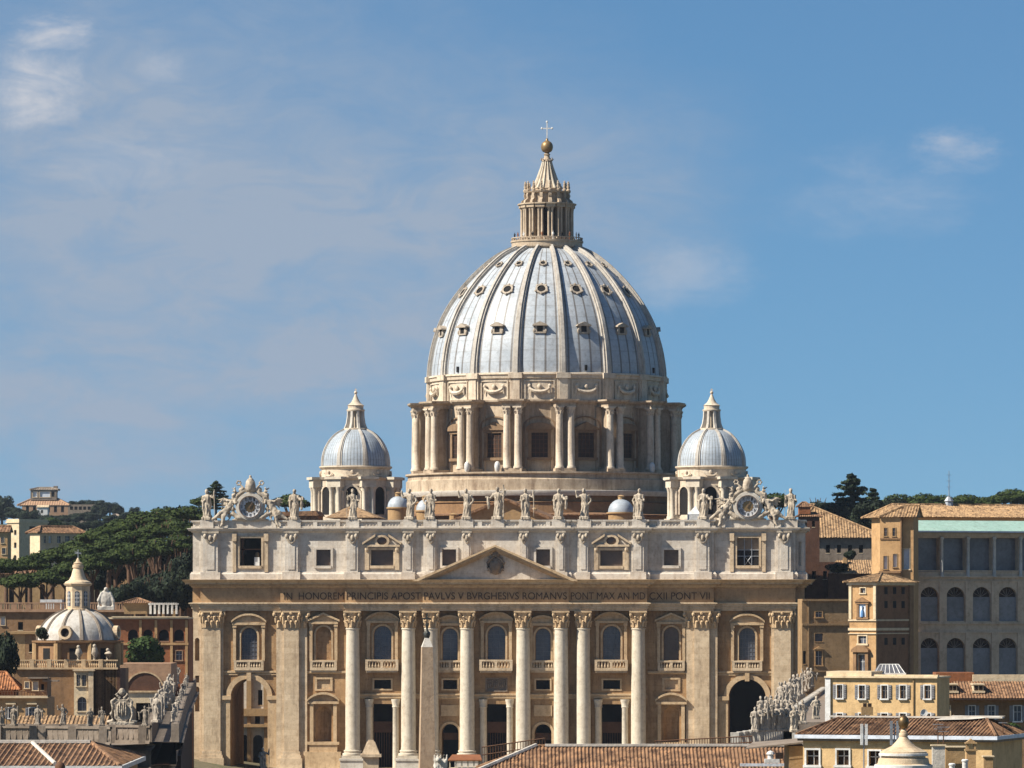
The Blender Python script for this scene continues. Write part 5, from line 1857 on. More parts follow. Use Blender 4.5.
# ================================================================ big statue before the south arch, stone post
o = put_statue('staff', P(263, 771, 880), 'white stone saint standing in front of the deep arch', None, .72)
pz = P(371, 756, 800)
root = thing('stone_pyramid', 'pale stepped stone pyramid in front of the southern doorway', 'monument', (pz.x, pz.y, GZ), PSI)
sc_ = 800 / F
mb = MB()
za, zb_ = CAM.z + (HOR - 754) * sc_ - GZ, CAM.z + (HOR - 740) * sc_ - GZ
frus(mb, 1.4, .62, za, zb_ - .25)
frus(mb, .5, .4, zb_ - .25, zb_)
mb.build('cap', M['pale_stone'], root)
mb = MB()
mb.box(-1.65, 1.65, -1.65, 1.65, za - .45, za - .002)
mb.box(-1.2, 1.2, -1.2, 1.2, 0, za - .45)
mb.build('plinth', M['pale_stone'], root)
# ================================================================ colonnade arms
def ribbon(name, label, pts, z_top, width, mt, cat='colonnade', pier=3.4, pm=None, solid=True, rise=0.0):
    """an open colonnade along a plan path, flat roof with parapet"""
    root = thing(name, label, cat, (pts[0][0], pts[0][1], GZ))
    o = Vector((pts[0][0], pts[0][1], 0))
    pth = [(p[0] - o.x, p[1] - o.y) for p in pts]
    H = z_top - GZ
    mb = MB()
    w = width / 2
    mb.sweep(pth, [(-w, H - 5.2), (w, H - 5.2), (w, H - 3.4), (w + .5, H - 3.2), (w + .9, H - 2.6), (w + .9, H - 2.4), (w + .2, H - 2.3), (-w - .2, H - 2.3), (-w - .9, H - 2.4), (-w - .9, H - 2.6), (-w, H - 3.2), (-w, H - 5.2)])
    ent_ = mb.build('entablature', mt, root)
    mb = MB()
    for s in (-1, 1):
        a = s * (w - .1)
        mb.sweep(pth, [(a - .3, H - 2.31), (a + .3, H - 2.31), (a + .3, H - 1.9), (a + .2, H - 1.9)])
        mb.sweep(pth, [(a - .25, H - .3), (a + .25, H - .3), (a + .25, H), (a - .25, H), (a - .25, H - .3)])
    tot = 0
    for (xa, ya), (xb, yb) in zip(pth, pth[1:]):
        L_ = math.hypot(xb - xa, yb - ya)
        dx, dy = (xb - xa) / L_, (yb - ya) / L_
        n = max(1, int(L_ / .75))
        for k in range(n):
            t = (k + .5) * L_ / n
            for s in (-1, 1):
                cx, cy = xa + dx * t + dy * s * (w - .1), ya + dy * t - dx * s * (w - .1)
                if k % 6 == 0:
                    mb.box(cx - .5, cx + .5, cy - .5, cy + .5, H - 2.3, H + .03)
                else:
                    mb.lathe([(.11, H - 1.95), (.2, H - 1.6), (.09, H - .9), (.14, H - .3)], (cx, cy, 0), 5, cap=False)
    mb.build('parapet', pm or mt, root)
    mb = MB()
    mb.sweep(pth, [(.9 - w, 0), (w - .9, 0), (w - .9, H - 5.1), (.9 - w, H - 5.1), (.9 - w, 0)])
    for s in (-1, 1) if solid else ():
        a = s * (w - .1)
        mb.sweep(pth, [(a - .06, H - 2.3), (a + .06, H - 2.3), (a + .06, H - .3), (a - .06, H - .3), (a - .06, H - 2.3)])
    mb.build('inner_wall', M['greystone'] if solid else M['darkbrick'], root)
    if rise:
        Lr = math.hypot(pth[-1][0], pth[-1][1])
        for ch in root.children:
            for v in ch.data.vertices:
                if v.co.z > 2:
                    v.co.z += rise * (v.co.x * pth[-1][0] + v.co.y * pth[-1][1]) / (Lr * Lr)
    cm = MB().lathe([(.95, 0), (.95, .5), (.75, .6), (.74, 4), (.64, H - 6), (.9, H - 5.5), (.9, H - 5.2)], n=12).mesh('column', 40)
    cm.materials.append(mt)
    for (xa, ya), (xb, yb) in zip(pth, pth[1:]):
        L_ = math.hypot(xb - xa, yb - ya)
        n = max(1, int(L_ / pier))
        dx, dy = (xb - xa) / L_, (yb - ya) / L_
        for k in range(n):
            t = (k + .5) * L_ / n
            for s in (-1, 1):
                link('column', cm, root, loc=(xa + dx * t + dy * s * (w - 1.0), ya + dy * t - dx * s * (w - 1.0), 0))
    return root
def PT(px, d):
    q = P(px, HOR, d)
    return (q.x, q.y)
zT = 15.0
zpx = lambda d: CAM.z
def inner(px, py):
    """the plan point whose parapet top shows at that pixel"""
    d = (CAM.z - zT) * F / (py - HOR)
    return PT(px, d)
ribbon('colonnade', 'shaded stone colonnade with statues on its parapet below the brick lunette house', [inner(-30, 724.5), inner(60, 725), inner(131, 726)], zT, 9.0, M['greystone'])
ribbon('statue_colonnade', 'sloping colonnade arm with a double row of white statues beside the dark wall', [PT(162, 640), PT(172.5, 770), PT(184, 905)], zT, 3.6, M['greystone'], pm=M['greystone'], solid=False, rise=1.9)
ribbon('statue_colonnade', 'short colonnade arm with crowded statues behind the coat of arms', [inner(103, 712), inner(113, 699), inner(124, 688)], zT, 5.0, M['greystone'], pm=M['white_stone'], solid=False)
G1 = 'statues along the colonnade parapet'
lab = ['at the picture edge', 'second from the picture edge', 'before the shuttered red house', 'before the red house corner', 'by the pale corner pilaster', 'just before the coat of arms', 'alone past the coat of arms']
for k, (px, py) in enumerate(((2, 726), (14, 726), (38, 725), (63, 725), (90, 726), (102, 726), (145, 726))):
    d = (CAM.z - zT) * F / (py - HOR)
    q = P(px, py, d)
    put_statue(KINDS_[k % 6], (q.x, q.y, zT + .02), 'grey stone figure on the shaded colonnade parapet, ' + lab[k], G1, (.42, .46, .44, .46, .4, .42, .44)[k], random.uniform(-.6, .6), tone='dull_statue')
ORD = ['first', 'second', 'third', 'fourth', 'fifth', 'sixth', 'seventh', 'eighth', 'ninth', 'tenth', 'eleventh', 'twelfth', 'thirteenth', 'fourteenth']
def row(p0, p1, n, label, group, sc, kinds=KINDS_, face=0.0, rise=0.0):
    """statues on a parapet that runs away from the camera: evenly spaced in the place"""
    f_ = PT if p0[1] > 790 or p1[1] > 790 or len(p0) > 2 else inner
    a = Vector(f_(*p0[:2])).to_3d()
    b = Vector(f_(*p1[:2])).to_3d()
    for k in range(n):
        q = a.lerp(b, k / (n - 1))
        put_statue(kinds[(k * 5 + n) % len(kinds)], (q.x, q.y, zT + .02 + rise * k / (n - 1)), '%s, %s from its near end' % (label, ORD[k]), group, sc * random.uniform(.93, 1.06), face + random.uniform(-.6, .6), tone='mid_statue')
row((157, 648, 1), (179, 905, 1), 13, 'white statue on the outer edge of the sloping arm', 'statues on the sloping colonnade arm', .62, rise=1.9)
row((173, 650, 1), (189, 905, 1), 14, 'small figure on the outer rail of the sloping arm', 'statues on the sloping colonnade arm', .3, rise=1.9)
row((98, 713), (118, 688), 9, 'bright statue in the crowded short row behind the arms', 'statues crowded behind the coat of arms', .56)
row((106, 712), (124, 689), 7, 'dim statue in the second line behind the arms', 'statues crowded behind the coat of arms', .48)
# coat of arms on the colonnade parapet
q = P(122, 726, 640)
m = MB()
m.box(-1.6, 1.6, -.5, .5, 0, .5)
for k in range(5):
    m.ell((-.5 + .25 * k, -.35, 2.0 + .3 * (k % 2)), (.1, .2, .8), 6, 5)
m.prism([(-.95, 1.0), (-.4, .45), (.4, .45), (.95, 1.0), (1.05, 2.6), (.8, 3.4), (-.8, 3.4), (-1.05, 2.6)], -.2, .3)
for s in (-1, 1):
    m.tube([(s * .75, -.1, 3.5), (s * 1.25, -.1, 3.1), (s * 1.15, -.1, 2.3), (s * 1.35, -.1, 1.5), (s * 1.1, -.1, .7), (s * 1.9, 0, .5)], [.2, .24, .2, .24, .26, .22], 6)
    m.tube([(s * .2, -.1, 3.5), (s * .75, -.1, 4.0), (s * .35, -.1, 4.35)], [.16, .18, .12], 6)
m.ell((0, -.05, 4.3), (.42, .3, .5), 9, 7)
o = link('coat_of_arms', remesh(m, 'coat_of_arms', M['statue_stone'], .055, 0, .05, (2, 2, 2)), loc=(q.x, q.y, q.z), rz=PSI)
tag(o, 'large carved stone coat of arms on the shaded colonnade parapet', 'coat of arms')
# north side
ribbon('colonnade', 'colonnade end crowded with white statues in front of the black arch', [inner(765, 733), inner(790, 729), inner(808, 722)], zT, 7.5, M['greystone'], pm=M['white_stone'], solid=False)
ribbon('statue_colonnade', 'colonnade arm climbing away with a row of white statues beside the yellow house', [inner(778, 709), inner(797, 697), inner(815, 686)], zT, 4.0, M['greystone'], pm=M['white_stone'], solid=False)
G2 = 'white statues crowded on the northern colonnade'
row((755, 732), (793, 731), 8, 'white statue in the front line before the black arch', G2, .56)
row((761, 721), (791, 720), 7, 'white statue in the second line before the black arch', G2, .6)
row((781, 708), (814, 685), 10, 'white statue on the climbing northern arm', 'statues on the climbing northern arm', .66)
for k, (px, py, tx) in enumerate(((794, 732, 'where the tiled roof edge begins'), (803, 724, 'before the grey roof slope'), (816, 719, 'beside the yellow house wall'))):
    d = (CAM.z - zT) * F / (py - HOR)
    q = P(px, py, d)
    put_statue(KINDS_[(k + 2) % 6], (q.x, q.y, q.z), 'single white statue ' + tx, G2, .54, .3)
# grey lead roof of the northern arm
m = MB()
a, b, c_, d_ = P(799, 722, 690), P(836, 722, 690), P(838, 684, 1000), P(822, 684, 1000)
m.add([a, b, c_, d_, (a.x, a.y, GZ), (b.x, b.y, GZ), (c_.x, c_.y, GZ), (d_.x, d_.y, GZ)], [(0, 1, 2, 3), (4, 5, 1, 0), (5, 6, 2, 1), (6, 7, 3, 2), (7, 4, 0, 3)])
for o_ in (0,):
    r_ = MB()
o = m.build('corridor', M['greystone'])
tag(o, 'long grey roofed corridor wing rising beside the yellow house', 'corridor')

# low white wall at the foot of the steps
a = P(306, 768, 905)
root = thing('low_wall', 'low white stone wall with capping at the foot of the columns', 'wall', (a.x, a.y, GZ), 0)
m = MB()
m.box(0, 10.4, -.3, .3, 0, 2.6)
m.build('wall_body', M['white_stone'], root)
m = MB()
m.box(-.2, 10.6, -.5, .5, 2.6, 2.9)
for k in range(5):
    m.box(k * 2.5, k * 2.5 + .5, -.4, .4, .01, 2.6)
m.build('coping', M['white_stone'], root)
# ================================================================ generic houses
class House:
    """a house standing d metres from the camera; pixels of the photograph give its measured widths and heights"""
    def __init__(s, name, label, cat, pxm, d, zb=GZ, rot=0.0, group=None):
        s.d, s.rot, s.zb = d, R(rot), zb
        p = P(pxm, HOR, d)
        s.X0 = (pxm - 512) / F * d
        s.c, s.s = math.cos(s.rot), math.sin(s.rot)
        s.root = thing(name, label, cat, (p.x, p.y, zb), PSI + s.rot, group)
    def x(s, px, y=0.0):
        """local x on the plane y behind the front"""
        k = (px - 512) / F
        X0, d = s.X0 - y * s.s, s.d + y * s.c
        return (k * d - X0) / (s.c - k * s.s)
    def z(s, py, px=None, y=0.0):
        dd = s.d + y * s.c + (s.x(px, y) * s.s if px is not None else 0)
        return CAM.z + (HOR - py) * dd / F - s.zb
    def mass(s, px0, px1, pyt, dl, mt, wins=(), y=0.0, name='wall', pyb=None, sill=M['cream'], glass=None, sidew=()):
        x0, x1 = s.x(px0, y), s.x(px1, y)
        zt = s.z(pyt, (px0 + px1) / 2, y)
        zb = 0.0 if pyb is None else s.z(pyb, (px0 + px1) / 2, y)
        m = MB()
        hl = []
        ww = []
        for w in wins:
            a, b, c, d_, k = w
            xa, xb = s.x(a, y), s.x(c, y)
            za, zb_ = s.z(d_, (a + c) / 2, y), s.z(b, (a + c) / 2, y)
            loop = arch((xa + xb) / 2, xb - xa, za, zb_, 10) if k.startswith('arch') else rect(xa, xb, za, zb_)
            hl.append((loop, .4))
            ww.append((xa, xb, za, zb_, k))
        m.wall(x0, x1, zb, zt, y, hl)
        m.box(x0, x0 + .02, y + .001, y + .62, zb, zt)
        m.box(x1 - .02, x1, y + .001, y + .62, zb, zt)
        m.box(x0, x1, y + .6, y + dl, zb, zt - .001)
        m.add([(x0, y, zt), (x1, y, zt), (x1, y + .6, zt), (x0, y + .6, zt)], [(0, 1, 2, 3)])
        wl = m.build(name, mt, s.root)
        for xa, xb, za, zb_, k in ww:
            s.window(xa, xb, za, zb_, y, k, sill, glass)
        return x0, x1, zb, zt
    def window(s, xa, xb, za, zb_, y, k, sill, glass=None):
        m = MB()
        w, h = xb - xa, zb_ - za
        f = max(.1, min(.22, w * .14))
        if k in ('plain', 'sh', 'gable', 'white'):
            m.box(xa - f, xa, y - .08, y + .02, za - f, zb_ + f)
            m.box(xb, xb + f, y - .08, y + .02, za - f, zb_ + f)
            m.box(xa, xb, y - .08, y + .02, zb_, zb_ + f)
            m.box(xa - f * 1.6, xb + f * 1.6, y - .2, y + .03, za - f * 1.4, za)
        elif k == 'arch':
            r = w / 2
            cx = (xa + xb) / 2
            for q in range(10):
                a0, a1 = PI * q / 10, PI * (q + 1) / 10
                m.prism([(cx + e * math.cos(a), zb_ - r + e * math.sin(a)) for e, a in ((r + .01, a0), (r + f, a0), (r + f, a1), (r + .01, a1))], y - .1, y + .02)
            m.box(xa - f, xb + f, y - .12, y + .02, za - f, za)
        else:
            m.box(xa - .05, xb + .05, y - .06, y + .02, za - .12, za)
        if k == 'gable':
            m.prism([(xa - f * 2, zb_ + f * 2), (xb + f * 2, zb_ + f * 2), ((xa + xb) / 2, zb_ + f * 2 + w * .4)], y - .35, y + .02)
            m.box(xa - f * 2, xb + f * 2, y - .3, y + .025, zb_ + f, zb_ + f * 2)
        o = m.build('window', M['white_paint'] if k == 'sh' else sill, s.root, fix=True)
        gl = glass or M['glass']
        if k == 'dark' or k == 'archdark':
            gl = M['black']
        if k == 'white':
            gl = M['bluewhite']
        MB().box(xa - .05, xb + .05, y + .36, y + .42, za - .05, zb_ + .05).build('pane', gl, o)
        if k in ('plain', 'sh', 'arch', 'gable'):
            b = MB()
            cx = (xa + xb) / 2
            b.box(cx - .035, cx + .035, y + .28, y + .35, za, zb_ - .02)
            b.box(xa, xb, y + .28, y + .345, za + h * .6 - .03, za + h * .6 + .03)
            b.build('glazing_bar', M['white_paint'] if k != 'arch' else M['metal_grey'], o)
        if k == 'sh':
            for sg in (-1, 1):
                b = MB()
                e = xa - f - .01 if sg < 0 else xb + f + .01
                lo, hi = (e - w * .5, e) if sg < 0 else (e, e + w * .5)
                b.box(lo, hi, y - .07, y - .02, za - .05, zb_ + .05)
                n = max(4, int(h / .16))
                for q in range(n):
                    zz = za + q * h / n
                    b.box(lo + .05, hi - .05, y - .11, y - .07, zz + .02, zz + h / n * .6)
                b.build('shutter', M['shutter'], o)
def tile_slope(m, A, B, up, insL, insR, pitch=.3, amp=.055):
    """rolled tiles from the eave A-B up a slope; the hips take insL and insR off the ends"""
    A, B, up = Vector(A), Vector(B), Vector(up)
    e = B - A
    L_ = e.length
    e.normalize()
    nrm = e.cross(up).normalized()
    n = max(2, int(L_ / pitch))
    sub = 4
    vs, fs = [], []
    pts = sorted(set([i / (n * sub) * L_ for i in range(n * sub + 1)] + ([insL] if 0 < insL < L_ else []) + ([L_ - insR] if 0 < insR < L_ else [])))
    for u in pts:
        t = 1.0
        if insL > 0:
            t = min(t, u / insL)
        if insR > 0:
            t = min(t, (L_ - u) / insR)
        h = amp * math.cos(2 * PI * u / pitch) * (1 + .5 * noise.noise(Vector((u * 2.1 / pitch, pitch, 1)))) + amp * .9 * noise.noise(Vector((u * .35, pitch, 7)))
        b0 = A + e * u + up * (.025 * noise.noise(Vector((u * 4.7, 2, pitch))))
        vs += [b0 + nrm * h, b0 + up * t + nrm * h]
    for i in range(len(pts) - 1):
        fs.append((2 * i, 2 * i + 2, 2 * i + 3, 2 * i + 1))
    m.add(vs, fs)
def hip_roof(x0, x1, y0, y1, ze, zr, iL, iR, ov=.5, pitch=.3, amp=.055, yr=None):
    m = MB()
    x0, x1, y0, y1 = x0 - ov, x1 + ov, y0 - ov, y1 + ov
    yr = (y0 + y1) / 2 if yr is None else yr
    h = zr - ze
    tile_slope(m, (x0, y0, ze), (x1, y0, ze), (0, yr - y0, h), iL, iR, pitch, amp)
    tile_slope(m, (x1, y1, ze), (x0, y1, ze), (0, yr - y1, h), iR, iL, pitch, amp)
    if iR > 0:
        a = Vector((x1, y0, ze))
        L_ = y1 - y0
        tile_slope(m, (x1, y0, ze), (x1, y1, ze), (-iR, 0, h), yr - y0, y1 - yr, pitch, amp)
    if iL > 0:
        tile_slope(m, (x0, y1, ze), (x0, y0, ze), (iL, 0, h), y1 - yr, yr - y0, pitch, amp)
    if iL <= 0:
        m.add([(x0 + .3, y0, ze - .02), (x0 + .3, y1, ze - .02), (x0 + .3, yr, zr - .02)], [(0, 2, 1)])
    if iR <= 0:
        m.add([(x1 - .3, y0, ze - .02), (x1 - .3, y1, ze - .02), (x1 - .3, yr, zr - .02)], [(0, 1, 2)])
    m.add([(x0, y0, ze - .03), (x1, y0, ze - .03), (x1, y1, ze - .03), (x0, y1, ze - .03)], [(0, 3, 2, 1)])
    r = max(.09, pitch * .45)
    caps = [[(x0 + max(iL, 0), yr, zr + .02), (x1 - max(iR, 0), yr, zr + .02)]]
    if iL > 0:
        caps += [[(x0, y0, ze), (x0 + iL, yr, zr)], [(x0, y1, ze), (x0 + iL, yr, zr)]]
    if iR > 0:
        caps += [[(x1, y0, ze), (x1 - iR, yr, zr)], [(x1, y1, ze), (x1 - iR, yr, zr)]]
    for c in caps:
        if (Vector(c[0]) - Vector(c[1])).length > .1:
            m.tube(c, r, 6)
    return m
def gutter(x0, x1, y0, y1, ze, ov=.5, h=.35, out=.12):
    m = MB()
    a, b, c, d = x0 - ov - out, x1 + ov + out, y0 - ov - out, y1 + ov + out
    m.box(a, b, c, c + out + .1, ze - h, ze - .02)
    m.box(a, b, d - out - .1, d, ze - h, ze - .02)
    m.box(a, a + out + .1, c + out + .1, d - out - .1, ze - h + .002, ze - .022)
    m.box(b - out - .1, b, c + out + .1, d - out - .1, ze - h + .002, ze - .022)
    return m
# ================================================================ far hill: villa and houses
H = House('villa', 'distant villa with a grey roof pavilion above a rose roof on the far wooded ridge', 'villa', 45, 2500, 60)
H.mass(22, 68, 505, 14, M['pinkwall'], [(26 + 7 * k, 506, 29 + 7 * k, 512, 'dark') for k in range(6)], sill=M['greystone'])
x0, x1 = H.x(18), H.x(69)
ze, zr = H.z(505.2), H.z(498)
hip_roof(x0, x1, 0, 14, ze, zr, 7, 7, .3, 1.2, .1).build('roof', M['pinkwall'], H.root)
H.mass(30.5, 56.5, 489.5, 6, M['greystone'], [(33, 491.5, 37, 497, 'white'), (40, 491.5, 50, 497, 'white'), (51.5, 491.5, 54.5, 497, 'dark')], y=4, name='pavilion', pyb=500)
hip_roof(H.x(30), H.x(57), 4, 10, H.z(489.5), H.z(487.5), 4, 4, .4, 1.2, .1).build('pavilion_roof', M['greystone'], H.root)
MB().box(H.x(52.5), H.x(56.5), 5, 8, H.z(492), H.z(485.7)).build('chimney', M['greystone'], H.root)
H.mass(68, 97, 504.5, 9, M['greystone'], [(70 + 4.4 * k, 506.5, 73 + 4.4 * k, 510, 'dark') for k in range(6)], name='wing')
o = House('white_cottage', 'small bright white cottage below the distant villa', 'house', 42, 2420, 58)
o.mass(37, 47.5, 507.2, 8, M['white_paint'], [(41, 510, 43, 513, 'dark')])
hip_roof(o.x(37), o.x(47.5), 0, 8, o.z(507.2), o.z(506), 0, 0, .4, 1.2, .1).build('roof', M['cream'], o.root)
o = House('white_cottage', 'tiny white flat roofed building among trees at the end of the far ridge', 'house', 116, 2300, 54)
o.mass(112, 123, 516, 8, M['white_paint'], [(114, 517.5, 116, 519, 'dark'), (118, 517.5, 120, 519, 'dark')])
hip_roof(o.x(112), o.x(119), 0, 8, o.z(516), o.z(514.4), 2, 2, .4, 1.2, .1).build('roof', M['greystone'], o.root)
H = House('tower_house', 'square yellow tower house with dark windows on the hill', 'house', 19, 1400, 36, -40)
H.mass(7, 19, 522, 11.0, M['cream'], [(9, 526, 11, 531, 'dark'), (14, 530, 16.5, 535, 'dark'), (14, 542.5, 16.5, 548, 'dark'), (13.5, 555, 16.5, 561, 'archdark')], sill=M['white_paint'])
x0, x1 = H.x(7), H.x(19)
zt_ = H.z(519, 13)
m = MB()
m.box(x0 - .3, x1 + .3, -.3, 11.3, H.z(523, 13), H.z(521.6, 13))
m.box(x0 - .1, x1 + .1, -.1, .4, H.z(521.6, 13), zt_)
m.box(x1 - .4, x1 + .1, .4, 11.1, H.z(521.6, 13), zt_ - .01)
m.build('parapet', M['cream'], H.root)
m = MB()
for zz in (528.5, 540.5, 551.5):
    for yy in (4.0,):
        m.box(x1 - .1, x1 + .03, yy, yy + 2.2, H.z(zz + 3, 19), H.z(zz - 2.4, 19))
m.build('side_window', M['brown_dark'], H.root)
H = House('tiled_house', 'house with an orange tiled hip roof and bright gable side beside the yellow tower', 'house', 40, 1330, 34, 34)
H.mass(40, 83, 533, 5.5, M['palace'], [(43.5, 536, 46, 543, 'plain'), (48.5, 536, 51.5, 543, 'white'), (57, 536, 61, 543, 'plain'), (65, 536, 70, 543, 'plain')])
x0, x1 = H.x(40), H.x(83)
hip_roof(x0, x1, 0, 5.5, H.z(533, 60), H.z(526.5, 60), 2.4, 2.4, .8, .9, .08).build('roof', M['tile'], H.root)
MB().box(x0 - .04, x0 + .02, .05, 5.4, 0, H.z(533, 60)).build('gable_wall', M['cream'], H.root)
H = House('tiled_house', 'ochre house with orange roof cut by the picture edge beside the yellow tower', 'house', 0, 1380, 36)
H.mass(-14, 7.5, 532, 10, M['ochre'], [(1, 537, 4, 543, 'plain'), (2, 548, 5.5, 554, 'plain')])
hip_roof(H.x(-14), H.x(7.5), 0, 10, H.z(532), H.z(526), 0, 0, .6, .9, .08).build('roof', M['tile'], H.root)
# ================================================================ hillside walls behind the pines
H = House('garden_building', 'ochre garden building with dark arches glimpsed between pine trunks', 'building', 50, 1046, 2)
H.mass(-14, 71, 574, 9, M['tan'], [(9, 582, 14, 604, 'archdark'), (25, 582, 31, 604, 'archdark'), (40, 584, 45, 604, 'archdark'), (52, 578, 57, 586, 'dark')])
hip_roof(H.x(-14), H.x(71), 0, 9, H.z(574), H.z(570), 0, 3, .5, .6).build('roof', M['tile'], H.root)
H = House('garden_wall', 'tan buttressed garden wall on the slope under the pines', 'wall', 150, 1075, 8)
m = H.mass(116, 192, 551, 2.5, M['brownwall'])
b = MB()
for px in (125, 137, 149, 161, 173, 185):
    b.box(H.x(px - 3), H.x(px + 3), -1.4, .02, 0, H.z(555))
b.build('buttress', M['tan'], H.root)
# ================================================================ church with ribbed dome
A = Axis(78, -250)
A.d = 700.0
A.s = A.d / F
q = P(78, HOR, A.d)
A.x, A.y = q.x, q.y
z = lambda py: A.z(py) - GZ
root = thing('domed_church', 'church with low white ribbed dome and slender pale lantern', 'church', (A.x, A.y, GZ), PSI)
r = A.r
pr = interp([(r(w), z(py) - z(640)) for w, py in ((40.5, 640), (38.5, 632), (34, 624), (27, 617), (19, 612.5), (13, 610))], 3)
dm = MB().lathe(pr, n=64, cap=False).build('dome', M['dome_plaster'], root, smooth=40, loc=(0, 0, z(640)))
M['seam'] = mat('dome_rib_grey', (0.30, 0.25, 0.2), (0.22, 0.18, 0.14), rough=.8)
rm = rib_mesh(pr, .62, .3, .1, .2, 'rib', M['seam'], .5)
for k in range(12):
    link('rib', rm, dm, rz=FRONT + R(30) * (k + .35))
me = dormer
fr, dk = MB(), MB()
for k in range(16):
    a0, a1 = 2 * PI * k / 16, 2 * PI * (k + 1) / 16
    fr.prism([(e * math.cos(a), e * math.sin(a)) for e, a in ((.62, a0), (.95, a0), (.95, a1), (.62, a1))], -.9, .55)
dk.prism([(.63 * math.cos(2 * PI * k / 16), .63 * math.sin(2 * PI * k / 16)) for k in range(16)], -.5, .2)
zz = z(632.5) - z(640)
rr, nr, nz = pf_at(pr, zz)
for m_ in (fr, dk):
    m_.xf(frame_at(rr, zz, nr, nz * .1))
dme = multi('oculus', [(fr, M['pale_stone']), (dk, M['black'])])
b = bmesh.new()
b.from_mesh(dme)
bmesh.ops.recalc_face_normals(b, faces=b.faces)
b.to_mesh(dme)
b.free()
for a in (FRONT - R(13), FRONT + R(77), FRONT - R(103)):
    link('oculus', dme, dm, rz=a)
o8 = [(r(44) * math.cos(FRONT + R(22.5 + 45 * k)), r(44) * math.sin(FRONT + R(22.5 + 45 * k))) for k in range(8)]
m = MB()
m.sweep(o8, [(0, 0), (0, z(643)), (.5, z(642.4)), (.55, z(640.6)), (-1.2, z(640.2))], closed=True)
dr = m.build('drum', M['brownwall'], root)
for k in range(8):
    a = FRONT + R(22.5 + 45 * k)
    MB().lathe([(.55, z(665)), (.55, z(643))], (r(43.5) * math.cos(a), r(43.5) * math.sin(a), 0), 8).build('corner_pilaster', M['tan'], dr)
for k in range(8):
    a = FRONT + R(45 * k)
    w = MB().box(r(44) * math.cos(R(22.5)) - .1, r(44) * math.cos(R(22.5)) + .05, -.7, .7, z(659), z(648))
    w.xf(Matrix.Rotation(a, 4, 'Z')).build('window', M['black'], dr)
ln = MB()
rl = r(12.5)
o8 = [(rl * math.cos(FRONT + R(22.5 + 45 * k)), rl * math.sin(FRONT + R(22.5 + 45 * k))) for k in range(8)]
ln.sweep(o8, [(.25, z(611)), (.25, z(609)), (0, z(608.6)), (0, z(586)), (.2, z(585.4)), (.35, z(583.6)), (-.1, z(583))], closed=True)
ln.lathe([(r(13.5), z(583.6)), (r(12.8), z(582)), (r(9), z(580)), (r(6.8), z(576)), (r(5.6), z(571)), (r(4.6), z(568.4)), (r(5.6), z(567.6)), (r(5.4), z(565)), (r(4), z(564.4)), (r(4.6), z(563.2)), (r(2.4), z(561.6)), (r(1.0), z(558.6)), (.03, z(557.5))], (0, 0, 0), 16, cap=False)
LN = ln.build('lantern', M['pale_stone'], root, smooth=30)
for k in range(8):
    a = FRONT + R(45 * k)
    aw = swing(MB().prism(arch(0, .62, z(606), z(591), 8), -.03, .1), rl * math.cos(R(22.5))).xf(Matrix.Rotation(a, 4, 'Z'))
    aw.build('lantern_window', M['glass'], LN)
    gb = MB()
    for zz_ in (594, 598, 602):
        gb.box(-.31, .31, -.07, -.03, z(zz_) - .04, z(zz_) + .04)
    gb.box(-.03, .03, -.075, -.03, z(606), z(591.5))
    swing(gb, rl * math.cos(R(22.5))).xf(Matrix.Rotation(a, 4, 'Z')).build('glazing_bars', M['white_paint'], LN)
m = MB()
m.box(-.06, .06, -.06, .06, z(558), z(549.5))
m.box(-.45, .45, -.05, .05, z(553.6), z(552.6))
m.tube([(-.5, 0, z(551)), (.5, 0, z(554.5))], .035, 4)
m.build('cross', M['metal_grey'], LN)
m = MB()                                                   # terrace with pale balustrade round the drum
x_ = lambda px: (px - 78) / F * 700
m.box(x_(20), x_(122), -9.0, 12, 0, z(668.5))
m.build('nave_wall', M['brownwall'], root)
m = MB()
m.box(x_(19), x_(123), -9.4, -8.6, z(668.5), z(666.6))
m.box(x_(19), x_(123), -9.3, -8.9, z(660.2), z(659))
for k in range(48):
    xx = x_(20) + (x_(122) - x_(20)) * (k + .5) / 48
    if k % 8 == 0:
        m.box(xx - .3, xx + .3, -9.35, -8.7, z(666.6), z(658.6))
    else:
        m.lathe([(.08, z(666.6)), (.15, z(664)), (.06, z(661)), (.1, z(660.2))], (xx, -9.1, 0), 5, cap=False)
m.build('balustrade', M['trim_stone'], root)
m = MB()
for px, pt in ((83, 645), (99, 644), (112, 648)):
    m.tube([(x_(px), -7.5, z(662)), (x_(px) + .1, -7.5, z(653)), (x_(px), -7.5, z(pt + 3))], [.45, .55, .3], 7)
    m.ell((x_(px), -7.5, z(pt + 1.5)), .26, 7, 5)
m.build('terrace_ornament', M['statue_stone'], root, smooth=60)
# ================================================================ roofs and houses round it
H = House('terrace_block', 'tan block with long balustraded terrace behind the church lantern', 'building', 60, 900, GZ)
H.mass(-16, 128, 612, 10, M['brownwall'], [(1, 617, 5, 625, 'white'), (18, 622, 23, 630, 'dark')])
m = MB()
z0 = H.z(612)
m.box(H.x(-16), H.x(128), -.5, .3, z0, z0 + .5)
m.box(H.x(-16), H.x(128), -.4, .1, H.z(603.6), H.z(602.4))
for k in range(60):
    xx = H.x(-16) + (H.x(128) - H.x(-16)) * (k + .5) / 60
    m.box(xx - (.35 if k % 6 == 0 else .1), xx + (.35 if k % 6 == 0 else .1), -.35, .05, z0 + .5, H.z(603.6))
m.build('parapet', M['pinkwall'], H.root)
H.mass(40, 62, 599.5, 4, M['white_paint'], [], y=2, name='roof_hut', pyb=612)
H = House('tower_block', 'plain tan corner tower below the balustraded terrace', 'building', 24, 820, GZ)
H.mass(11, 25, 634, 10, M['tan'])
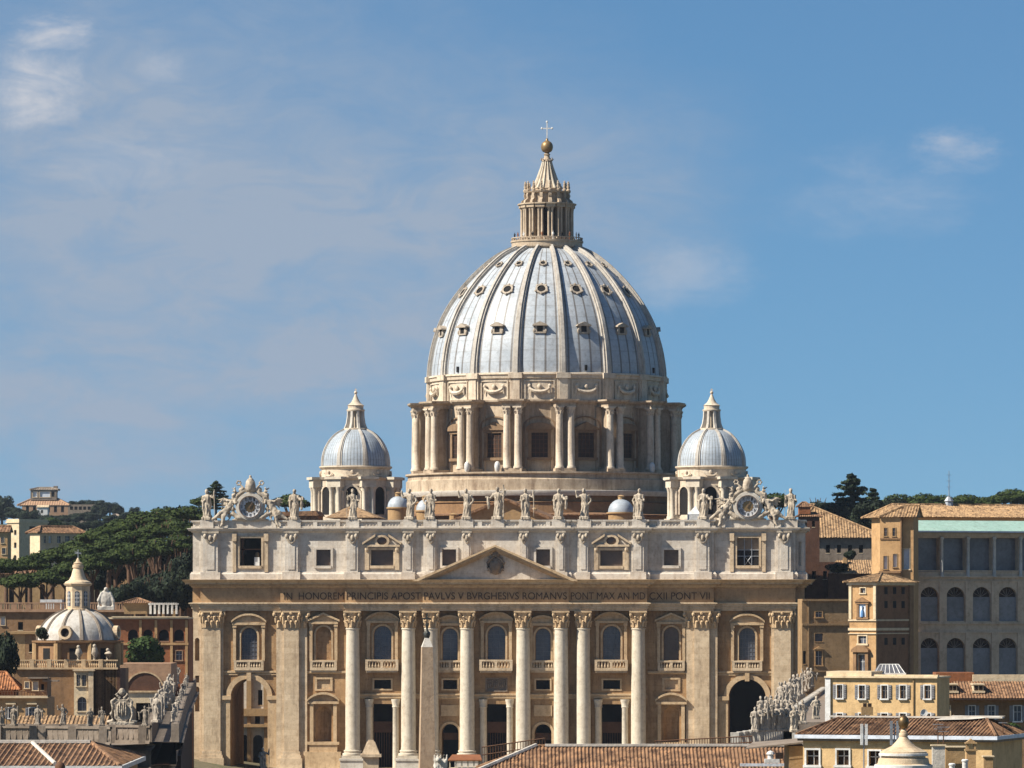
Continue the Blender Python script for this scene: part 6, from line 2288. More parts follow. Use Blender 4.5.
H.mass(25.2, 39, 634, 10, M['brownwall'], [(29, 644, 33, 652, 'dark')], name='side_wall')
MB().box(H.x(9), H.x(41), -.6, 10, H.z(634), H.z(631.5)).build('cornice', M['tan'], H.root)
# curved gable ornament beside the lantern
q = P(106, 610, 850)
m = MB()
m.box(-1.4, 1.4, -.3, .4, 0, .6)
m.ell((0, 0, 1.9), (1.15, .4, 1.5), 12, 8)
for s in (-1, 1):
    m.tube([(s * 1.2, 0, .5), (s * 1.25, -.1, 1.6), (s * .7, -.1, 3.0)], [.35, .3, .2], 6)
m.ell((0, -.1, 3.5), .35, 8, 6)
o = link('gable_ornament', remesh(m, 'gable_ornament', M['white_stone'], .1, 1, .05, (1, 1, 1)), loc=(q.x, q.y, q.z), rz=PSI)
tag(o, 'pale rounded scroll ornament standing beside the church lantern', 'ornament')
H = House('roof_hut', 'small brown hut with low roof on the red building beside a white pergola', 'hut', 136, 885, 26.5)
H.mass(124, 147, 603, 6, M['tan'], pyb=614)
hip_roof(H.x(124), H.x(149), 0, 6, H.z(603), H.z(598.4), 2.4, 2.4, .5, .4).build('roof', M['tile'], H.root)
q = P(163, 614, 878)
root = thing('pergola', 'white post and rail pergola on the roof of the red building', 'pergola', (q.x, q.y, q.z), PSI)
m = MB()
w = 13 / F * 878
for k in range(7):
    for yy in (0, 2.5):
        xx = -w + 2 * w * k / 6
        m.box(xx - .1, xx + .1, yy - .1, yy + .1, 0, 1.6)
m.build('posts', M['white_paint'], root)
m = MB()
for yy in (-.15, 2.35):
    m.box(-w - .3, w + .3, yy, yy + .3, 1.6, 1.85)
for k in range(12):
    xx = -w + 2 * w * k / 11
    m.box(xx - .05, xx + .05, -.4, 2.9, 1.86, 1.96)
m.build('rails', M['white_paint'], root)
H = House('red_building', 'long red plastered building with a row of dark arched windows beside the basilica', 'building', 152, 870, GZ)
H.mass(108, 188.5, 619, 13, M['redwall'], [(128, 629.5, 138, 641, 'archdark'), (143, 629.5, 153, 641, 'archdark'), (159, 629.5, 169, 641, 'archdark'), (174, 629.5, 184, 641, 'archdark'), (176, 651, 182, 660, 'plain')], sill=M['pinkwall'])
m = MB()
m.box(H.x(108), H.x(188.6), -.7, 13, H.z(619), H.z(617.4))
m.box(H.x(112), H.x(188.6), -.9, 2, H.z(617.4), H.z(616.4))
m.build('cornice', M['cream'], H.root)
m = MB()
for px in (140.5, 156, 171.5, 186.5):
    m.box(H.x(px - 1.3), H.x(px + 1.3), -.25, .02, 0, H.z(620))
m.box(H.x(108), H.x(188.6), -.3, .025, H.z(645), H.z(642.6))
m.build('pilaster_band', M['ochre'], H.root)
H = House('lunette_house', 'rose brick house with a wide dark half round opening', 'house', 146, 780, GZ)
x0, x1, _, zt_ = H.mass(120, 171, 663.5, 14, M['pinkwall'], [], pyb=692)
k0 = H.x(126.5), H.x(163)
cx, rr = sum(k0) / 2, (k0[1] - k0[0]) / 2
m = MB()
pts = [(cx + rr * math.cos(PI * k / 18), H.z(690.6) + rr * .97 * math.sin(PI * k / 18)) for k in range(19)]
m.prism(pts, -.06, .2)
lun = m.build('lunette', M['darkbrick'], H.root)
m = MB()
for k in range(18):
    (xa, za), (xb, zb2) = pts[k], pts[k + 1]
    c2 = (cx, H.z(690.6))
    f_ = lambda p_, e: (c2[0] + (p_[0] - c2[0]) * e, c2[1] + (p_[1] - c2[1]) * e)
    m.prism([pts[k], f_(pts[k], 1.08), f_(pts[k + 1], 1.08), pts[k + 1]], -.2, .1)
m.box(H.x(120), H.x(171), -.5, .05, H.z(692.4), H.z(690.7))
m.build('arch_moulding', M['trim_stone'], lun, fix=True)
H.mass(122, 170, 692.4, 12, M['cream'], [(136, 703, 152, 722, 'dark')], y=-.2, name='lower_wall')
H = House('palazzo_corner', 'palazzo corner with pale pilaster, arched gable and paired windows below the church', 'building', 82, 690, GZ)
H.mass(47, 75, 690, 8, M['redwall'], [], y=3, name='side_wall')
H.mass(74, 93, 671, 10, M['cream'], [(76.5, 675, 80, 686, 'plain'), (82, 675, 86, 686, 'plain'), (77.5, 697, 86.5, 711, 'arch')])
m = MB()
m.box(H.x(88.5), H.x(93.5), -.35, .02, 0, H.z(673))
m.box(H.x(73), H.x(95), -.6, 10, H.z(671), H.z(668.8))
m.build('corner_pilaster', M['pale_stone'], H.root)
H.mass(93.6, 120, 669, 10, M['darkbrick'], [], y=1.0, name='dark_wall')
H = House('terraced_house', 'red ochre house with roof terraces, awnings and blue shuttered windows', 'house', 24, 660, GZ)
H.mass(-14, 47, 698, 11, M['ochre'], [(8.5, 708, 14, 718, 'sh'), (29, 708, 34.5, 718, 'sh')])
m = MB()
m.box(H.x(-14), H.x(48), -.5, .3, H.z(698), H.z(695.8))
for px in (11, 32):
    m.box(H.x(px - 5), H.x(px + 5), -.4, .02, H.z(704.4), H.z(703))
m.build('cornice', M['cream'], H.root)
H.mass(22, 47, 678, 6, M['brownwall'], [(46 - 21, 682, 29, 688, 'white'), (33, 681.5, 38, 690, 'white'), (41, 684, 44, 690, 'dark')], y=4, name='roof_storey', pyb=697)
m = MB()
m.box(H.x(26), H.x(46), 2.5, 4.2, H.z(679), H.z(677.6))
m.box(H.x(40), H.x(56), 3.2, 5, H.z(682), H.z(680.6))
m.build('awning', M['greystone'], H.root)
m = MB()
for k in range(22):
    xx = H.x(-12) + (H.x(47) - H.x(-12)) * k / 21
    m.box(xx - .05, xx + .05, -.2, -.1, H.z(696), H.z(691.5))
m.box(H.x(-12), H.x(47), -.2, -.1, H.z(691.6), H.z(691))
m.build('terrace_rail', M['iron'], H.root)
hip_roof(H.x(-24), H.x(14), 5, 12, H.z(690, None, 5), H.z(672, None, 8), 0, 2.2, .3, .35).build('roof', M['tile_red'], H.root)
H.mass(-14, 14, 688.5, 6, M['redwall'], y=5.6, name='attic_wall', pyb=697)
H = House('shed_roof', 'low building with a long pale tiled roof just behind the shaded colonnade', 'building', 56, 652, GZ)
H.mass(9, 106, 727, 6, M['tan'])
m = MB()
tile_slope(m, (H.x(9), -.3, H.z(727)), (H.x(106), -.3, H.z(727)), (0, 5.5, H.z(715.6, None, 5) - H.z(727)), 0, 0, .5, .08)
m.build('roof', M['tile_pale'], H.root)
# dark corridor wall beside the south end of the front
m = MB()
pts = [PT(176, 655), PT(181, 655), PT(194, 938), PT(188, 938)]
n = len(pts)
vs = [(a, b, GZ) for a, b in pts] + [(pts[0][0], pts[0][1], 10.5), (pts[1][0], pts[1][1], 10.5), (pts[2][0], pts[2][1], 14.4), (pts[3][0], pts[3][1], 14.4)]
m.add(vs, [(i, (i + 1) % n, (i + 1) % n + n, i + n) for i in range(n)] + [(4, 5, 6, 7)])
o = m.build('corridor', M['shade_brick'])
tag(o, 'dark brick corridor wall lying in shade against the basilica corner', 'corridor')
# sunlit building seen through the south arch
q = P(268, HOR, 1000)
H = House('pilastered_building', 'sunlit pilastered stone building seen through the open south arch', 'building', 260, 1010, GZ)
H.mass(236, 292, 655, 8, M['white_stone'], [(258, 690, 262.5, 705, 'dark'), (241, 735, 248, 768, 'archdark'), (253, 735, 263, 768, 'archdark'), (255, 715, 260, 727, 'dark')], sill=M['trim_stone'])
m = MB()
for px in (249, 266, 281):
    m.box(H.x(px - 2.4), H.x(px + 2.4), -.7, .02, H.z(709), H.z(660))
    m.box(H.x(px - 1.8), H.x(px + 1.8), -.7, .02, 0, H.z(716))
m.box(H.x(236), H.x(292), -1.2, .03, H.z(716), H.z(708.5))
m.box(H.x(236), H.x(292), -1.5, .04, H.z(727), H.z(724))
m.build('pilaster', M['tan'], H.root)
# ================================================================ north side: palace and houses
H = House('chapel', 'long building with a broad pale tiled roof behind the basilica corner', 'building', 845, 1010, GZ)
x0, x1, _, zt_ = H.mass(796, 884, 537.5, 16, M['greystone'], [(815 + 11 * k, 545, 819 + 11 * k, 553, 'dark') for k in range(5)])
hip_roof(x0, x1, 0, 16, zt_, H.z(504.5, None, 8), 5, 15.5, .8, .55, .07).build('roof', M['tile_pale'], H.root)
H = House('brick_turret', 'small dark red brick turret with two stepped tile roofs beside the parapet statue', 'turret', 809, 985, GZ)
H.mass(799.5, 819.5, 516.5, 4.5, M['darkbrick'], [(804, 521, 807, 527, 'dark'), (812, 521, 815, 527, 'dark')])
hip_roof(H.x(798.5), H.x(820.5), 0, 4.5, H.z(516.5), H.z(512.5), 1.2, 1.2, .3, .4).build('roof', M['tile'], H.root)
H.mass(799, 810.5, 506.5, 3, M['redwall'], y=.7, name='upper_wall', pyb=514)
hip_roof(H.x(798.5), H.x(811), .7, 3.7, H.z(506.5), H.z(502), 1.1, 1.1, .2, .4).build('upper_roof', M['tile'], H.root)
H = House('brick_house', 'dark red brick house in the shade with a pale tile roof below the chapel', 'house', 845, 965, GZ)
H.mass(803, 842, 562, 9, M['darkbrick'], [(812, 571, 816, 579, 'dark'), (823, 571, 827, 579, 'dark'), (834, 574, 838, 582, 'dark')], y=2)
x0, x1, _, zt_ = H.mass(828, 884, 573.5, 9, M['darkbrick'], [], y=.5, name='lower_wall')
m = MB()
tile_slope(m, (x0, .2, zt_), (x1, .2, zt_), (0, 7, H.z(560, None, 7) - zt_), 2.0, 0, .45, .07)
m.build('roof', M['tile_pale'], H.root)
MB().box(H.x(845), H.x(849), 5, 6, H.z(566), H.z(557.5, None, 5)).build('chimney', M['tan'], H.root)
M['wingwall'] = mat('wing_plaster', (0.30, 0.195, 0.10), (0.23, 0.145, 0.07), (0.13, 0.08, 0.04), 0.3, 0.6)
H = House('ochre_wing', 'plain ochre wing with one gabled window between the basilica and the niche tower', 'building', 826, 930, GZ, 8)
H.mass(802, 853, 601, 4, M['wingwall'], [(815.5, 611.5, 822, 617, 'plain'), (815, 633.5, 823, 641.5, 'blind'), (815.5, 651, 822, 665, 'gable'), (803, 651, 806, 664, 'dark')], sill=M['ochre'])
m = MB()
m.box(H.x(802), H.x(853), -.3, .02, H.z(625.5), H.z(623.5))
m.box(H.x(802), H.x(853), -.5, 4, H.z(601), H.z(599))
m.box(H.x(808), H.x(809), -.2, .03, 0, H.z(601))
m.box(H.x(802), H.x(853), -.2, .025, H.z(672), H.z(670.5))
m.build('string_course', M['wingwall'], H.root)
M['flank'] = mat('shaded_red_brown_plaster', (0.235, 0.12, 0.06), (0.18, 0.09, 0.042), (0.10, 0.05, 0.025), 0.3, 0.5)  # darker than the tower front: the flank's shade is painted into its colour
H = House('niche_tower', 'ochre tower with hipped tile roof and a blue painted niche under a small gable', 'tower', 862, 840, GZ, -36)
x0, x1, _, zt_ = H.mass(849.5, 876, 585, 11.5, M['ochre'], [(860.5, 588, 865.5, 593, 'plain'), (858.5, 636, 866.5, 643.5, 'plain'), (858.5, 655, 865.5, 672, 'plain')], sill=M['cream'])
hip_roof(x0, x1, 0, 11.5, H.z(582, 862), H.z(573, 862), 3.3, 3.3, .8, .4).build('roof', M['tile_pale'], H.root)
m = MB()
m.box(x0 - .35, x1 + .35, -.35, 11.8, H.z(585, 862), H.z(582.2, 862))
for a, b in ((621, 619.4), (630.5, 628), (634, 633)):
    m.box(x0 - .15, x1 + .15, -.22, 11.6, H.z(a, 862), H.z(b, 862))
for px in (850.6, 875):
    m.box(H.x(px) - .25, H.x(px) + .25, -.2, .03, H.z(619, 862), H.z(585, 862))
m.build('cornice', M['cream'], H.root)
xa, xb = H.x(859.5), H.x(866.5)
z0, z1 = H.z(617, 862), H.z(604, 862)
m = MB()
m.box(xa - .4, xa, -.3, .02, z0, z1)
m.box(xb, xb + .4, -.3, .02, z0, z1)
m.box(xa - .6, xb + .6, -.4, .03, z1, z1 + .35)
m.prism([(xa - .8, z1 + .35), (xb + .8, z1 + .35), ((xa + xb) / 2, z1 + 1.1)], -.55, .02)
m.box(xa - .5, xb + .5, -.35, .03, z0 - .4, z0)
nb = m.build('niche_frame', M['brownwall'], H.root)
MB().box(xa, xb, -.1, .02, z0, z1).build('niche_back', M['bluewhite'], nb)
m = MB()
xm = (xa + xb) / 2
m.tube([(xm, -.2, z0), (xm, -.22, z0 + .9), (xm + .05, -.2, z0 + 1.5)], [.34, .28, .12], 8)
m.ell((xm + .05, -.22, z0 + 1.7), .16, 7, 6)
M['bluepaint'] = mat('blue_paint', (0.10, 0.22, 0.42), (0.07, 0.16, 0.32), rough=.7)
m.build('painted_figure', M['bluepaint'], nb, smooth=60)
xa, xb = H.x(855), H.x(869)
zz = H.z(650, 862)
m = MB()
n = 10
half, sag = (xb - xa) / 2 + .3, .75
rr = (half * half + sag * sag) / (2 * sag)
th = math.asin(half / rr)
pts = [((xa + xb) / 2 + rr * math.sin(th * (2 * k / n - 1)), zz + sag - rr + rr * math.cos(th * (2 * k / n - 1))) for k in range(n + 1)]
m.prism([(pts[0][0], zz - .35), (pts[-1][0], zz - .35)] + list(reversed(pts)), -.8, .02)
for s in (xa + .2, xb - .2):
    m.box(s - .3, s + .3, -.5, .03, H.z(672, 862), zz - .35)
m.build('door_gable', M['brownwall'], H.root, fix=True)
m = MB()                                                    # side windows in the shaded flank
for zt1 in (587, 601, 638):
    for yy in (2.6, 5.3, 8.0):
        m.box(x1 - .1, x1 + .03, yy, yy + 1.0, H.z(zt1 + 7, 876), H.z(zt1, 876))
m.build('side_window', M['black'], H.root)
m = MB()
m.box(x1 - .1, x1 + .3, 10.2, 11.4, 0, H.z(585, 876))
m.build('flank_pilaster', M['brownwall'], H.root)
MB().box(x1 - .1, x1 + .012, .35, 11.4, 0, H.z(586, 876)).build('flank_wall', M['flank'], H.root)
H = House('palace', 'tall ochre palace block with four small windows and a hipped tile roof', 'palace', 896, 853, GZ, -14)
x0, x1, _, zt_ = H.mass(880, 901, 517, 6, M['ochre'], [(884, 528, 887, 536, 'plain'), (892.5, 528, 895.5, 536, 'plain'), (883.5, 556, 887.5, 569, 'white'), (893, 554, 897, 567, 'white')], sill=M['tan'])
H.mass(901.05, 913.5, 517, 5, M['ochre'], [(903.5, 549, 909.5, 569, 'white')], y=.8, name='recessed_wall', sill=M['cream'])
m = MB()
m.box(H.x(900.4), H.x(901.6), -.15, .9, 0, H.z(518))
m.box(H.x(880), H.x(901), -.15, .02, H.z(539.5), H.z(538))
m.box(H.x(879.5), H.x(901), -.5, .02, H.z(573), H.z(571))
m.build('downpipe', M['brownwall'], H.root)
zt_ = H.z(517)
hip_roof(H.x(882), H.x(914), 0, 6, zt_, H.z(505.5, None, 3), 4.0, 0, .5, .5, .07).build('roof', M['tile_pale'], H.root)
H = House('loggia_wing', 'glazed loggia wing with pale green awning, blind arches and an antenna on its roof', 'palace', 914, 862, GZ, 22)
W0, W1 = 914, 1060
arcs = [929.5 + 26.1 * k for k in range(5)]
cols = [914.8 + 26.3 * k for k in range(6)]
wl = MB()
hl = []
for k in range(5):
    a, b = H.x(cols[k] + 2.0), H.x(cols[k + 1] - 1.6)
    hl.append((rect(a, b, H.z(572, cols[k] + 13), H.z(538, cols[k] + 13)), 1.5))
    for t, bt in ((587, 621), (638, 676)):
        xa, xb = H.x(arcs[k] - 9.3), H.x(arcs[k] + 9.3)
        hl.append((arch((xa + xb) / 2, xb - xa, H.z(bt, arcs[k]), H.z(t, arcs[k]), 12), .8))
x0, x1 = H.x(W0), H.x(W1 + 12)
hl = [h_ for h_ in hl if max(p_[0] for p_ in h_[0]) < x1 - .2]
wl.wall(x0, x1, 0, H.z(531, 950), 0, hl)
wl.box(x0, x1, 1.6, 13, 0, H.z(531, 950) - .01)
wl.box(x0, x0 + .05, .001, 1.62, 0, H.z(531, 950) - .02)
wl.build('wall', M['palace'], H.root)
for c in cols:
    xx = H.x(c)
    m = MB().lathe([(.42, H.z(577, c)), (.42, H.z(575.8, c)), (.3, H.z(575, c)), (.26, H.z(540, c)), (.4, H.z(538.4, c)), (.4, H.z(537, c))], (xx, -.25, 0), 10)
    m.build('loggia_column', M['white_stone'], H.root, smooth=40)
m = MB()
for a, b, o_ in ((577.5, 575.8, .45), (624, 622.4, .3), (581.5, 580.5, .2), (536.5, 533, .3), (633, 631.6, .25)):
    m.box(x0 - .2, x1, -o_, .02, H.z(a, 950), H.z(b, 950))
m.box(x0, x1, -.15, .01, H.z(571.5, 950), H.z(570.4, 950))
for c in [940.5 + 26.1 * k for k in range(-1, 5)]:
    for a, b in ((622.4, 581.5), (676, 633)):
        m.box(H.x(c + 2.2) - .7, H.x(c + 2.2) + .7, -.18, .015, H.z(a, c), H.z(b, c))
m.build('string_course', M['palace'], H.root)
for k in range(5):
    a, b = H.x(cols[k] + 1.8), H.x(cols[k + 1] - 1.4)
    MB().box(a, b, 1.2, 1.3, H.z(573, cols[k] + 13), H.z(537, cols[k] + 13)).build('glazing', M['glass_grey'], H.root)
    for t, bt in ((587, 621), (638, 676)):
        xa, xb = H.x(arcs[k] - 9.6), H.x(arcs[k] + 9.6)
        zc_ = H.z(t + 10, arcs[k])
        w = MB().box(xa, xb, .45, .55, H.z(bt + 1, arcs[k]), zc_).build('blind', M['shutter'], H.root)
        MB().box(xa, xb, .6, .7, zc_, H.z(t - 1, arcs[k])).build('fanlight', M['brown_dark'], w)
        g_ = MB()
        cx = (xa + xb) / 2
        for j in range(1, 6):
            t_ = PI * j / 6
            g_.tube([(cx, .52, zc_), (cx + 1.5 * math.cos(t_), .52, zc_ + 1.5 * math.sin(t_))], .05, 4)
        g_.build('fanlight_bars', M['greystone'], w)
m = MB()
a_ = [(x0 - .4, -1.2, H.z(531.4, 914)), (x1, -1.2, H.z(531.4, 950)), (x1, 4.2, H.z(520.5, 950, 4.2)), (x0 - .4 , 4.2, H.z(520.5, 950, 4.2))]
m.add(a_ + [(p_[0], p_[1], p_[2] - .15) for p_ in a_], [(0, 1, 2, 3), (7, 6, 5, 4), (0, 4, 5, 1), (0, 3, 7, 4), (1, 5, 6, 2), (2, 6, 7, 3)])
m.build('awning_roof', M['green_roof'], H.root)
MB().box(x0 - .5, x1, -1.35, -1.2, H.z(532.4, 950), H.z(530.9, 950)).build('gutter', M['bluewhite'], H.root)
xr0 = H.x(905, 8)
MB().box(xr0, x1 + 2, 8, 21, 0, H.z(517.4, 950, 8)).build('rear_wall', M['ochre'], H.root)
hip_roof(xr0, x1 + 2, 8, 22, H.z(517, 950, 8), H.z(504.8, 950, 15), 2, 0, 1.0, .5, .07).build('long_roof', M['tile_pale'], H.root)
m = MB()
q = H.x(949, 15)
m.lathe([(.8, H.z(506, None, 15)), (.7, H.z(501, None, 15)), (.9, H.z(500.5, None, 15)), (.35, H.z(496, None, 15))], (q, 15, 0), 8)
m.tube([(q, 15, H.z(498, None, 15)), (q, 15, H.z(470, None, 15))], [.09, .05], 5)
for pt in (474, 480, 486):
    m.box(q - .5, q + .5, 14.97, 15.03, H.z(pt + .3, None, 15), H.z(pt, None, 15))
m.build('antenna', M['metal_grey'], H.root)
# yellow house and its neighbour
H = House('yellow_house', 'yellow house with grey shutters, pale corner pilaster and a dish on its wall', 'house', 880, 480, GZ, -20)
wn = [(837, 685, 842.5, 698, 'sh'), (859, 685.5, 865, 698.5, 'sh'), (881.5, 685.5, 887.5, 698.5, 'sh'), (900, 685.5, 906, 698.5, 'sh'), (924.5, 685.5, 930.5, 698.5, 'sh')]
wn += [(a, 713.5, c, 727, 'sh') for a, _, c, _, _ in wn]
x0, x1, _, zt_ = H.mass(826, 937, 678, 4.5, M['yellow'], wn)
m = MB()
m.box(x0 - .1, x1 + .1, -.3, 4.6, zt_, H.z(676.2))
m.box(x0, H.x(871), .1, 4.4, H.z(676.2), H.z(671.5))
m.box(H.x(871), x1, .3, .8, H.z(676.2), H.z(674.6))
m.build('cornice', M['cream'], H.root)
MB().box(x0 - .04, H.x(830.8), -.18, .02, 0, H.z(678.2)).build('corner_pilaster', M['white_paint'], H.root)
MB().box(H.x(913.2), H.x(914), -.14, .01, 0, H.z(679)).build('downpipe', M['tan'], H.root)
q = P(890, 672, 484)
root = thing('skylight', 'glass rooftop skylight with white bars on the yellow house', 'skylight', (q.x, q.y, q.z - .15), PSI)
w = 15 / F * 484
hh = 9 / F * 484
m = MB()
m.add([(-w, 0, 0), (w, 0, 0), (w, 3, 0), (-w, 3, 0), (-w * .62, .9, hh), (w * .62, .9, hh), (w * .62, 2.1, hh), (-w * .62, 2.1, hh)], [(0, 1, 5, 4), (1, 2, 6, 5), (2, 3, 7, 6), (3, 0, 4, 7), (4, 5, 6, 7)])
m.build('glass', M['glass_grey'], root)
m = MB()
for k in range(7):
    t = -1 + 2 * k / 6
    m.tube([(t * w, -.02, 0), (t * w * .62, .88, hh)], .045, 4)
m.tube([(-w * .62, .9, hh), (w * .62, .9, hh)], .05, 4)
m.box(-w - .1, w + .1, -.12, .02, -.1, .06)
m.build('bars', M['white_paint'], root)
q = P(924, 713, 477)
def dish(label, q, r, rz=0.3):
    root = thing('satellite_dish', label, 'satellite dish', q, PSI + rz)
    m = MB().lathe([(0.01, -.1 * r), (.5 * r, -.02 * r), (r, .2 * r), (r * .98, .23 * r), (.5 * r, .03 * r), (0.01, -.05 * r)], n=20, cap=False)
    m.xf(Matrix.Rotation(R(75), 4, 'X'))
    m.build('reflector', M['white_paint'], root, smooth=50)
    m = MB().tube([(0, 0, -.1), (0, .25, -.1), (0, .35, -.6)], .04, 5)
    m.tube([(0, -.1, -r * .8), (0, -r * 1.0, -.1)], .025, 4)
    m.build('bracket', M['metal_grey'], root)
dish('round white satellite dish fixed low on the yellow house', (q.x, q.y, q.z), .36)
q = P(867, 715, 478)
root = thing('air_conditioner', 'brown boxed roof unit in front of the yellow house wall', 'air conditioner', (q.x, q.y, q.z), PSI)
m = MB()
m.box(-.55, .55, -.4, .4, 0, .75)
m.box(-.4, -.03, -.3, .3, .75, 1.15)
m.box(.06, .42, -.3, .3, .75, 1.13)
m.build('casing', M['tan'], root)
m = MB()
m.box(-.38, -.05, -.33, -.29, .8, 1.1)
m.box(.08, .4, -.33, -.29, .8, 1.08)
m.build('louvre', M['brown_dark'], root)
H = House('brown_house', 'brown plastered house with shuttered windows and two dormers on its tile roof', 'house', 985, 520, GZ)
wn = [(944.5, 706, 950, 719, 'white'), (969, 706, 975, 719, 'sh'), (988.5, 706, 994.5, 719, 'sh'), (1014, 706, 1021, 721, 'sh')]
x0, x1, _, zt_ = H.mass(938, 1050, 697, 11, M['brownwall'], wn)
m = MB()
tile_slope(m, (x0 - .3, -1.0, zt_ - .1), (x1, -1.0, zt_ - .1), (0, 5.6, H.z(681.3, None, 4.6) - zt_ + .1), 2.2, 0, .3, .05)
m.build('roof', M['tile'], H.root)
MB().box(x0 - .3, x1, -1.12, -.95, zt_ - .3, zt_ - .09).build('gutter', M['brown_dark'], H.root)
m = MB()
m.box(H.x(973, 5), x1, 5.0, 5.6, H.z(682.5, None, 5), H.z(674.6, None, 5))
m.build('parapet', M['cream'], H.root)
MB().box(H.x(936, 6), H.x(974, 6), 6, 10, H.z(690, None, 6), H.z(672.5, None, 6)).build('rear_wall', M['redwall'], H.root)
for a, b in ((949, 957.5), (974, 984)):
    m = MB()
    xa, xb = H.x(a), H.x(b)
    zz0, zz1 = H.z(690.5), H.z(685)
    m.box(xa, xb, .6, 3.0, zz0 - .3, zz1)
    m.box(xa - .1, xb + .1, .4, 3.2, zz1, zz1 + .12)
    m.box(xa - .15, xb + .15, .35, .62, zz0 - .25, zz0 - .05)
    d_ = m.build('dormer', M['cream'], H.root)
    m = MB()
    m.box(xa + .08, (xa + xb) / 2 - .05, .57, .61, zz0, zz1 - .08)
    m.box((xa + xb) / 2 + .05, xb - .08, .57, .61, zz0, zz1 - .08)
    m.build('pane', M['brown_dark'], d_)
# ================================================================ nearest roofs
H = House('tiled_building', 'near building with corrugated tile roof, white cornice and white framed windows', 'building', 898, 330, GZ, -19)
wn = [(806.5, 750, 819, 765, 'white2'), (837, 750, 849, 765, 'white2'), (869, 751, 880, 766, 'white2')]
wn = [(a, b, c, d_, 'sh2') for a, b, c, d_, _ in wn]
H_w = [(a, b, c, d_, 'plain') for a, b, c, d_, _ in wn]
x0, x1, _, zt_ = H.mass(803, 992, 741.5, 8.5, M['yellow'], H_w, sill=M['white_paint'], glass=M['brown_dark'])
ze = H.z(735, 898)
zr = H.z(717.5, 898, 4.4)
hip_roof(x0, x1, 0, 8.5, ze, zr, 1.75, 1.75, .35, .24, .05).build('roof', M['tile'], H.root)
m = MB()
m.box(x0 - .3, x1 + .3, -.3, 8.8, H.z(741.4, 898), H.z(738.5, 898))
m.build('cornice', M['greystone'], H.root)
gutter(x0, x1, 0, 8.5, ze, .3, H.z(735, 898) - H.z(739, 898), .15).build('gutter', M['bluewhite'], H.root)
m = MB()
a, b = H.x(830, 4.2), H.x(1003, 4.2)
m.box(a, b, 4.0, 4.6, zr, zr + .1)
m.add([(H.x(935, 3.5), 3.2, zr - .12), (H.x(972, 3.5), 3.2, zr - .05), (H.x(1004, 4.6), 5.2, zr + .14), (H.x(950, 4.6), 5.2, zr + .14)], [(0, 1, 2, 3)])
m.build('ridge_cap', M['white_stone'], H.root)
H = House('annex', 'narrow tan annex wall with small dark lean-to tile roof beside the long tiled roof', 'building', 797, 335, GZ)
H.mass(789, 806, 746, 6, M['tan'])
m = MB()
m.add([(H.x(745), -.3, H.z(748)), (H.x(808), -.3, H.z(741.5)), (H.x(808), 6, H.z(738, None, 6)), (H.x(757), 6, H.z(742, None, 6))], [(0, 1, 2, 3)])
m.add([(H.x(745), -.35, H.z(749.2)), (H.x(808), -.35, H.z(742.8)), (H.x(808), -.35, H.z(741.3)), (H.x(745), -.35, H.z(747.8))], [(0, 1, 2, 3)])
m.build('roof', M['greystone'], H.root)
H = House('long_tiled_building', 'long low building with a wide corrugated tile roof and pale ridge below the columns', 'building', 640, 350, GZ)
x0, x1 = H.x(480), H.x(787)
ze = H.z(772)
zr = H.z(746, None, 5)
hip_roof(x0, x1, 0, 10, ze, zr, 4.2, 0, .3, .26, .05).build('roof', M['tile'], H.root)
m = MB()
m.box(H.x(545, 5), x1 + .1, 4.7, 5.3, zr - .02, zr + .14)
m.tube([(x0 - .3, -.3, ze + .05), (x0 + 3.9, 5, zr + .05)], .16, 6)
m.build('ridge_cap', M['white_stone'], H.root)
MB().box(x0 + .2, x1 - .2, .3, 9.7, 0, ze - .05).build('wall', M['tan'], H.root)
H = House('hipped_building', 'near building with a rust brown hipped tile roof and white eaves in the corner', 'building', 60, 330, GZ)
x0, x1 = H.x(-60), H.x(117)
ze = H.z(765.5)
zr = H.z(743, None, 10.5)
hip_roof(x0, x1, 0, 21, ze, zr, 2.5, 2.7, .2, .34, .06).build('roof', M['tile'], H.root)
gutter(x0, x1, 0, 21, ze, .2, .32, .14).build('gutter', M['white_paint'], H.root)
MB().box(x0 + .2, x1 - .2, .2, 20.8, 0, ze - .1).build('wall', M['tan'], H.root)
m = MB()
m.box(x0 + 2.4, x1 - 2.6, 10.2, 10.8, zr, zr + .2)
m.tube([(H.x(32, 10), 10.3, zr + .02), (H.x(55), 0, ze + .12)], .14, 6)
m.build('ridge_cap', M['white_stone'], H.root)
q = P(60, 767, 322)
o = link('finial', MB().lathe([(.1, -20), (.12, -.3), (.3, -.25), (.34, .05), (.2, .28), (.02, .36)], n=12).mesh('finial', 40), loc=q)
o.data.materials.append(M['iron'])
tag(o, 'dark round finial knob just below the white eaves', 'finial')
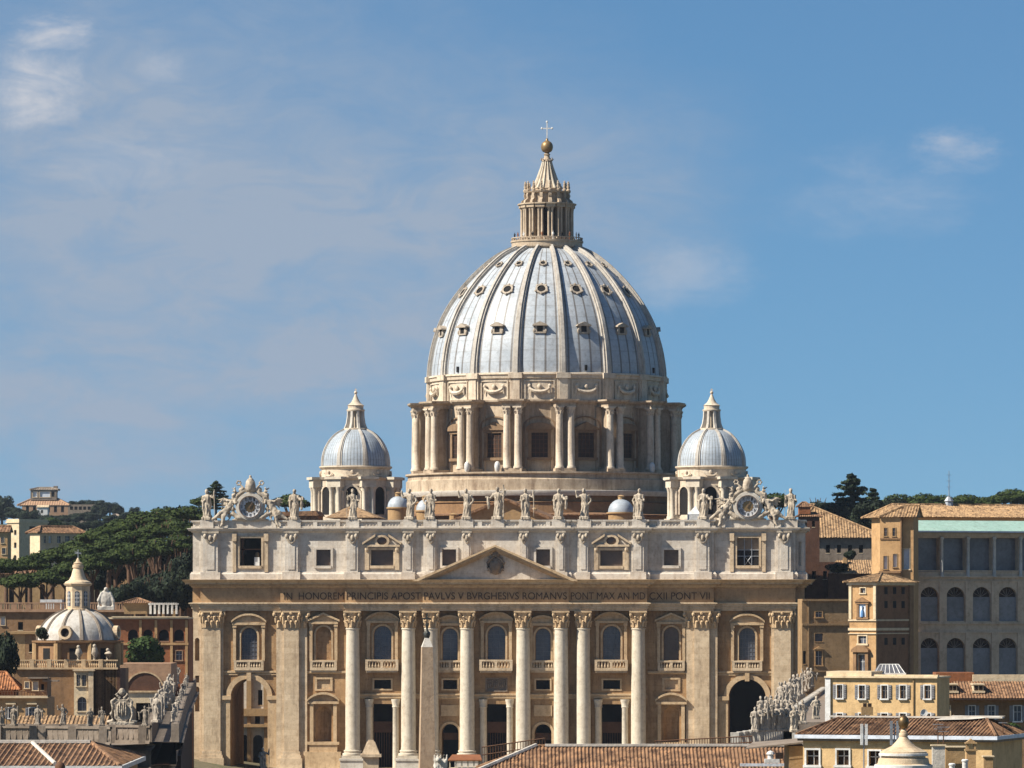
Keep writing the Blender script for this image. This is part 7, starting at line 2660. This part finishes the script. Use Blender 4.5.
# turret with ball finial
A = House('turret', 'round turret with stepped conical stone roof and a ball finial', 'turret', 903.5, 285, GZ)
z = A.z
r = lambda w: w / F * 285
m = MB()
m.lathe([(r(24), 0), (r(24), z(768)), (r(27.5), z(767)), (r(28), z(764.5)), (r(26), z(763.5)), (r(25), z(758.5)), (r(22), z(757.5)), (r(22), z(754.6)), (r(23.5), z(754)), (r(23.2), z(751.6)), (r(18), z(749)), (r(12), z(746)), (r(8), z(742)), (r(5.2), z(738.5)), (r(4.0), z(736.5)), (r(4.6), z(735.6)), (r(4.4), z(733)), (r(3.0), z(732.4)), (r(3.6), z(731.5)), (r(2.2), z(730)), (r(1.4), z(728.6))], (0, 0, 0), 32)
m.build('roof', M['pale_stone'], A.root, smooth=35)
MB().lathe([(.03, z(729.6)), (r(3.6), z(728)), (r(5.2), z(724.6)), (r(5.5), z(721.6)), (r(4.8), z(718.5)), (r(3), z(716.4)), (.02, z(714.8))], (0, 0, 0), 20).build('ball', M['bronze'], A.root, smooth=60)
m = MB()
for pt in ((755.8, 753.4, 24.2), (768, 764.8, 28.6)):
    m.lathe([(r(pt[2]), z(pt[0])), (r(pt[2] + .6), z(pt[0]) + .02), (r(pt[2] + .6), z(pt[1])), (r(pt[2] - 1.5), z(pt[1]) + .03)], (0, 0, 0), 32, cap=False)
m.build('rim', M['white_paint'], A.root, smooth=30)
# chimneys, antennas
def block(name, label, cat, px0, px1, pyt, d, mt, dl=1.0, cap_=None):
    H_ = House(name, label, cat, (px0 + px1) / 2, d, GZ)
    a, b = H_.x(px0), H_.x(px1)
    MB().box(a, b, 0, dl, 0, H_.z(pyt)).build('shaft', mt, H_.root)
    m = MB()
    if cap_ == 'slab':
        m.box(a - .08, b + .08, -.08, dl + .08, H_.z(pyt), H_.z(pyt) + .07)
    elif cap_ == 'hood':
        zt = H_.z(pyt)
        m.box(a - .08, b + .08, -.08, dl + .08, zt, zt + .1)
        for xx in (a + .06, b - .06):
            for yy in (.06, dl - .06):
                m.box(xx - .06, xx + .06, yy - .06, yy + .06, zt + .1, zt + .42)
        m.box(a - .06, b + .06, -.06, dl + .06, zt + .42, zt + .5)
        m.prism([(a, zt + .5), (b, zt + .5), ((a + b) / 2, zt + .72)], 0, dl)
    m.build('cap', M['tan'] if cap_ == 'hood' else M['cream'], H_.root)
    return H_
block('chimney', 'broad pale chimney stack with one bright face next to the turret', 'chimney', 932.5, 945, 746, 300, M['white_stone'], .5, 'slab')
block('chimney', 'wide brown chimney block behind the hooded chimney', 'chimney', 945.5, 965, 747.5, 301, M['tan'], .9, 'slab')
block('chimney', 'ochre chimney with a small gabled hood on four posts', 'chimney', 966.5, 976, 751, 296, M['ochre'], .55, 'hood')
block('chimney', 'low tan chimney stump beside the hooded chimney', 'chimney', 984, 993, 757, 303, M['tan'], .6, 'slab')
for px, pt, tx in ((952, 764, 'small pale chimney pot below the brown block'), (965, 760, 'slim white flue beside the hooded chimney')):
    q = P(px, pt, 293)
    o = link('flue', MB().lathe([(.16, -21), (.16, -.1), (.2, -.08), (.2, 0), (.13, .05)], n=10).mesh('flue', 40), loc=q)
    o.data.materials.append(M['white_paint'])
    tag(o, tx, 'flue')
def panel_ant(px, dx, y0, y1, label, mt):
    q = P(px, y1, 324)
    root = thing('panel_antenna', label, 'antenna', (q.x, q.y, q.z - .6), PSI)
    h = (y1 - y0) / F * 324
    for s in (-1, 1):
        e = s * dx / F * 324
        MB().box(e - .085, e + .085, -.1, .06, .6, .6 + h).build('panel', mt, root)
    m = MB()
    m.tube([(0, .1, -1.2), (0, .1, .6 + h * .9)], .045, 5)
    for zz in (.8, .5 + h * .8):
        m.box(-dx / F * 324, dx / F * 324, .05, .11, zz, zz + .06)
    m.build('pole', M['metal_grey'], root)
panel_ant(864, 2.3, 724, 745, 'pair of white panel antennas on the tiled roof', M['white_paint'])
panel_ant(894.5, 3.2, 721, 745, 'pair of grey panel antennas on the tiled roof beside the turret ball', M['metal_grey'])
def mast(px, y0, y1, d, label, arms):
    q = P(px, y1, d)
    root = thing('aerial', label, 'aerial', (q.x, q.y, q.z), PSI)
    h = (y1 - y0) / F * d
    MB().tube([(0, 0, -.6), (0, 0, h)], .035, 5).build('mast', M['iron'], root)
    m = MB()
    for t, w in arms:
        m.box(-w, w, -.02, .02, h * t - .02, h * t + .02)
        for k in range(5):
            m.box(-w + .5 * w * k - .015, -w + .5 * w * k + .015, -.25, .25, h * t - .015, h * t + .015)
    m.build('arms', M['metal_grey'], root)
mast(938, 722, 745, 322, 'thin dark aerial mast standing before the roof hip', ((.9, .3), (.7, .22)))
mast(943.5, 726, 748, 318, 'pale aerial with several crossbars standing next to the thin dark mast', ((.95, .35), (.75, .3), (.55, .25)))
mast(1003, 722, 730, 330, 'short aerial at the far end of the tiled roof', ((.9, .25),))
# things on the roofs below the columns
q = P(772, 763, 345)
root = thing('rooftop_unit', 'white ventilation unit with a dark grille on the long tiled roof', 'ventilation unit', (q.x, q.y, q.z), PSI)
m = MB()
m.box(-.5, .5, -.3, .3, 0, .28)
m.lathe([(.2, .28), (.2, .55), (.3, .6), (.22, .75), (.02, .85)], (-.1, 0, 0), 12)
m.build('casing', M['white_paint'], root)
MB().box(.25, .75, -.25, .25, .29, .7).build('grille', M['brown_dark'], root)
q = P(766, 764.5, 343)
root = thing('gutter_run', 'blue grey gutter run along the end of the long tiled roof', 'gutter', (q.x, q.y, q.z), PSI)
MB().box(-1.75, 1.65, -.15, .15, -.12, .06).build('trough', M['bluewhite'], root)
m = MB()
for k in range(5):
    m.box(-1.6 + .75 * k, -1.5 + .75 * k, -.2, .2, -.2, -.12)
m.build('brackets', M['iron'], root)
q = P(466, 770, 430)
root = thing('canopy', 'brown flat canopy on posts below the arched doorway', 'canopy', (q.x, q.y, q.z - 2.0), PSI)
s_ = 430 / F
m = MB()
m.add([(-18 * s_, -.9, 2 + 10.5 * s_), (16 * s_, -.9, 2 + 10.5 * s_), (14 * s_, 1.6, 2 + 15 * s_), (-14 * s_, 1.6, 2 + 15 * s_), (-18 * s_, -.9, 2 + 9.3 * s_), (16 * s_, -.9, 2 + 9.3 * s_), (14 * s_, 1.6, 2 + 9.3 * s_), (-14 * s_, 1.6, 2 + 9.3 * s_)], [(0, 1, 2, 3), (0, 4, 5, 1), (1, 5, 6, 2), (3, 2, 6, 7), (0, 3, 7, 4), (4, 7, 6, 5)])
m.build('roof', M['redwall'], root)
m = MB()
for k in range(6):
    m.box((-16 + 6 * k) * s_ - .05, (-16 + 6 * k) * s_ + .05, -.75, -.65, 0, 2 + 9.4 * s_)
m.box(-17 * s_, 15 * s_, -.3, 1.4, 0, 2 + 2 * s_)
m.build('posts', M['cream'], root)
q = P(441, 769, 425)
m = MB()
random.seed(3)
for k in range(9):
    a = Vector((random.uniform(-.5, .5), random.uniform(-.3, .3), random.uniform(0, .9)))
    m.ell(a, (.2, .18, .24), 7, 5)
for k in range(5):
    m.tube([(-.4 + .2 * k, 0, -2), (-.45 + .22 * k, 0, .4), (-.55 + .27 * k, -.1, 1.2)], [.16, .15, .07], 6)
o = link('rooftop_ornament', remesh(m, 'rooftop_ornament', M['white_stone'], .06, 1, .03, (2, 2, 2)), loc=(q.x, q.y, q.z))
tag(o, 'jagged white carved ornament at the foot of the obelisk', 'ornament')
def fence(px0, px1, py0, py1, d, label, h):
    a, b = P(px0, py0, d), P(px1, py1, d)
    root = thing('iron_fence', label, 'fence', a, PSI)
    L_ = (px1 - px0) / F * d
    dz = b.z - a.z
    n = int(L_ / .22)
    m = MB()
    for k in range(n + 1):
        t = k / n
        m.box(L_ * t - .03, L_ * t + .03, -.03, .03, dz * t - 1.5, dz * t + h)
    m.build('bars', M['iron'], root)
    m = MB()
    m.tube([(0, 0, h * .95), (L_, 0, dz + h * .95)], .05, 4)
    m.tube([(0, 0, h * .2), (L_, 0, dz + h * .2)], .05, 4)
    m.build('rail', M['iron'], root)
fence(482, 545, 757, 748, 420, 'rusty iron fence before the middle doorway', .85)
fence(655, 752, 749, 744, 430, 'rusty iron fence before the northern black arch', .7)
# ================================================================ trees
random.seed(11)
def leaf_cloud(m, lobes, n, size, flat=0.0, shell=.55):
    """many small leaf clumps spread through a few lobes; lobe = (centre, radii)"""
    vol = [a[1][0] * a[1][1] for a in lobes]
    tot = sum(vol)
    for (c, r), v in zip(lobes, vol):
        for _ in range(int(n * v / tot)):
            while True:
                d = Vector((random.gauss(0, 1), random.gauss(0, 1), random.gauss(0, 1)))
                if d.length > .01:
                    break
            d.normalize()
            t = shell + (1 - shell) * random.random() ** .6
            if random.random() < .12:
                t *= random.uniform(1.0, 1.16)
            p = Vector(c) + Vector((d.x * r[0], d.y * r[1], d.z * r[2])) * t
            nn = (Vector((d.x / r[0], d.y / r[1], d.z / r[2])).normalized() + Vector((random.gauss(0, 1), random.gauss(0, 1), random.gauss(0, 1))) * .38).normalized()
            u = nn.cross(Vector((random.gauss(0, 1), random.gauss(0, 1), random.gauss(0, 1)))).normalized()
            w = nn.cross(u)
            s = size * random.uniform(.55, 1.3)
            m.add([p - u * s, p + w * s * .6, p + u * s, p - w * s * .6], [(0, 1, 2, 3)])
def umbrella_variant():
    """crown 11 m across, its foot at z = 0"""
    lobes = [((0, 0, 2.2), (3.2, 3.2, 1.7))]
    n = random.randint(7, 9)
    for k in range(n):
        a = 2 * PI * k / n + random.uniform(-.25, .25)
        rr = random.uniform(2.4, 3.6)
        lobes.append(((rr * math.cos(a), rr * math.sin(a), random.uniform(1.0, 2.0)), (random.uniform(1.5, 2.2), random.uniform(1.5, 2.2), random.uniform(.8, 1.25))))
    m = MB()
    leaf_cloud(m, lobes, 3600, .36)
    cr = m.mesh('crown')
    cr.materials.append(M['pine'])
    t = MB()
    h = 11.0
    bx = random.uniform(-.5, .5)
    t.tube([(0, 0, -h - 6), (bx * .5, 0, -h * .5), (bx, 0, -2.6)], [.62, .5, .42], 8)
    for k in range(6):
        a = 2 * PI * k / 6 + random.uniform(-.3, .3)
        rr = random.uniform(2.2, 3.6)
        t.tube([(bx, 0, -3.2 + random.uniform(-.4, .6)), (bx + rr * .45 * math.cos(a), rr * .45 * math.sin(a), -1.0), (rr * math.cos(a), rr * math.sin(a), 1.2)], [.26, .2, .08], 5)
    tr = t.mesh('trunk', 50)
    tr.materials.append(M['bark'])
    return cr, tr
UMB = [umbrella_variant() for _ in range(4)]
def tree(name, label, cat, px, pyb, d, wpx, hpx, var, group, crown_h=5.2, crown_w=10.6):
    """crown foot at pyb, crown wpx wide and hpx high in the picture"""
    q = P(px, pyb, d)
    zg = ground_h(q.x, q.y)
    shrub = 'shrub' in name
    root = thing(name, label, cat, (q.x, q.y, q.z if shrub else min(zg, q.z - 1)), random.uniform(0, 6), group)
    w = wpx / F * d / crown_w
    h = hpx / F * d / crown_h
    up = q.z - root.location.z
    link('crown', var[0], root, loc=(0, 0, up), scale=(w, w, h))
    if shrub:
        link('trunk', STEM, root, loc=(0, 0, 0), scale=(w, w, h))
    else:
        link('trunk', var[1], root, loc=(0, 0, up), scale=(w, w, h if up < 8 * h or crown_h > 8 else max(h, up / 16.0)))
    return root
_m = MB().tube([(0, 0, -.2), (0, 0, 2), (.2, 0, 4)], [.3, .25, .1], 6)
for _k in range(4):
    _m.tube([(0, 0, .8), (1.2 * math.cos(_k * 1.6), 1.2 * math.sin(_k * 1.6), 2.6)], [.16, .06], 5)
STEM = _m.mesh('trunk')
STEM.materials.append(M['bark'])
GP = 'umbrella pines on the hillside'
upper = [(6, 574, 1010, 48, 21), (30, 571, 1022, 50, 20), (53, 563, 1035, 50, 20), (74, 556, 1050, 52, 21), (97, 546, 1062, 54, 23), (120, 537, 1080, 56, 24), (143, 529, 1095, 58, 24), (166, 524, 1108, 58, 23), (188, 522, 1120, 54, 22)]
for k, (px, pb, d, w, h) in enumerate(upper):
    tree('umbrella_pine', 'umbrella pine in the top line of the hillside, %s from the picture edge' % ORD[k], 'pine tree', px, pb, d, w, h, UMB[k % 4], GP)
lower = [(20, 588, 990, 48, 20), (46, 585, 995, 46, 21), (66, 578, 1000, 46, 22), (92, 571, 1004, 46, 23), (116, 565, 1010, 48, 23), (138, 560, 1018, 48, 24), (160, 556, 1028, 48, 25), (180, 552, 1034, 46, 25)]
for k, (px, pb, d, w, h) in enumerate(lower):
    tree('umbrella_pine', 'umbrella pine in the nearer line of the hillside, %s from the picture edge' % ORD[k], 'pine tree', px, pb, d, w, h, UMB[(k + 2) % 4], GP)
mid = [(84, 562, 1028, 50, 21), (108, 554, 1034, 52, 22), (130, 546, 1044, 54, 22), (154, 540, 1056, 54, 23), (178, 536, 1064, 54, 23)]
for k, (px, pb, d, w, h) in enumerate(mid):
    tree('umbrella_pine', 'umbrella pine in the middle line of the hillside, %s from the lantern side' % ORD[k], 'pine tree', px, pb, d, w, h, UMB[(k + 1) % 4], GP)
def bush_variant(mt, n=2600, size=.4, tall=1.0, name='crown'):
    lobes = [((0, 0, 3.2 * tall), (2.6, 2.6, 2.8 * tall))]
    for k in range(7):
        a = 2 * PI * k / 7 + random.uniform(-.3, .3)
        lobes.append(((2.0 * math.cos(a), 2.0 * math.sin(a), random.uniform(1.6, 4.6) * tall), (random.uniform(1.3, 2.0), random.uniform(1.3, 2.0), random.uniform(1.2, 1.9) * tall)))
    m = MB()
    leaf_cloud(m, lobes, n, size)
    cr = m.mesh(name)
    cr.materials.append(mt)
    t = MB().tube([(0, 0, -10), (0, 0, 0), (.1, 0, 3.5)], [.4, .34, .16], 7)
    for k in range(4):
        a = PI / 2 * k + .4
        t.tube([(0, 0, .6), (1.1 * math.cos(a), 1.1 * math.sin(a), 2.2), (1.8 * math.cos(a), 1.8 * math.sin(a), 3.8)], [.18, .13, .05], 5)
    tr = t.mesh('trunk', 50)
    tr.materials.append(M['bark'])
    return cr, tr
DARK = [bush_variant(M['cypress']) for _ in range(3)]
BUSH = [bush_variant(M['bush']) for _ in range(2)]
GD = 'dark holm oaks below the pines'
dark = [(120, 608, 966, 28, 24), (137, 612, 968, 34, 34), (154, 614, 970, 36, 38), (171, 615, 972, 36, 44), (183, 614, 975, 30, 48), (165, 602, 990, 34, 34), (181, 592, 1000, 30, 40), (148, 600, 985, 32, 28), (96, 592, 1048, 34, 24), (114, 588, 1052, 34, 26), (132, 584, 1056, 34, 28), (150, 582, 1060, 36, 30), (168, 578, 1064, 36, 32), (186, 574, 1066, 34, 34)]
for k, (px, pb, d, w, h) in enumerate(dark):
    tree('holm_oak', 'dark dense holm oak in the shade below the pines, %s of its clump' % ORD[k], 'oak tree', px, pb, d, w, h, DARK[k % 3], GD, 6.4, 7.4)
tree('garden_tree', 'bright green rounded tree in front of the red arched building', 'tree', 147, 667, 835, 44, 32, BUSH[0], None, 6.4, 7.4)
tree('cypress', 'dark upright cypress beside the tan corner tower at the picture edge', 'cypress tree', 6, 682, 676, 27, 54, DARK[1], None, 6.4, 7.4)
tree('terrace_shrub', 'small dark shrub on the terrace below the white dome', 'shrub', 42, 640, 690, 14, 14, DARK[2], None, 6.4, 7.4)
# far ridge
GF = 'distant trees on the far ridge'
far = [(2, 523, 28, 28, 2450), (14, 520, 22, 14, 2440), (24, 522, 20, 12, 2400), (30, 524, 24, 14, 2350), (48, 526, 26, 12, 2300), (62, 525, 24, 11, 2300), (74, 524, 22, 11, 2350), (88, 523, 24, 12, 2350), (100, 520, 22, 20, 2450), (76, 512, 20, 11, 2560), (88, 511, 22, 12, 2560), (100, 512, 22, 13, 2560), (110, 514, 20, 12, 2480), (118, 517, 14, 13, 2450), (127, 522, 18, 11, 2300), (134, 520, 14, 13, 2300), (142, 519, 12, 8, 2300), (64, 532, 26, 12, 1900), (40, 531, 24, 13, 1800), (54, 530, 24, 13, 1850), (78, 534, 26, 12, 1800), (96, 531, 24, 12, 1900), (112, 526, 22, 12, 2000)]
for k, (px, pb, w, h, d) in enumerate(far):
    tree('distant_tree', 'dark distant tree on the far ridge around the villa', 'tree', px, pb, d, w, h, (DARK + BUSH)[k % 4 if k > 16 else k % 3], GF, 6.4, 7.4)
# north side: conifers and umbrella pines behind the palace
def conifer(n_tier, h, w, mt, leaves=2600):
    m = MB()
    t = MB().tube([(0, 0, -8), (0, 0, 0), (.15, 0, h * .6), (0, 0, h)], [.5, .42, .2, .04], 7)
    for k in range(n_tier):
        f = k / (n_tier - 1)
        z = h * (.12 + .86 * f)
        rr = w * (1 - f) ** .75 * random.uniform(.75, 1.1) + .5
        nb = random.randint(4, 6)
        for j in range(nb):
            a = 2 * PI * j / nb + random.uniform(-.5, .5)
            L_ = rr * random.uniform(.7, 1.15)
            e = Vector((L_ * math.cos(a), L_ * math.sin(a), z + random.uniform(-.2, .5)))
            t.tube([(0, 0, z), e * .6 + Vector((0, 0, z * .4)), e], [.12, .08, .03], 4)
            for q in (.3, .5, .7, .88, 1.0):
                c = Vector((e.x * q, e.y * q, z + (e.z - z) * q))
                leaf_cloud(m, [(c, (L_ * .3 + .5, L_ * .3 + .5, .55))], max(8, leaves // (n_tier * nb * 5)), .5, .5, .1)
    cr = m.mesh('crown')
    cr.materials.append(mt)
    tr = t.mesh('trunk', 50)
    tr.materials.append(M['bark'])
    return cr, tr
CED = conifer(10, 14.0, 6.2, M['cedar'], 7000)
CON = conifer(10, 14.0, 4.2, M['cedar'], 5000)
tree('cedar', 'tall layered cedar with flat branches rising behind the chapel roof', 'cedar tree', 851, 534, 1130, 62, 58, CED, None, 14, 14)
tree('conifer', 'slimmer conifer right beside the tall cedar', 'conifer', 873, 530, 1160, 30, 40, CON, None, 14, 8.6)
tree('conifer', 'dark conifer standing behind the south clock angel', 'conifer', 216, 512, 1180, 36, 30, CED, None, 14, 14)
GN = 'trees behind the palace'
north = [('umbrella_pine', 'broad umbrella pine crown just beside the conifer above the palace roof', 899, 512, 1280, 56, 24, UMB[0], 5.2, 10.6), ('umbrella_pine', 'umbrella pine crown above the palace ridge nearer the antenna', 925, 510, 1290, 52, 22, UMB[1], 5.2, 10.6),
         ('umbrella_pine', 'umbrella pine crown right behind the antenna base', 943, 509, 1300, 40, 19, UMB[2], 5.2, 10.6), ('umbrella_pine', 'flat umbrella pine crown just beyond the antenna', 966, 508, 1310, 46, 18, UMB[3], 5.2, 10.6),
         ('umbrella_pine', 'low umbrella pine crown between two crowns above the palace ridge', 985, 508, 1320, 36, 15, UMB[0], 5.2, 10.6), ('umbrella_pine', 'highest umbrella pine crown at the end of the palace roof', 1012, 504, 1330, 54, 20, UMB[1], 5.2, 10.6), ('umbrella_pine', 'umbrella pine crown cut by the picture edge above the palace', 1036, 506, 1330, 50, 21, UMB[2], 5.2, 10.6),
         ('holm_oak', 'dark round tree filling the gap below the cedar', 836, 528, 1120, 46, 26, DARK[0], 6.4, 7.4), ('holm_oak', 'dark round tree between cedar and palace corner', 868, 534, 1110, 44, 36, DARK[1], 6.4, 7.4), ('holm_oak', 'low dark tree behind the brick turret roof', 818, 518, 1150, 36, 18, DARK[2], 6.4, 7.4),
         ('holm_oak', 'dark tree rising above the palace eave beside the conifer', 888, 528, 1200, 40, 30, DARK[0], 6.4, 7.4),
         ('umbrella_pine', 'pine crown showing just behind the north clock', 776, 508, 1180, 46, 20, UMB[3], 5.2, 10.6), ('umbrella_pine', 'pine crown between the south clock and lesser dome', 292, 508, 1180, 42, 19, UMB[1], 5.2, 10.6), ('umbrella_pine', 'small pine top at the foot of the south parapet end statue', 205, 506, 1200, 30, 14, UMB[2], 5.2, 10.6)]
for nm, lb, px, pb, d, w, h, v_, ch, cw in north:
    tree(nm, lb, 'pine tree' if 'pine' in nm else 'oak tree', px, pb, d, w, h, v_, GN, ch, cw)
tree('terrace_shrub', 'round dark shrub on the roof before the grey chapel wall', 'shrub', 850, 561, 940, 14, 11, DARK[0], None, 6.4, 7.4)
tree('terrace_shrub', 'dark hanging shrub on the brick house roof edge', 'shrub', 838, 574, 955, 26, 12, DARK[1], None, 6.4, 7.4)
tree('terrace_shrub', 'small leafy terrace shrub under the brown house shutters', 'shrub', 1012, 730, 505, 18, 8, BUSH[1], None, 6.4, 7.4)

# ================================================================ small things on the basilica roofs
q = PY(694, 520, 40)
root = thing('canvas_tent', 'small white peaked canvas tent on the roof before the north lesser dome', 'tent', (q.x, q.y, Z(521)), 0)
m = MB()
m.add([(-1.3, -1.2, 1.9), (1.3, -1.2, 1.9), (1.3, 1.2, 1.9), (-1.3, 1.2, 1.9), (.3, 0, 3.6)], [(0, 1, 4), (1, 2, 4), (2, 3, 4), (3, 0, 4)])
m.box(-1.25, 1.25, -1.15, 1.15, .1, 1.95)
m.build('canvas', M['white_paint'], root)
m = MB()
for a in (-1.2, 1.2):
    for b in (-1.18, 1.18):
        m.box(a - .07, a + .07, b - .07, b + .07, -.4, 2.0)
m.build('frame', M['metal_grey'], root)
for ang, tx in ((-31, ''), (-17, ''), (52, '')):
    a = FRONT + R(ang)
    o = link('floodlight', MB().lathe([(.3, 0), (.5, .3), (.62, 1.0), (.55, 1.7), (.3, 2.1), (.02, 2.2)], n=10).mesh('floodlight', 50), loc=(D.x + 29.9 * math.cos(a), D.y + 29.9 * math.sin(a), zt['base'] + .02))
    o.data.materials.append(M['white_paint'])
    tag(o, 'small white oval floodlight on the ledge at the foot of the drum columns', 'floodlight', 'floodlights round the drum')
# visitors at the rail under the lantern
def visitor(seed):
    m = MB()
    for s in (-1, 1):
        m.tube([(s * .1, 0, 0), (s * .11, .02, .45), (s * .1, 0, .88)], [.06, .075, .1], 7)
        m.ell((s * .1, -.06, .04), (.05, .12, .05), 6, 5)
        m.tube([(s * .2, 0, 1.4), (s * .26, -.03, 1.12), (s * (.1 + .1 * (seed % 2)), -.28, 1.08)], [.06, .05, .04], 6)
    m.lathe([(.13, .82), (.17, .95), (.15, 1.12), (.2, 1.36), (.16, 1.46), (.06, 1.5), (.055, 1.56)], (0, 0, 0), 12)
    m.ell((0, -.01, 1.66), (.085, .1, .12), 10, 8)
    m.ell((0, -.11, 1.65), (.02, .03, .03), 5, 4)
    return remesh(m, 'person', M[('black', 'redwall', 'white_paint')[seed]], .035, 1, 0)
VIS = [visitor(k) for k in range(3)]
for k, ang in enumerate((-74, -58, -41, -22, -5, 14, 30, 47, 66, 78)):
    a = FRONT + R(ang)
    o = link('person', VIS[(k * 7) % 3], loc=(D.x + 7.15 * math.cos(a), D.y + 7.15 * math.sin(a), D.z(241.3)), rz=a + PI / 2)
    tag(o, ('tiny visitor in dark clothes', 'tiny visitor in reddish clothes', 'tiny visitor in white clothes')[(k * 7) % 3] + ' at the gallery rail under the lantern', 'person', 'visitors at the lantern gallery')
# ================================================================ the air
def make_haze(density):
    m = MB().box(-900, 900, -1000, 3400, -60, 142)
    mt_ = bpy.data.materials.new('haze_air')
    mt_.use_nodes = True
    t = mt_.node_tree
    t.nodes.clear()
    o_ = N(t, 'ShaderNodeOutputMaterial')
    v_ = N(t, 'ShaderNodeVolumePrincipled')
    v_.inputs['Color'].default_value = (0.72, 0.84, 1.0, 1)
    v_.inputs['Density'].default_value = density
    v_.inputs['Anisotropy'].default_value = 0.2
    t.links.new(v_.outputs[0], o_.inputs['Volume'])
    h = m.build('haze', mt_)
    h['kind'] = 'stuff'
make_haze(0.000025)
